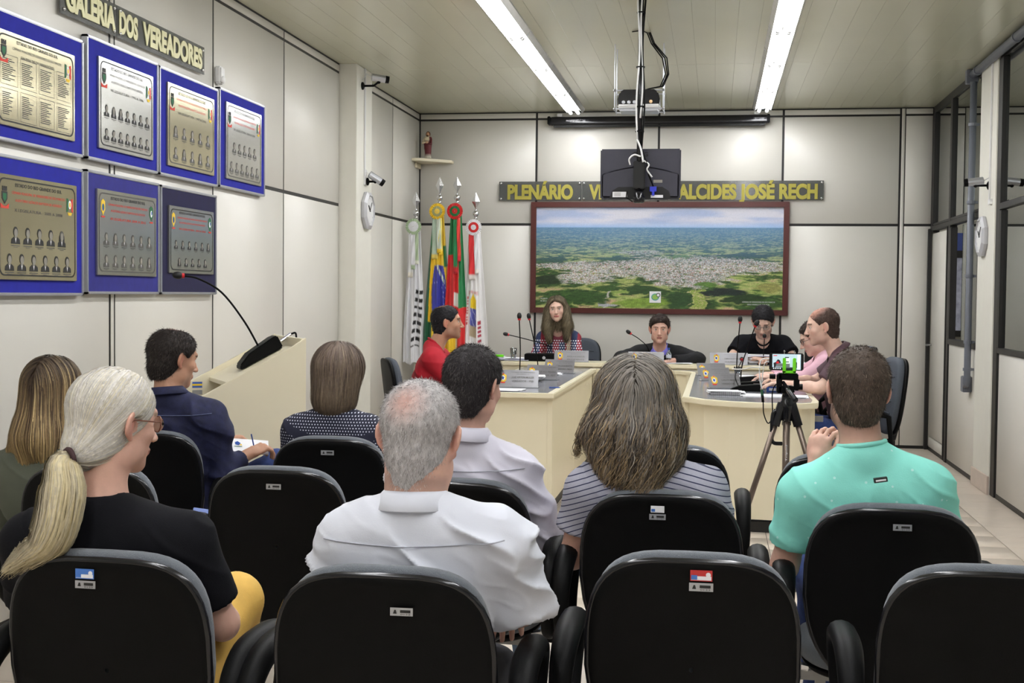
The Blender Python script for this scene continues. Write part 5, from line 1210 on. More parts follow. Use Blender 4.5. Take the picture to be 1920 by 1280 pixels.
def nets(lo, F, h):
    S = F < 0
    a = np.zeros(tuple(np.array(F.shape)-1), np.uint8)
    for i in (0, 1):
        for j in (0, 1):
            for k in (0, 1): a += S[i:i+a.shape[0], j:j+a.shape[1], k:k+a.shape[2]]
    act = np.argwhere((a > 0) & (a < 8))
    idx = np.full(a.shape, -1, np.int32); idx[act[:, 0], act[:, 1], act[:, 2]] = np.arange(len(act))
    cs = [(i, j, k) for i in (0, 1) for j in (0, 1) for k in (0, 1)]
    val = {c: F[act[:, 0]+c[0], act[:, 1]+c[1], act[:, 2]+c[2]] for c in cs}
    acc = np.zeros((len(act), 3)); cnt = np.zeros(len(act))
    for c in cs:
        for ax in range(3):
            if c[ax]: continue
            d = list(c); d[ax] = 1; va, vb = val[c], val[tuple(d)]
            m = (va < 0) != (vb < 0); t = np.where(m, va/(va-vb+1e-12), 0)
            p = np.tile(np.array(c, float), (len(act), 1)); p[:, ax] += t
            acc += p*m[:, None]; cnt += m
    V = lo+(act+acc/np.maximum(cnt, 1)[:, None])*h
    quads = []
    for ax in range(3):
        o1, o2 = [(1, 2), (2, 0), (0, 1)][ax]
        A = [slice(None)]*3; B = [slice(None)]*3; A[ax] = slice(0, -1); B[ax] = slice(1, None)
        ch = S[tuple(A)] != S[tuple(B)]; e = np.argwhere(ch)
        e = e[(e[:, o1] > 0) & (e[:, o2] > 0) & (e[:, o1] < F.shape[o1]-1) & (e[:, o2] < F.shape[o2]-1)]
        if not len(e): continue
        ins = S[e[:, 0], e[:, 1], e[:, 2]]
        def g(d1, d2):
            q = e.copy(); q[:, o1] -= d1; q[:, o2] -= d2; return idx[q[:, 0], q[:, 1], q[:, 2]]
        Q = np.stack([g(1, 1), g(0, 1), g(0, 0), g(1, 0)], 1); Q[~ins] = Q[~ins][:, ::-1]; quads.append(Q)
    Q = np.vstack(quads); Q = Q[(Q >= 0).all(1)]
    return V, Q
def vnormals(V, Q):
    n = np.cross(V[Q[:, 2]]-V[Q[:, 0]], V[Q[:, 3]]-V[Q[:, 1]]); N = np.zeros_like(V)
    for k in range(4): np.add.at(N, Q[:, k], n)
    return N/(np.linalg.norm(N, axis=1)[:, None]+1e-12)
def relax(V, Q, it=1, f=.5):
    for _ in range(it):
        S = np.zeros_like(V); c = np.zeros(len(V))
        for k in range(4):
            for o in (1, 3): np.add.at(S, Q[:, k], V[Q[:, (k+o) % 4]]); np.add.at(c, Q[:, k], 1)
        V = V*(1-f)+S/np.maximum(c, 1)[:, None]*f
    return V
def tri(F, lo, h, P):
    g = (P-lo)/h; g = np.clip(g, 0, np.array(F.shape)-1.001); I = g.astype(int); f = g-I
    r = 0
    for i in (0, 1):
        for j in (0, 1):
            for k in (0, 1):
                w_ = (f[:, 0] if i else 1-f[:, 0])*(f[:, 1] if j else 1-f[:, 1])*(f[:, 2] if k else 1-f[:, 2])
                r = r+w_*F[I[:, 0]+i, I[:, 1]+j, I[:, 2]+k]
    return r
def grad(F, lo, h, P):
    e = h*1.0; g = np.stack([tri(F, lo, h, P+d)-tri(F, lo, h, P-d) for d in (np.array((e, 0, 0)), np.array((0, e, 0)), np.array((0, 0, e)))], 1)
    return g/(np.linalg.norm(g, axis=1)[:, None]+1e-9)
def rot(y=0, p=0, r=0):
    """head turn: yaw left +, pitch down +, roll right +, degrees"""
    return Rz(math.radians(y)) @ Rx(-math.radians(p)) @ Ry(math.radians(r))
def pick(pal, n, rng):
    P = np.array([srgb(*c) for c, w_ in pal]); w_ = np.array([w_ for c, w_ in pal], float); return P[rng.choice(len(P), n, p=w_/w_.sum())]

def ribbons(S, Nn, width, cols, taper=.35):
    """S: (n,k,3) strand points, Nn: normals, flat ribbons -> V,F,C"""
    n, k, _ = S.shape
    T = np.gradient(S, axis=1); W = np.cross(T, Nn); W /= np.linalg.norm(W, axis=2)[..., None]+1e-9
    t = np.linspace(0, 1, k)[None, :, None]; w_ = np.asarray(width).reshape(-1, 1, 1)*(1-(1-taper)*t**2)/2
    A = S-W*w_; B = S+W*w_; V = np.stack([A, B], 2).reshape(n*k*2, 3)
    b = (np.arange(n)[:, None]*k+np.arange(k-1)[None, :])*2
    F = np.stack([b, b+1, b+3, b+2], -1).reshape(-1, 4)
    C_ = np.repeat(cols.reshape(n, -1, 3) if cols.ndim == 3 else np.repeat(cols[:, None], k, 1), 2, axis=1).reshape(-1, 3)
    return V, F, C_
def join(parts):
    V, F, C_ = [], [], []; o = 0
    for v, f, c in parts: V.append(v); F.append(f+o); C_.append(np.broadcast_to(c, (len(v), 3))); o += len(v)
    return np.vstack(V), np.vstack(F), np.vstack(C_)

SKIN = dict(fair=(212, 172, 154), pink=(212, 168, 150), tan=(186, 140, 114), light=(222, 184, 166))

def person(name_label, loc, yaw, H, hrot, N, SL, SR, arms, skin='fair', shirt=None, hair=None, hs=1.0, hips=(0, .16, .56), legs=None, glasses=None, build=1.0, face=None, extra=None, h=.0048, group=None, cat='person', hands=(1, 1), hand_dirs=(None, None), curl=.6, shoes=True):
    """all joints are in the person's own frame: +y is where the chest faces, x to their right, origin on the floor"""
    t = root('person', name_label, cat, loc, yaw, group); ORG[t.name] = Vector((0, 0, 0))   # children in the root's own frame
    sk = np.array(srgb(*(SKIN[skin] if isinstance(skin, str) else skin)))
    H = np.array(H, float); N = np.array(N, float); R = rot(*hrot); hp = lambda *p: H+R @ (np.array(p, float)*hs)
    b = Sdf(h)
    E = lambda c, r, k=.015, sub=False, Rl=None: b.ell(hp(*c), np.array(r)*hs, R if Rl is None else R @ Rl, k, sub)
    Cn = lambda a, c, ra, rb, k=.012, sub=False: b.cone(hp(*a), hp(*c), ra*hs, rb*hs, k, sub)
    fr = face or {}
    jw = fr.get('jaw', 1.0)
    E((0, -.014, .034), (.0745, .093, .079), .01); E((0, .024, -.008), (.064, .066, .088), .03)
    E((0, .030, -.062), (.052*jw, .052, .048), .03); E((0, .072, -.098), (.020*jw, .018, .018), .03)
    for s in (-1, 1):
        E((s*.043, .058, -.022), (.020, .018, .018), .02)
        E((s*.050*jw, .012, -.072), (.014, .022, .022), .025)
    Cn((-.034, .079, .026), (.034, .079, .026), .010, .010, .018)
    Cn((0, .086, .016), (0, .107, -.030), .0075, .0110, .012); E((0, .112, -.034), (.0105, .009, .008), .008)
    for s in (-1, 1): E((s*.0125, .100, -.037), (.0075, .010, .0065), .006)
    Cn((-.015, .090, -.060), (.015, .090, -.060), .0058, .0058, .008); Cn((-.012, .089, -.069), (.012, .089, -.069), .0062, .0062, .006)
    for s in (-1, 1): E((s*.031, .0985, .005), (.0155, .014, .0105), .014, True)
    for s in (-1, 1):                                    # ears: shell with a hollow, lobe
        Re = Rz(s*.60) @ Ry(s*.14)
        E((s*.0825, -.012, -.002), (.0078, .0195, .032), .006, Rl=Re); E((s*.0885, -.004, .003), (.006, .0105, .018), .006, True, Re)
        E((s*.077, -.004, -.034), (.006, .008, .009), .006)
    nb = N+np.array((0, 0, -.02))
    nr = .053*(.5+.5*build)*fr.get('neck', 1.0)
    b.cone(hp(0, -.022, -.055), nb, nr*hs, nr*1.08, .03)
    hipc = np.array(hips, float); mid = N*.5+hipc*.5
    b.cone(nb, mid, .05, .07, .05); b.cone(mid, hipc, .07, .09, .05)
    # arms and hands
    for s, S_, A, hd_, hdir in ((-1, SL, arms[0], hands[0], hand_dirs[0]), (1, SR, arms[1], hands[1], hand_dirs[1])):
        S_ = np.array(S_, float); El, Wr = [np.array(q, float) for q in A]; aw = build
        b.cone(nb, S_, .04, .045, .04)
        b.cone(S_, El, .046*aw, .036*aw, .03); 
        m = El*.7+Wr*.3; b.cone(El, m, .038*aw, .037*aw, .02); b.cone(m, Wr, .037*aw, .0235*aw, .02)
        if hd_:
            d = (Wr-El); d /= np.linalg.norm(d); d = d if hdir is None else np.array(hdir[0], float)/np.linalg.norm(hdir[0])
            up = np.array((0, 0, 1.)) if hdir is None else np.array(hdir[1], float)   # back of hand
            up = up-d*(up@d); up /= np.linalg.norm(up); sd = np.cross(d, up)*s         # towards the thumb's opposite
            th = -sd                                                                 # thumb side
            P0 = Wr+d*.012
            b.ell(Wr+d*.052, (.041, .047, .0155), np.stack([sd, d, up], 1), .012)
            b.cone(Wr, Wr+d*.03, .023, .026, .012)
            lens = (.072, .080, .075, .058); cu = curl
            for q in range(4):
                o = (q-1.5)*.0195; base = Wr+d*(.088-abs(q-1.2)*.004)+sd*o*1.0; a_ = .15*cu; p = base; seg = (.45, .32, .27)
                Pq = [Wr+d*.06+sd*o*.9, p]; Rq = [.0095, .0092]
                for z_ in seg:
                    a_ += .55*cu; dd = d*math.cos(a_)-up*math.sin(a_)+sd*(q-1.5)*.06; p = p+dd*lens[q]*z_; Pq.append(p); Rq.append(.0088-.0007*len(Pq)/2)
                b.chain(Pq, Rq, .005)
            tb = Wr+d*.022+th*.024; t1 = tb+(d*.75+th*.6-up*.25)*.036; t2 = t1+(d*.95+th*.15-up*.3*cu)*.030; t3 = t2+(d*.95-th*.15*cu-up*.35*cu)*.024
            b.chain([tb, t1, t2, t3], [.014, .0115, .0098, .0082], .006)
    V, Q, lo, F = b.mesh(); V = relax(V, Q, 1, .35)
    L = (V-H) @ R / hs                                    # head-frame coordinates
    c = np.repeat(sk[None], len(V), 0); inh = np.linalg.norm(L, axis=1) < .16
    def tint(m, col, a): c[:] = c*(1-m[:, None]*a)+np.array(col)*m[:, None]*a
    g3 = lambda p, r: np.exp(-(((L-np.array(p))/np.array(r))**2).sum(1))*inh
    red = np.array(srgb(200, 104, 92))
    for s in (-1, 1): tint(g3((s*.082, -.008, -.006), (.012, .03, .04)), red, .45); tint(g3((s*.042, .07, -.03), (.018, .02, .016)), red, .25)
    tint(g3((0, .112, -.036), (.012, .012, .010)), red, .25)
    lip = ((np.abs(L[:, 0]) < (.021+.006*bool(fr.get('smile')))-np.abs(L[:, 2]+.0645)*.5) & (np.abs(L[:, 2]+.0645) < .0085) & (L[:, 1] > .075) & inh).astype(float)
    tint(lip, srgb(*fr.get('lip', (176, 96, 88))), .75)
    tint(((np.abs(L[:, 2]+.0645) < .0018) & (np.abs(L[:, 0]) < .02) & (L[:, 1] > .075) & inh).astype(float), srgb(96, 40, 40), .8)
    bc = srgb(*fr.get('brow', (60, 44, 36)))
    for s in (-1, 1):
        x = L[:, 0]*s; m = ((x > .012) & (x < .050) & (np.abs(L[:, 2]-.0265+.35*np.abs(x-.03)*.5) < .0042) & (L[:, 1] > .05) & inh).astype(float); tint(m, bc, .8)
        tint(g3((s*.031, .085, .006), (.016, .02, .010)), srgb(120, 76, 64), .35)
    hb = fr.get('nape')
    if hb: m = np.clip((-.075-L[:, 2])/.015, 0, 1)*np.clip((L[:, 2]+.150)/.05, 0, 1)*np.clip((-L[:, 1]+.0)/.03, 0, 1)*(np.linalg.norm(L, axis=1) < .2); tint(m, srgb(*hb[0]), hb[1])
    if fr.get('stubble'):
        m = np.clip((-.030-L[:, 2])/.02, 0, 1)*np.clip((L[:, 1]+.03)/.03, 0, 1)*inh; tint(m, srgb(*fr['stubble'][0]), fr['stubble'][1])
    body = mesh_obj('body', V, Q, M_skin, t, c)
    for s in (-1, 1):
        ey = MB().ball(hp(s*.031, .0722, .0040), .0120*hs, nu=14, nv=10, R=R); e_ = ey.build('eye', mat('eye_white', srgb(206, 200, 196), .3), t, smooth=True)
        ir = MB().ball(hp(s*.031, .0755, .0040), (.0068*hs, .0105*hs, .0068*hs), nu=12, nv=8, R=R); ir.build('iris', mat('iris', srgb(46, 34, 28), .15), e_, smooth=True)
        ld = fr.get('lid', .45)
        MB().ball(hp(s*.031, .0708, .0040+.0135-.0075*ld), (.0150*hs, .0152*hs, .0098*hs), nu=14, nv=8, R=R, col=tuple(sk*.80)).ball(hp(s*.031, .0706, -.0085), (.0145*hs, .0140*hs, .0085*hs), nu=14, nv=8, R=R, col=tuple(sk*.88)).build('eyelid', M_skin, t, smooth=True, color=True)
        if 0:
            MB().ball(hp(s*.031, .0748, .0082), (.0145*hs, .0135*hs, .0115*hs), nu=14, nv=8, R=R, col=tuple(sk*.86)).build('eyelid', M_skin, t, smooth=True, color=True)
    if glasses: make_glasses(t, hp, R, hs, glasses)
    if hair: hair(t, hp, H, R, hs, N)
    if shirt: make_shirt(t, N, SL, SR, arms, hipc, build, shirt, hp, hs, H)
    # trousers and shoes
    lg = legs or {}
    lc = lg.get('col', M_jeans); tr = Sdf(.011)
    kneeL, kneeR = np.array(lg.get('kL', (-.13, hipc[1]+.40, .52))), np.array(lg.get('kR', (.13, hipc[1]+.40, .52)))
    ankL, ankR = np.array(lg.get('aL', (-.14, hipc[1]+.44, .10))), np.array(lg.get('aR', (.14, hipc[1]+.44, .10)))
    tr.ell(hipc+(0, 0, .0), (.165*build, .125, .10), None, .05)
    for kn, an, s in ((kneeL, ankL, -1), (kneeR, ankR, 1)):
        tr.cone(hipc+np.array((s*.085, .03, -.01)), kn, .088*build, .068, .04); tr.cone(kn, an, .066, .050, .03, clip=True)
    V, Q, _, _ = tr.mesh(); Nn = vnormals(V, Q); V = V+Nn*((vnoise(V*np.array((14, 14, 22))+9, 4)-.5)*.012)[:, None]
    mesh_obj('trousers', V, Q, lc, t)
    for an, s in ((ankL, -1), (ankR, 1)):
        sh = Sdf(.010); sh.ell(an+np.array((0, .07, -.055)), (.045, .13, .038), None, .02).ell(an+np.array((0, -.0, -.035)), (.042, .05, .055), None, .03).plane((0, 0, -1), -.006)
        V, Q, _, _ = sh.mesh(); mesh_obj('shoe', V, Q, M_shoe, t)
    if extra: extra(t, hp, R, hs, body)
    t.rotation_euler = (0, 0, yaw)
    return t
M_jeans = mat('blue_jeans', srgb(46, 66, 122), .85, vary=.2, scale=60, bump=.3, bscale=400)
M_jeansl = mat('pale_jeans', srgb(118, 140, 166), .85, vary=.15, scale=60, bump=.3, bscale=400)
M_trous = mat('dark_trousers', srgb(34, 34, 40), .85, vary=.1)
M_yellow = mat('mustard_trousers', srgb(214, 172, 84), .8, vary=.1, scale=20, bump=.2, bscale=300)
M_shoe = mat('dark_leather_shoe', srgb(34, 28, 26), .4)

def make_glasses(t, hp, R, hs, col):
    m = mat('glasses_frame_%d' % col[0], srgb(*col), .3); g = MB()
    for s in (-1, 1):
        pts = [hp(s*.032+.024*math.cos(a), .098-.010*abs(math.cos(a))*(1 if s*math.cos(a) > 0 else 0), .002+.019*math.sin(a)) for a in np.linspace(0, 2*PI, 17)]
        g.tube(pts, .0017*hs, 6, cap=False); g.tube([hp(s*.054, .088, .008), hp(s*.076, .05, .008), hp(s*.084, -.005, .008), hp(s*.084, -.02, -.012)], .0016*hs, 6)
    g.tube([hp(-.009, .099, .006), hp(0, .103, .008), hp(.009, .099, .006)], .0016*hs, 6)
    o = g.build('glasses', m, t, smooth=True)
    l = MB()
    for s in (-1, 1): l.add([hp(s*.032+.023*math.cos(a), .097, .002+.018*math.sin(a)) for a in np.linspace(0, 2*PI, 16, endpoint=False)], [tuple(range(16))])
    l.build('lens', M_glass, o)

# ------------------------------------------------------------------ clothes
def make_shirt(t, N, SL, SR, arms, hipc, B, sh, hp, hs, H):
    """sh: sleeve 'short'/'long'/'rolled', mat, collar 'crew'/'shirt'/'none', folds, off"""
    off = sh.get('off', .012); f = Sdf(sh.get('h', .0065)); N = np.array(N, float); SL = np.array(SL, float); SR = np.array(SR, float)
    mid = (SL+SR)/2; W = np.linalg.norm(SR-SL); ch = mid*.72+hipc*.28; ab = mid*.40+hipc*.60
    dirx = (SR-SL)/W; fw = np.cross((0, 0, 1), dirx); fw /= np.linalg.norm(fw); Rm = np.stack([dirx, fw, np.cross(dirx, fw)], 1)
    bz = sh.get('bulk', 1.0)
    f.ell(ch+fw*.030, (W*.46+off, .098*B*bz+off, .17), Rm, .05)
    f.ell(ab+fw*.035, (W*.40*bz+off, .100*B*bz+off, .20), Rm, .06); f.ell(hipc+np.array((0, 0, .0)), (.165*B+off, .125*B+off, .11), None, .06)
    f.cone(SL+dirx*.03, SR-dirx*.03, .056*B+off, .056*B+off, .05)
    tp = N+np.array((0, -.01, -.005))
    for S_, s in ((SL, -1), (SR, 1)): f.cone(tp+dirx*s*.02, S_+dirx*(-s)*.01, .050*B+off*.5, .05*B+off*.6, .045)
    for s in (-1, 1): f.ell(ch+dirx*s*W*.27-fw*.030+np.array((0, 0, .03)), (.085, .045, .11), Rm, .05)   # shoulder blades
    rs = sh.get('sleeve_r', 1.0)
    for S_, A, s in ((SL, arms[0], -1), (SR, arms[1], 1)):
        El, Wr = np.array(A[0], float), np.array(A[1], float)
        if sh['sleeve'] == 'short':
            e_ = S_+(El-S_)*sh.get('slen', .78); f.cone(S_, e_, (.052*B+off)*rs, (.046*B+off)*rs, .035, clip=True)
        else:
            q = sh.get('slen', .95); w_ = El+(Wr-El)*q; f.cone(S_, El, (.052*B+off)*rs, (.043*B+off)*rs, .035); f.cone(El, w_, (.043*B+off)*rs, (.030*B+off)*rs, .02, clip=True)
    for P_, r in sh.get('ridges', []): f.chain(P_, [r]*len(P_), .022)
    # neck opening
    f.cone(hp(0, -.02, -.06), N-np.array((0, 0, .03)), .056*hs, .058*(.5+.5*B), .012, sub=True)
    V, Q, lo, F = f.mesh(); V = relax(V, Q, 1, .4); n = vnormals(V, Q)
    fo = sh.get('fold', .006); A_ = sh.get('fdir', Rz(0) @ Ry(.6))
    U = (V-hipc) @ A_; q1 = vnoise(U*np.array((5, 6, 17))+31, sh.get('seed', 3)); q2 = vnoise(U*np.array((9, 12, 34))+11, sh.get('seed', 3)+1)
    wz = vnoise((V-hipc)*7+3, 77)[:, None]; q1 = vnoise((U+wz*.10)*np.array((3.2, 4, 15))+31, sh.get('seed', 3)); rid = 1-np.abs(q1*2-1); r2 = 1-np.abs(q2*2-1)
    fade = np.clip((np.linalg.norm((V-N)*np.array((1, 1, 1.4)), axis=1)-.10)/.07, 0, 1)
    V = V+n*(fade*((rid**4-.25)*fo*1.3+(r2**4-.2)*fo*.15))[:, None]
    cols = sh['paint'](V, n) if 'paint' in sh else None
    o = mesh_obj(sh.get('name', 'shirt'), V, Q, sh['mat'], t, cols)
    if sh.get('yoke'):
        pts = []; zy = sh['yoke']; xm = (SL[0]+SR[0])/2
        for xi in np.linspace(SL[0]-.03, SR[0]+.03, 26):
            zz = zy+.35*(xi-xm)**2+(SR[2]-SL[2])/W*(xi-xm); m = (np.abs(V[:, 0]-xi) < .010) & (np.abs(V[:, 2]-zz) < .008)
            if m.any(): pts.append((xi, V[m, 1].min()-.0006, zz))
        P_ = np.array(pts); P_[1:-1, 1] = (P_[:-2, 1]+P_[1:-1, 1]*2+P_[2:, 1])/4
        MB().tube(P_, .0016, 5).build('yoke_seam', mat('seam_'+sh['mat'].name, tuple(np.array(sh.get('seamc', (.42, .43, .50)))), .8), t, smooth=True)
    c = sh.get('collar'); nr = .058*(.5+.5*B)
    ax = (hp(0, -.022, -.055)-N); ax /= np.linalg.norm(ax); xr = np.cross(ax, (0, 1, 0)); xr = -xr/np.linalg.norm(xr); yr = np.cross(ax, xr)
    xr, yr = np.array((1, 0, 0))-ax*ax[0], None; xr /= np.linalg.norm(xr); yr = np.cross(ax, xr)
    if c == 'crew':
        P = [N+ax*.034+xr*(nr+.006)*math.cos(a)+yr*(nr+.007)*math.sin(a)-np.array((0, 0, 1))*(.034*max(0, math.sin(a))) for a in np.linspace(0, 2*PI, 33)]
        MB().tube(P, .0075, 8, cap=False).build('collar', sh.get('cmat', sh['mat']), t, smooth=True)
    if c == 'shirt':
        hgt = sh.get('ch', .040); n_ = 40; rows = []
        for (dr, dz) in ((.008, -.01), (.004, hgt), (.008, hgt+.004), (.016, hgt-.004), (.036, .004), (.034, .001), (.010, hgt-.012)):
            row = []
            for a in np.linspace(PI/2+.30, PI/2+2*PI-.30, n_):
                dp = .035*max(0, math.sin(a))**2; row.append(N+ax*(dz+.006-dp*.6)+xr*(nr+dr)*math.cos(a)+yr*(nr+dr+.002)*math.sin(a)+np.array((0, 0, -.02))*max(0, math.sin(a)))
            rows.append(row)
        co = MB().grid(np.array(rows)).build('collar', sh.get('cmat', sh['mat']), t, smooth=True)
    return o

# ------------------------------------------------------------------ hair
HN = np.array((0, .8, -.6))
def skull_cap(f, hp, R, hs, th, hl=.018, nape=-.085, ears=True, bulk=(1, 1, 1), top=0):
    f.ell(hp(0, -.014, .034), np.array((.0745*bulk[0]+th, .093*bulk[1]+th, .079*bulk[2]+th+top))*hs, R, .01)
    f.ell(hp(0, -.032, -.035), np.array((.053*bulk[0]+th, .060*bulk[1]+th, .060))*hs, R, .03)
    f.cone(hp(0, -.040, -.05), hp(0, -.040, nape+.01), (.044+th*.6)*hs, (.044+th*.5)*hs, .03)
    n = R @ HN; f.plane(n, n @ hp(0, 0, 0)+hl*hs)
    u = R @ np.array((0, .25, -.97)); f.plane(u, u @ hp(0, 0, nape))
    if ears:
        for s in (-1, 1): f.ell(hp(s*.083, .006, -.016), np.array((.022, .026, .038))*hs, R, .008, True)
def short_hair(pal, th=.010, length=.016, n=9000, hl=.018, nape=-.085, bald=None, width=.0014, seed=1, lift=.45, noise=.003, top=.0, front=None, scalp=None, cells=.0045, flow=(0, -.3, -1)):
    def make(t, hp, H, R, hs, N):
        rng = np.random.default_rng(seed); f = Sdf(cells*hs); skull_cap(f, hp, R, hs, th, hl, nape, top=top)
        if front: front(f, hp, R, hs)
        V, Q, lo, F = f.mesh(); V = relax(V, Q, 1, .5); nn = vnormals(V, Q)
        V = V+nn*((vnoise(V*90, seed)-.5)*noise*2*hs)[:, None]
        L = (V-H) @ R / hs; bm = bald(L) if bald else np.zeros(len(V))
        V = V-nn*(bm*(th-.0015)*hs)[:, None]
        base = np.array(srgb(*pal[0][0])); cc = base*(.75+.5*vnoise(V*np.array((160, 160, 60)), seed+3))[:, None]
        sc = np.array(srgb(*(scalp or (206, 150, 130))))
        cc = cc*(1-bm[:, None]*.85)+sc*bm[:, None]*.85
        parts = [(V, Q, cc)]
        # strands
        A_ = np.linalg.norm(np.cross(V[Q[:, 1]]-V[Q[:, 0]], V[Q[:, 3]]-V[Q[:, 0]]), axis=1)
        ok = nn[Q[:, 0]] @ (R @ np.array((0, -.55, .8))) > -.35
        pr = A_*ok*(1-.6*bm[Q[:, 0]]); pr /= pr.sum(); q = Q[rng.choice(len(Q), n, p=pr)]; a, b_ = rng.random((2, n, 1))
        P = V[q[:, 0]]*(1-a)*(1-b_)+V[q[:, 1]]*a*(1-b_)+V[q[:, 2]]*a*b_+V[q[:, 3]]*(1-a)*b_; Nr = nn[q[:, 0]]
        Lp = (P-H) @ R; fl = np.tile(R @ np.array(flow, float), (n, 1)); wh = np.cross(Lp*np.array((1, 1, 0)), (0, 0, 1.)) @ R.T
        d = fl-Nr*(fl*Nr).sum(1)[:, None]; d /= np.linalg.norm(d, axis=1)[:, None]+1e-6
        d = d+rng.normal(0, .35, (n, 3)); d = d/np.linalg.norm(d, axis=1)[:, None]
        K = 4; S = np.zeros((n, K, 3)); ln = length*hs*(.6+.8*rng.random((n, 1)))*(1-.4*bm[q[:, 0]])[:, None]
        for k in range(K):
            u_ = k/(K-1); S[:, k] = P-Nr*.002+(Nr*lift*(1-.55*u_)+d*(1-lift*.4))*ln*u_
        col = pick(pal, n, rng)*(.8+.4*rng.random((n, 1)))
        Nn = np.repeat(Nr[:, None], K, 1)+rng.normal(0, .4, (n, 1, 3))
        parts.append(ribbons(S, Nn, width*hs*(.6+.8*rng.random(n)), col, .3))
        V, F_, C_ = join(parts); return mesh_obj('hair', V, F_, M_hair, t, C_)
    return make
def long_hair(pal, shape, root_dir=(0, 0, -1), n=2600, steps=18, step=.022, width=.0030, curl=0, curlf=7, seed=1, hl=.02, th=.014, under=(60, 48, 38), target=None, jitter=.006, ears=False, nape=-.085, tips=None, lens=(.7, 1.0), roots=None, seedreg=None, bulk=(1, 1, 1), cells=.0065, part=None, gath=None, relaxn=1, nj=.2):
    """hair volume + strands sliding over it. shape(f,hp,R,hs,N) adds the hanging volume"""
    def make(t, hp, H, R, hs, N):
        rng = np.random.default_rng(seed); f = Sdf(cells*hs); skull_cap(f, hp, R, hs, th, hl, nape, ears, bulk)
        shape(f, hp, R, hs, np.array(N, float)); V, Q, lo, F = f.mesh(); V = relax(V, Q, relaxn, .5); nn = vnormals(V, Q)
        st = vnoise(V*np.array((120, 120, 14)), seed); V2 = V+nn*((st-.5)*.004*hs-.0045*hs)[:, None]
        und = np.array(srgb(*under)); cc = und*(.7+.6*st)[:, None]
        parts = [(V2, Q, cc)]
        g = Sdf(cells*hs); skull_cap(g, hp, R, hs, th+.001, hl+.004, nape, ears, bulk); Vs, Qs, _, _ = g.mesh(); ns = vnormals(Vs, Qs)
        Ls = (Vs-H) @ R / hs
        okv = (Ls[:, 2] > (-.03 if seedreg is None else seedreg)); 
        pr = okv[Qs[:, 0]].astype(float); pr /= pr.sum(); q = Qs[rng.choice(len(Qs), n, p=pr)]
        P = Vs[q].mean(1)+rng.normal(0, .003, (n, 3)); K = steps; S = np.zeros((n, K, 3)); Nr = np.zeros((n, K, 3))
        dcur = None; ln = rng.uniform(*lens, n); off = rng.uniform(-.001, jitter, n)*hs
        T_ = None if target is None else hp(*target)
        p = P.copy()
        for k in range(K):
            gr = grad(F, lo, f.h, p); d_ = tri(F, lo, f.h, p); p = p-gr*(d_-off)[:, None]*.8
            S[:, k] = p; Nr[:, k] = gr
            if T_ is not None: v = T_-p; dist = np.linalg.norm(v, axis=1); dr = v/dist[:, None]; stp = np.minimum(step*hs, dist*.45)
            else:
                Lp = (p-H) @ R/hs; dr = np.tile(R @ np.array(root_dir, float), (n, 1))*np.clip((Lp[:, 2]+.02)/.1, 0, 1)[:, None]+np.array((0, 0, -1.))*np.clip((.08-Lp[:, 2])/.1, 0.15, 1)[:, None]
                if part is not None: dr = dr+(R @ np.array((1., 0, 0)))[None]*(np.sign(Lp[:, 0]-part)*np.clip(Lp[:, 2]/.11, 0, 1)**2*1.0)[:, None]
                stp = np.full(n, step*hs)
            dr = dr-gr*(dr*gr).sum(1)[:, None]*.85; dr /= np.linalg.norm(dr, axis=1)[:, None]+1e-6
            dcur = dr if dcur is None else dcur*.35+dr*.65; dcur /= np.linalg.norm(dcur, axis=1)[:, None]+1e-6
            p = p+dcur*(stp*ln)[:, None]
        if curl:
            ph = vnoise(P*20, 5)*16+rng.normal(0, .45, n); fr_ = curlf*(.85+.3*vnoise(P*14, 8)); u_ = np.linspace(0, 1, K)
            T2 = np.gradient(S, axis=1); T2 /= np.linalg.norm(T2, axis=2)[..., None]+1e-9; B2 = np.cross(T2, Nr)
            am = curl*(u_[None, :]**.8)*(.5+rng.random((n, 1))); a_ = ph[:, None]+fr_[:, None]*u_[None, :]*2.2
            S = S+B2*(am*np.sin(a_))[..., None]+Nr*(am*.6*(np.cos(a_)+.4))[..., None]
        # colour in locks, with lighter tips
        lock = np.floor(vnoise(P*70, seed+7)*40).astype(int) % 17; base = pick(pal, 17, rng)[lock]*.68+pick(pal, n, rng)*.32
        base = base*(.82+.36*rng.random((n, 1))); u_ = np.linspace(0, 1, K)[None, :, None]
        col = base[:, None]*np.ones((1, K, 1))
        if roots is not None: w0 = np.clip(1-u_*3.0, 0, 1); col = col*(1-w0)+np.array(srgb(*roots))*w0
        if tips is not None: w0 = np.clip(u_*1.8-.8, 0, 1); col = col*(1-w0*.7)+np.array(srgb(*tips))*w0*.7
        Nj = Nr+rng.normal(0, nj, (n, 1, 3))
        parts.append(ribbons(S, Nj, width*hs*(.5+rng.random(n)), col, .25))
        V, F_, C_ = join(parts); return mesh_obj('hair', V, F_, M_hair, t, C_)
    return make
# ================================================================== the people
def frame(rx, ry, yaw):
    c_, s_ = math.cos(-yaw), math.sin(-yaw)
    return lambda x, y, z: np.array(((x-rx)*c_-(y-ry)*s_, (x-rx)*s_+(y-ry)*c_, z))
def pnt(fn, lo_=None): return fn
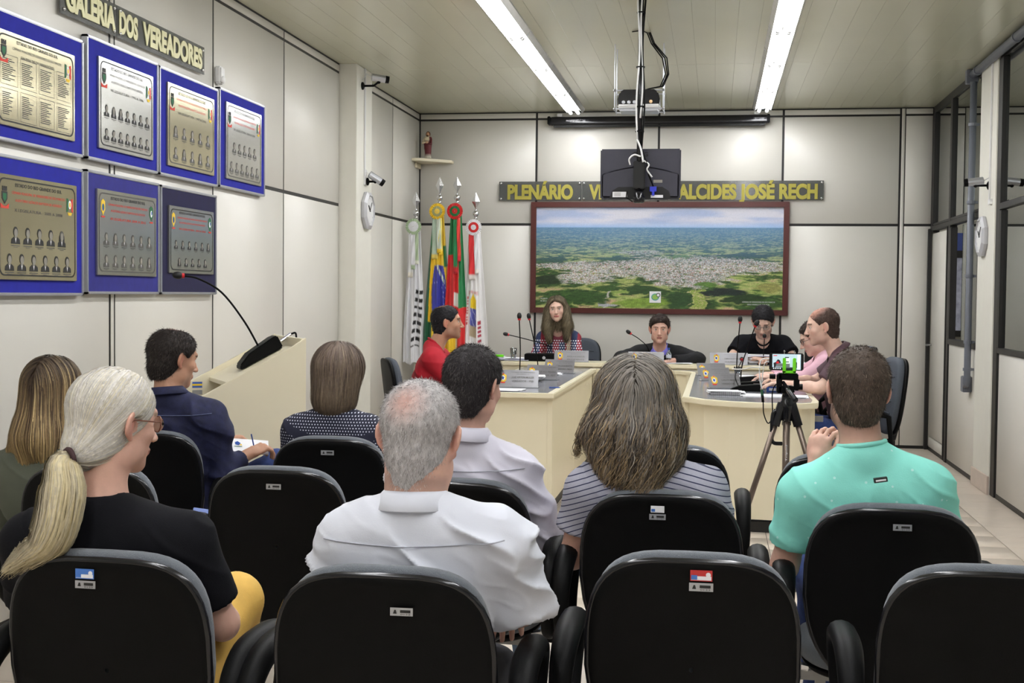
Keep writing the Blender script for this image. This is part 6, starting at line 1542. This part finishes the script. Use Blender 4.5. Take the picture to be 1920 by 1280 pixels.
# ---- materials of clothes
M_wshirt = mat('white_shirt', srgb(212, 215, 226), .75, vary=.02, bump=.07, bscale=300, sheen=.2)
M_wshirt2 = mat('white_lilac_shirt', srgb(208, 206, 220), .75, vary=.02, bump=.07, bscale=300, sheen=.2)
M_btee = mat('black_tee', srgb(13, 13, 19), .9, vary=.1, bump=.2, bscale=400, spec=.2)
M_olive = mat('olive_blouse', srgb(84, 88, 76), .85, vary=.08, bump=.2, bscale=300)
M_denim = mat('dark_denim_shirt', srgb(27, 31, 66), .8, vary=.35, scale=35, bump=.3, bscale=400)
M_teal = mat('mint_tee', srgb(138, 222, 208), .8, vary=.03, bump=.15, bscale=300)
M_redtee = mat('crimson_tee', srgb(178, 20, 40), .8, vary=.06)
M_maroon = mat('plum_shirt', srgb(78, 52, 62), .7, vary=.12, scale=30)
M_pink = mat('pink_shirt', srgb(222, 176, 192), .75, vary=.04)
M_black_sw = mat('black_sweater', srgb(18, 18, 22), .9, vary=.1)
M_purple = mat('violet_shirt', srgb(126, 120, 216), .7, vary=.05)
def add_pattern(m, kind):
    N_, L_, b = nodes_of(m); tc = [n for n in N_ if n.type == 'TEX_COORD'][0]; src = b.inputs['Base Color'].links[0].from_socket
    sp = N_.new('ShaderNodeSeparateXYZ'); L_.new(tc.outputs['Object'], sp.inputs[0])
    def M(op, a, b_=None, c=None):
        n = N_.new('ShaderNodeMath'); n.operation = op
        for i, v_ in enumerate((a, b_, c)):
            if v_ is None: continue
            if isinstance(v_, (int, float)): n.inputs[i].default_value = v_
            else: L_.new(v_, n.inputs[i])
        return n.outputs[0]
    X, Y, Z = sp.outputs
    if kind == 'dots':      # small white dots in a staggered grid
        s = 84; a = M('MULTIPLY', X, s); c = M('MULTIPLY', Z, s); row = M('FLOOR', c); odd = M('MULTIPLY', M('FRACT', M('MULTIPLY', row, .5)), 1.0)
        fx = M('SUBTRACT', M('FRACT', M('ADD', a, odd)), .5); fz = M('SUBTRACT', M('FRACT', c), .5)
        r = M('ADD', M('MULTIPLY', fx, fx), M('MULTIPLY', fz, fz)); fac = M('LESS_THAN', r, .042); col = srgb(214, 216, 230)
    if kind == 'flecks':
        vo = N_.new('ShaderNodeTexVoronoi'); vo.inputs['Scale'].default_value = 26; L_.new(tc.outputs['Object'], vo.inputs['Vector']); fac = M('MULTIPLY', M('LESS_THAN', vo.outputs['Distance'], .10), .6); col = srgb(214, 244, 240)
    if kind == 'stripes':
        ax_ = M('ABSOLUTE', X); w_ = M('ADD', M('ADD', Z, M('MULTIPLY', M('POWER', ax_, 1.4), .42)), M('MULTIPLY', M('SINE', M('MULTIPLY', X, 9.0)), .005))
        fac = M('LESS_THAN', M('FRACT', M('DIVIDE', w_, .0170)), .19); col = srgb(34, 40, 72)
    if kind == 'dots2':
        s = 44; a = M('MULTIPLY', X, s); c = M('MULTIPLY', Z, s); odd = M('FRACT', M('MULTIPLY', M('FLOOR', c), .5)); fx = M('SUBTRACT', M('FRACT', M('ADD', a, odd)), .5); fz = M('SUBTRACT', M('FRACT', c), .5)
        fac = M('MULTIPLY', M('LESS_THAN', M('ADD', M('MULTIPLY', fx, fx), M('MULTIPLY', fz, fz)), .075), M('LESS_THAN', Z, 1.04)); col = srgb(226, 228, 234)
    if kind == 'dots':          # plain dark band swooping over the back
        zc = M('ADD', M('MULTIPLY', M('MULTIPLY', X, X), 1.3), .862); bd = M('LESS_THAN', M('ABSOLUTE', M('SUBTRACT', Z, zc)), .019)
        bd = M('MULTIPLY', bd, M('LESS_THAN', Y, .22)); fac = M('MULTIPLY', fac, M('SUBTRACT', 1.0, bd))
    mx = N_.new('ShaderNodeMix'); mx.data_type = 'RGBA'; L_.new(fac, mx.inputs[0]); L_.new(src, mx.inputs[6]); mx.inputs[7].default_value = (*col, 1); L_.new(mx.outputs[2], b.inputs['Base Color'])
M_dots = mat('navy_polka_dots', srgb(26, 28, 50), .8, vary=.08); add_pattern(M_dots, 'dots')
add_pattern(M_teal, 'flecks')
M_stripe = mat('striped_jersey', srgb(160, 160, 174), .85, vary=.05, scale=200); add_pattern(M_stripe, 'stripes')
M_pres = mat('dotted_blouse', attr=True, rough=.7, vary=.04); add_pattern(M_pres, 'dots2')

AU_ = 0.0
# ---- 1 woman with platinum ponytail, black tee (front row, left)
f = frame(-1.31, 2.60, 0)
tie = (0.018, -.116, -.098)
def pony_shape(fn, hp, R, hs, N):
    fn.ell(hp(0, -.078, -.070), np.array((.042, .036, .042))*hs, R, .04)
def pony_tail(t, hp, R, hs, body):
    rng = np.random.default_rng(3); T0 = hp(*tie)
    ctrl = [T0+R @ np.array((0, .012, .006)), T0+R @ np.array((0, -.014, -.006)), T0+np.array((.004, -.036, -.055)), T0+np.array((-.002, -.058, -.135)), T0+np.array((-.035, -.058, -.185)), T0+np.array((-.115, -.05, -.222))]
    C_ = np.array(sp3(ctrl, 60)); L_ = len(C_); K = 26; ids = np.linspace(0, L_-1, K).astype(int); C_ = C_[ids]
    T = np.gradient(C_, axis=0); T /= np.linalg.norm(T, axis=1)[:, None]; A = np.cross(T, (0, 1, 0)); A /= np.linalg.norm(A, axis=1)[:, None]; B_ = np.cross(T, A)
    u_ = np.linspace(0, 1, K); W = np.interp(u_, [0, .08, .2, .45, .7, .9, 1], [.016, .014, .034, .052, .048, .030, .010]); D = W*.75
    ring = np.stack([C_+A*(W*.94*math.cos(a))[:, None]*1 + B_*(D*.94*math.sin(a))[:, None] for a in np.linspace(0, 2*PI, 20, endpoint=False)], 1)
    mb = MB().grid(ring, closed=True, cols=np.tile(np.array(srgb(150, 138, 106)), (K*20, 1))); n = 1500
    parts = [(np.array(mb.v), np.array(mb.f), np.array(mb.c))]
    a = rng.random(n)*2*PI; r = .80+.28*rng.random(n); fr_ = rng.normal(0, .05, n)
    S = np.zeros((n, K, 3)); Nn = np.zeros((n, K, 3))
    for k in range(K):
        aa = a+fr_*k*.2; o = A[k]*np.cos(aa)[:, None]*W[k]+B_[k]*np.sin(aa)[:, None]*D[k]; S[:, k] = C_[k]+o*r[:, None]+rng.normal(0, .0006, (n, 3))+(np.array((-.02, 0, -.03))*rng.normal(0, 1, (n, 1)))*max(0, u_[k]-.8)*2; Nn[:, k] = o/(np.linalg.norm(o, axis=1)[:, None]+1e-9)
    lock = (a*4).astype(int); base = pick(PLAT, 26, rng)[lock]*.6+pick(PLAT, n, rng)*.4; base *= np.array((.93, .86, .66))
    col = base[:, None]*np.linspace(1.0, .92, K)[None, :, None]
    parts.append(ribbons(S, Nn, .003*(.5+rng.random(n)), col, .3)); V, F_, Cc = join(parts); o = mesh_obj('ponytail', V, F_, M_hair, t, Cc)
    q = MB(); c0 = C_[2]
    q.tube([c0+A[2]*.024*math.cos(x)+B_[2]*.024*math.sin(x) for x in np.linspace(0, 2*PI, 20)], .0065, 8, cap=False); q.build('hair_tie', mat('hair_tie', srgb(58, 30, 34), .7, bump=.4), t, smooth=True)
PLAT = [((222, 218, 208), 6), ((206, 202, 198), 5), ((212, 204, 182), 3), ((180, 175, 172), 2), ((200, 190, 164), 2)]
person('woman with platinum ponytail, glasses and black tee sitting front left', (-1.31, 2.60, 0), 0, f(-1.375, 2.79, 1.165), (-31, 8, 0), f(-1.385, 2.75, .965), f(-1.555, 2.73, .885), f(-1.175, 2.74, .895),
       [(f(-1.62, 2.84, .68), f(-1.45, 3.05, .64)), (f(-1.115, 2.80, .70), f(-1.20, 3.02, .66))], 'pink', dict(sleeve='short', mat=M_btee, collar=None, slen=.74, fold=.004, bulk=.95, off=.013),
       long_hair(PLAT, pony_shape, target=tie, n=7500, steps=16, step=.020, width=.0019, th=.012, under=(176, 170, 158), ears=True, hl=.03, jitter=.003, seed=2, seedreg=-.06, lens=(1.0, 1.0), nape=-.082, nj=.07), hips=(0, .16, .55), build=.98,
       legs=dict(col=M_yellow, kL=f(-1.42, 3.12, .56), kR=f(-1.20, 3.10, .68), aL=f(-1.44, 3.18, .10), aR=f(-1.26, 3.28, .34)), glasses=(120, 70, 50), extra=pony_tail, face=dict(brow=(150, 130, 110)))
# ---- 2 woman with long highlighted hair, olive top (second row, far left)
f = frame(-2.10, 3.95, 0)
def straight_shape(fn, hp, R, hs, N):
    fn.cone(hp(0, -.03, -.03), hp(-.005, -.050, -.15), .082*hs, .088*hs, .03); fn.cone(hp(-.045, -.045, -.13), hp(-.095, -.06, -.215), .055*hs, .022*hs, .03); fn.cone(hp(.0, -.05, -.15), hp(-.03, -.075, -.24), .055*hs, .022*hs, .03); fn.cone(hp(.045, -.05, -.13), hp(.04, -.065, -.225), .045*hs, .02*hs, .03)
HL = [((112, 92, 72), 4), ((76, 62, 52), 4), ((196, 172, 126), 3), ((158, 132, 94), 3)]
person('woman with long highlighted blonde hair and olive top, far left', (-2.10, 3.95, 0), 0, f(-2.285, 4.17, 1.108), (-4, 5, 2), f(-2.285, 4.13, .935), f(-2.46, 4.12, .83), f(-2.14, 4.12, .83),
       [(f(-2.50, 4.2, .62), f(-2.34, 4.4, .60)), (f(-2.10, 4.2, .62), f(-2.24, 4.4, .60))], 'fair', dict(sleeve='long', mat=M_olive, collar=None, fold=.004),
       long_hair(HL, straight_shape, n=5500, steps=20, step=.023, width=.0026, th=.016, under=(78, 64, 50), seed=5, jitter=.008, roots=(66, 54, 46), tips=(196, 166, 112), part=.0, lens=(.62, .95), curl=.004, curlf=2), hips=(-.1, .18, .52), build=.95)
# ---- 3 man in dark denim shirt writing (third row, left)
f = frame(-2.22, 4.93, 0)
BRN = [((40, 34, 32), 5), ((56, 48, 44), 3), ((84, 74, 68), 1)]
def bald_crown(L): return np.clip(1.15-np.linalg.norm((L-np.array((.0, -.015, .118)))/np.array((.035, .055, .03)), axis=1), 0, 1)*.75
person('man in dark denim shirt writing on paper, third row left', (-2.22, 4.93, 0), 0, f(-2.235, 5.07, 1.185), (-38, 10, 0), f(-2.245, 5.04, 1.03), f(-2.42, 5.03, .945), f(-2.065, 5.06, .94),
       [(f(-2.44, 5.22, .74), f(-2.16, 5.42, .80)), (f(-2.02, 5.10, .725), f(-1.955, 5.19, .775))], 'tan', dict(sleeve='long', mat=M_denim, collar='shirt', fold=.018, yoke=.955, seamc=(.12, .14, .26), seed=8, slen=.80, ch=.03),
       short_hair(BRN, th=.014, length=.016, n=14000, bald=bald_crown, seed=4, width=.0013, lift=.22, nape=-.08), hips=(0, .18, .55), build=.97, legs=dict(col=M_jeans, kL=f(-2.15, 5.46, .58), kR=f(-1.90, 5.42, .70), aL=f(-2.15, 5.5, .1), aR=f(-1.95, 5.5, .35)),
       hand_dirs=(None, ((.55, .6, .3), (-.2, -.6, 1))), curl=1.1, face=dict(brow=(40, 34, 30)))
t = root('notepad', 'white sheet with emblem on the knee of the man in denim shirt', 'paper', (-1.87, 5.28, .83))
def Pn(u, v_): return np.array((-2.055, 5.24, .775))+np.array((.165, .03, -.010))*u+np.array((-.045, .12, .045))*v_
MB().prism3([Pn(0, 0), Pn(1, 0), Pn(1, 1), Pn(0, 1)], (0, 0, .003)).build('sheet', M_paper, t)
q = MB()
def onp(pts, mi): q.add([Pn(u_, v_)+np.array((0, -.0005, .0042)) for u_, v_ in pts], [tuple(range(len(pts)))], mi)
onp([(.14, .55), (.24, .5), (.28, .66), (.2, .8), (.13, .72)], 0); onp([(.22, .55), (.32, .5), (.3, .62)], 1); onp([(.12, .40), (.32, .40), (.32, .44), (.12, .44)], 2); q.build('printed_emblem', [M_inkb, M_inky, M_inkgr], t)
t = root('pen', 'slim pen in the hand of the man in denim shirt', 'pen', (-1.84, 5.25, .88)); MB().tube([(-1.955, 5.275, .785), (-1.965, 5.26, .855)], .003, 8).build('barrel', M_inkb, t); MB().tube([(-1.955, 5.275, .785), (-1.9548, 5.2765, .778)], .002, 6).build('tip', M_ink, t)
# ---- 4 woman with bob, polka dots
f = frame(-1.50, 4.88, 0)
def bob_shape(fn, hp, R, hs, N):
    fn.cone(hp(0, -.02, .0), hp(0, -.035, -.095), .092*hs, .088*hs, .03)
BOB = [((104, 90, 78), 4), ((78, 66, 58), 4), ((142, 124, 104), 2), ((160, 146, 126), 1)]
def pol_extra(t, hp, R, hs, body):
    pass
person('woman with short brown bob and navy polka dot blouse, third row', (-1.50, 4.88, 0), 0, f(-1.52, 5.090, 1.135), (-16, 4, 0), f(-1.53, 5.060, .965), f(-1.69, 5.050, .895), f(-1.37, 5.050, .895),
       [(f(-1.74, 5.120, .66), f(-1.58, 5.360, .64)), (f(-1.32, 5.120, .66), f(-1.46, 5.360, .64))], 'fair', dict(sleeve='short', mat=M_dots, collar=None, fold=.004, slen=.6),
       long_hair(BOB, bob_shape, n=5500, steps=14, step=.021, width=.0026, th=.018, under=(74, 62, 54), seed=9, jitter=.008, tips=(130, 112, 90), lens=(.6, 1.0), curl=.004, curlf=3, bulk=(1.05, 1.05, 1.0), roots=(120, 104, 96)), hips=(0, .16, .53), build=1.0, glasses=(150, 100, 70))
# ---- 5 man with short grey hair, white shirt (front row)
f = frame(-.676, 2.58, 0)
GRY = [((184, 180, 180), 5), ((150, 144, 142), 4), ((112, 104, 102), 2), ((206, 204, 206), 4)]
def bald5(L): return np.clip(1.3-np.linalg.norm((L-np.array((-.010, -.092, .066)))/np.array((.044, .045, .046)), axis=1), 0, 1)*.8
person('man with cropped grey hair and white shirt, front row centre', (-.676, 2.58, 0), 0, f(-.648, 2.80, 1.150), (-3, 6, 2), f(-.650, 2.765, .985), f(-.805, 2.75, .918), f(-.465, 2.76, .928),
       [(f(-.845, 2.86, .67), f(-.70, 3.1, .64)), (f(-.415, 2.81, .775), f(-.47, 3.02, .70))], 'pink', dict(sleeve='short', slen=1.12, mat=M_wshirt, collar='shirt', fold=.021, yoke=.925, off=.014, seed=21, h=.0055, fdir=Rz(.0) @ Ry(.42), sleeve_r=1.0),
       short_hair(GRY, th=.0085, length=.010, n=36000, bald=bald5, width=.0007, seed=6, lift=.26, noise=.001, scalp=(186, 130, 112), cells=.0042, nape=-.108, flow=(0, -.5, -1)), hips=(0, .17, .56), build=1.08,
       legs=dict(col=M_trous), face=dict(neck=1.20, jaw=1.1, nape=((120, 100, 94), .5)), hs=1.045)
# yoke seam on his back is a thin raised line
r5 = [o for o in COL.objects if o.get('label', '').startswith('man with cropped grey')][0]
# ---- 6 dark haired man in white shirt (second row)
f = frame(-.78, 3.90, 0)
DK = [((46, 42, 44), 6), ((34, 31, 33), 4), ((96, 90, 90), 2), ((70, 65, 66), 2)]
person('man with dark greying hair and white long-sleeved shirt, second row', (-.78, 3.90, 0), 0, f(-.757, 4.02, 1.175), (-22, 8, 0), f(-.775, 3.99, 1.0), f(-.955, 3.98, .905), f(-.605, 3.99, .905),
       [(f(-1.0, 4.08, .68), f(-.85, 4.35, .66)), (f(-.53, 4.06, .69), f(-.62, 4.32, .66))], 'pink', dict(sleeve='long', mat=M_wshirt2, collar='shirt', fold=.015, yoke=.915, off=.015, seed=31, slen=.9),
       short_hair(DK, th=.015, length=.014, n=28000, width=.0009, seed=7, lift=.14, noise=.002, top=.004, nape=-.088), hips=(0, .16, .56), build=1.0, legs=dict(col=M_jeansl), face=dict(brow=(40, 36, 36), nape=((70, 56, 52), .45)))
# ---- 7 woman with curly hair, striped tee
f = frame(-.146, 3.78, 0)
def curly_shape(fn, hp, R, hs, N):
    fn.cone(hp(0, -.015, .0), hp(-.004, -.030, -.10), .098*hs, .112*hs, .04); fn.cone(hp(-.05, -.045, -.10), hp(-.050, -.075, -.20), .078*hs, .036*hs, .05); fn.cone(hp(.055, -.04, -.09), hp(.07, -.065, -.16), .075*hs, .05*hs, .05); fn.cone(hp(.02, -.07, -.14), hp(.035, -.09, -.30), .06*hs, .022*hs, .04)
CUR = [((108, 98, 88), 4), ((74, 66, 60), 4), ((176, 168, 158), 2), ((170, 146, 110), 3), ((50, 44, 42), 3)]
person('woman with long wavy grey-blonde hair and striped tee, second row', (-.146, 3.78, 0), 0, f(-.236, 3.93, 1.145), (2, 4, 0), f(-.215, 3.90, .965), f(-.37, 3.88, .87), f(-.025, 3.89, .875),
       [(f(-.425, 3.93, .66), f(-.30, 4.2, .62)), (f(.03, 3.93, .66), f(-.1, 4.2, .62))], 'pink', dict(sleeve='short', mat=M_stripe, collar=None, fold=.006, slen=.56, off=.015, h=.0055, bulk=1.08, sleeve_r=1.1),
       long_hair(CUR, curly_shape, n=9000, steps=26, step=.022, width=.0024, th=.018, under=(80, 72, 64), seed=13, jitter=.024, curl=.018, curlf=11, tips=(176, 150, 112), roots=(140, 134, 128), part=0, lens=(.6, 1.12), bulk=(1.04, 1.0, 1.02)), hips=(0, .16, .54), build=1.08, legs=dict(col=M_jeansl))
# ---- 8 man in mint tee
f = frame(.50, 3.66, 0)
TB = [((80, 68, 60), 5), ((102, 88, 76), 4), ((54, 47, 44), 3), ((128, 112, 96), 2)]
def teal_extra(t, hp, R, hs, body):
    q = MB(); c = np.array((-.055, -.0165, .945)); xa = np.array((.985, 0, .17)); za = np.array((-.17, 0, .985))
    o_ = f(.462, 3.645, .965)
    q.prism3([o_-xa*.018-za*.006, o_+xa*.018-za*.006, o_+xa*.018+za*.006, o_-xa*.018+za*.006], (0, .02, 0), 0); quad(q, o_, xa, za, -.014, .014, -.0025, .0025, 1, .0008); q.build('neck_label', [M_ink, M_paper], t)
person('man in mint green tee with hand at his chin, second row right', (.50, 3.66, 0), 0, f(.412, 3.83, 1.197), (9, 3, 4), f(.43, 3.80, 1.015), f(.255, 3.78, .895), f(.615, 3.80, .925),
       [(f(.215, 3.84, .675), f(.315, 4.02, .95)), (f(.69, 3.88, .70), f(.56, 4.12, .66))], 'pink', dict(sleeve='short', mat=M_teal, collar='crew', fold=.006, slen=.68, off=.013, seed=44, h=.0055, fdir=Rz(0) @ Ry(.5), bulk=1.02),
       short_hair(TB, th=.013, length=.012, n=32000, width=.0008, seed=8, lift=.14, noise=.0015, top=.006, nape=-.082), hips=(0, .16, .57), build=1.06, legs=dict(col=M_jeans, kL=f(.33, 4.14, .60), kR=f(.66, 4.14, .60)),
       hand_dirs=(((.15, .1, 1), (-.5, -.8, 0)), None), curl=1.0, face=dict(stubble=((70, 50, 42), .85), neck=1.05, nape=((90, 68, 58), .5)), extra=teal_extra)
# ---- 9 man in crimson tee at the left desk, facing right
yw = -PI/2; f = frame(-2.08, 8.95, yw)
BK = [((26, 24, 28), 6), ((40, 38, 42), 3)]
def bald9(L): return np.clip(1.2-np.linalg.norm((L-np.array((0, -.03, .115)))/np.array((.04, .05, .03)), axis=1), 0, 1)*.6
def red_extra(t, hp, R, hs, body):
    q = MB(); o_ = f(-1.80, 8.69, .935); q.box(o_, (.012, .03, .045)); q.build('sleeve_tag', M_paper, t)
person('man in crimson tee seated at left desk, seen in profile before the flags', (-2.08, 8.95, 0), yw, f(-1.895, 9.0, 1.262), (12, -2, 0), f(-1.985, 8.98, 1.085), f(-1.99, 9.17, 1.0), f(-1.95, 8.80, 1.0),
       [(f(-1.80, 9.2, .86), f(-1.52, 9.12, .85)), (f(-1.80, 8.74, .865), f(-1.52, 8.86, .85))], 'tan', dict(sleeve='short', mat=M_redtee, collar='crew', fold=.006, slen=.75, off=.013, seed=51, sleeve_r=1.1),
       short_hair(BK, th=.010, length=.012, n=7000, width=.0018, lift=.2, seed=10, bald=bald9, hl=.022), hips=(0, -.07, .56), build=1.05, h=.0052, face=dict(brow=(30, 26, 26), stubble=((120, 90, 78), .4)), extra=red_extra, group=None, hs=1.02)
# ---- 10 woman presiding, facing the camera
yw = PI; f = frame(-1.45, 12.25, yw)
def pres_shape(fn, hp, R, hs, N):
    for s in (-1, 1): fn.cone(hp(s*.080, -.005, -.0), hp(s*.102, .035, -.18), .038*hs, .044*hs, .02); fn.cone(hp(s*.10, .035, -.17), hp(s*.085, .075, -.29), .044*hs, .022*hs, .02)
    fn.cone(hp(0, -.05, -.02), hp(0, -.06, -.18), .085*hs, .07*hs, .03)
def pres_paint(V, n):
    c = np.zeros((len(V), 3)); x = -V[:, 0]; z = V[:, 2]
    nav, red_, wh, cr_ = [np.array(srgb(*q)) for q in ((34, 48, 84), (140, 28, 48), (232, 234, 238), (220, 200, 168))]
    band_ = np.floor((x+.35)/.058).astype(int) % 4
    c[:] = np.where((band_ == 0)[:, None], nav, np.where((band_ == 1)[:, None], red_, np.where((band_ == 2)[:, None], nav*1.2, red_)))
    c[(np.abs(x-.09) < .018)] = cr_
    a = x*46; b_ = z*46; dd = ((a+.5*(np.floor(b_) % 2)) % 1-.5)**2+(b_ % 1-.5)**2
    c[(np.abs(x) < .07) & (z > 1.02)] = np.array(srgb(120, 40, 58)); return c
PR = [((96, 86, 70), 4), ((68, 60, 50), 4), ((140, 126, 100), 3)]
person('smiling woman with long wavy hair and colourful dotted blouse at the head table', (-1.45, 12.25, 0), yw, f(-1.475, 12.03, 1.33), (2, 2, 4), f(-1.465, 12.09, 1.150), f(-1.315, 12.12, 1.055), f(-1.615, 12.12, 1.055),
       [(f(-1.26, 11.98, .88), f(-1.36, 11.72, .89)), (f(-1.67, 11.98, .88), f(-1.58, 11.72, .89))], 'light', dict(sleeve='long', mat=M_pres, paint=pres_paint, collar=None, fold=.004, slen=.9, h=.0055),
       long_hair(PR, pres_shape, n=4000, steps=20, step=.022, width=.003, th=.016, under=(66, 58, 48), seed=15, jitter=.010, hl=.008, curl=.012, curlf=9, part=.01, lens=(.6, 1.0), tips=(120, 108, 84)), hips=(0, -.02, .62), build=.92, h=.0045, legs=dict(col=M_trous), face=dict(brow=(80, 62, 50), lip=(204, 104, 100), smile=1, lid=.6), hs=.98)
o = None
# swap note: arms list above is given right-then-left because she faces the camera
# ---- 11 man in black sweater
f = frame(-.50, 12.05, yw)
DB = [((48, 38, 34), 6), ((66, 54, 48), 3)]
def fringe(fn, hp, R, hs):
    fn.cone(hp(-.045, .060, .085), hp(.03, .072, .078), .020*hs, .018*hs, .02); fn.cone(hp(.03, .070, .080), hp(.058, .045, .05), .018*hs, .012*hs, .02)
def sw_extra(t, hp, R, hs, body):
    MB().prism3([np.array((-.035, .145, .93)), np.array((.035, .145, .93)), np.array((.05, .10, 1.02)), np.array((-.05, .10, 1.02))], (0, -.03, 0)).build('shirt_front', M_purple, t, bevel=.004)
person('man in black sweater over violet shirt in the middle of the head table', (-.50, 12.05, 0), yw, f(-.49, 11.66, 1.165), (2, 4, 0), f(-.49, 11.75, .99), f(-.31, 11.80, .93), f(-.69, 11.80, .93),
       [(f(-.14, 11.68, .895), f(-.36, 11.55, .885)), (f(-.84, 11.68, .895), f(-.62, 11.60, .885))], 'pink', dict(sleeve='long', mat=M_black_sw, collar='shirt', cmat=M_purple, fold=.004, slen=.93, off=.018, h=.006, ch=.03),
       short_hair(DB, th=.014, length=.016, n=5000, width=.0024, lift=.2, seed=12, front=fringe, top=.004), hips=(0, -.05, .56), build=1.05, h=.0045, legs=dict(col=M_trous), face=dict(brow=(44, 34, 30), jaw=1.1), hs=1.06, extra=sw_extra)
# ---- 12 man in black tee, reading
f = frame(.45, 12.05, yw)
person('man in black tee and glasses looking down at papers on the head table', (.45, 12.05, 0), yw, f(.425, 11.58, 1.245), (-6, 30, 0), f(.435, 11.75, 1.09), f(.615, 11.80, 1.03), f(.25, 11.80, 1.03),
       [(f(.72, 11.66, .905), f(.52, 11.50, .92)), (f(.14, 11.66, .905), f(.33, 11.50, .92))], 'light', dict(sleeve='short', mat=M_btee, collar='crew', fold=.004, slen=.60, off=.016, sleeve_r=1.2),
       short_hair(BK, th=.013, length=.015, n=5000, width=.0024, lift=.2, seed=14, top=.004, hl=.022), hips=(0, -.02, .56), build=1.12, h=.0045, legs=dict(col=M_trous), glasses=(110, 100, 96), face=dict(brow=(40, 34, 34), stubble=((120, 84, 74), .5), lid=1.0, jaw=1.08), hs=1.12)
# ---- 13 man in plum shirt at the right desk, facing left
yw = PI/2; f = frame(.98, 8.92, yw)
def bald13(L): return np.clip(1.7-np.linalg.norm((L-np.array((0, .035, .10)))/np.array((.05, .062, .05)), axis=1), 0, 1)*.85
PB = [((74, 58, 52), 5), ((92, 76, 68), 3), ((58, 46, 42), 3)]
person('balding man in plum shirt and jeans with clasped hands at right desk', (.98, 8.92, 0), yw, f(.722, 8.90, 1.272), (3, 9, 0), f(.835, 8.92, 1.10), f(.835, 8.73, 1.01), f(.875, 9.11, 1.02),
       [(f(.70, 8.69, .865), f(.475, 8.80, .88)), (f(.70, 9.16, .88), f(.485, 8.94, .90))], 'light', dict(sleeve='short', mat=M_maroon, collar='shirt', fold=.006, slen=.72, off=.014, seed=61, sleeve_r=1.12, ch=.034),
       short_hair(PB, th=.008, length=.008, n=4000, width=.003, seed=16, bald=bald13, hl=.016, lift=.3, scalp=(196, 140, 122)), hips=(0, .02, .56), build=1.05, h=.005, legs=dict(col=M_jeans, kL=f(.64, 8.78, .60), kR=f(.64, 9.02, .60), aL=f(.80, 8.75, .1), aR=f(.80, 9.05, .1)),
       hand_dirs=(((-.0, 1, .05), (0, .2, 1)), ((-.15, 1, .1), (0, .2, 1))), curl=.5, hs=1.06, face=dict(brow=(90, 70, 60), stubble=((170, 124, 110), .4)))
# ---- 14 man in pink shirt beyond him
f = frame(.95, 9.85, yw)
person('man in pink shirt and glasses bent over the right desk, beyond the balding man', (.95, 9.85, 0), yw, f(.735, 9.80, 1.165), (3, 24, 0), f(.815, 9.82, 1.04), f(.81, 9.63, .97), f(.83, 10.0, .98),
       [(f(.64, 9.60, .865), f(.42, 9.66, .87)), (f(.64, 10.05, .865), f(.42, 9.95, .87))], 'light', dict(sleeve='long', mat=M_pink, collar='shirt', fold=.005, slen=.9, off=.013),
       short_hair(DB, th=.013, length=.016, n=5000, width=.0024, lift=.2, seed=17, top=.006), hips=(0, .0, .56), build=1.0, h=.005, glasses=(60, 50, 50), face=dict(brow=(50, 40, 34)), legs=dict(col=M_trous), hs=1.03)

t = root('folder', 'corner of a light blue folder beside the empty chair, behind the black tee shoulder', 'folder', (-1.76, 4.24, .64))
MB().prism3([(-1.80, 4.22, .64), (-1.72, 4.22, .64), (-1.72, 4.25, .70), (-1.80, 4.25, .708)], (0, .006, 0)).build('cover', mat('light_blue_card', srgb(140, 160, 220), .6), t, bevel=.001); MB().prism3([(-1.795, 4.227, .64), (-1.725, 4.227, .64), (-1.725, 4.257, .695), (-1.795, 4.257, .704)], (0, .004, 0)).build('sheet', M_paper, t)
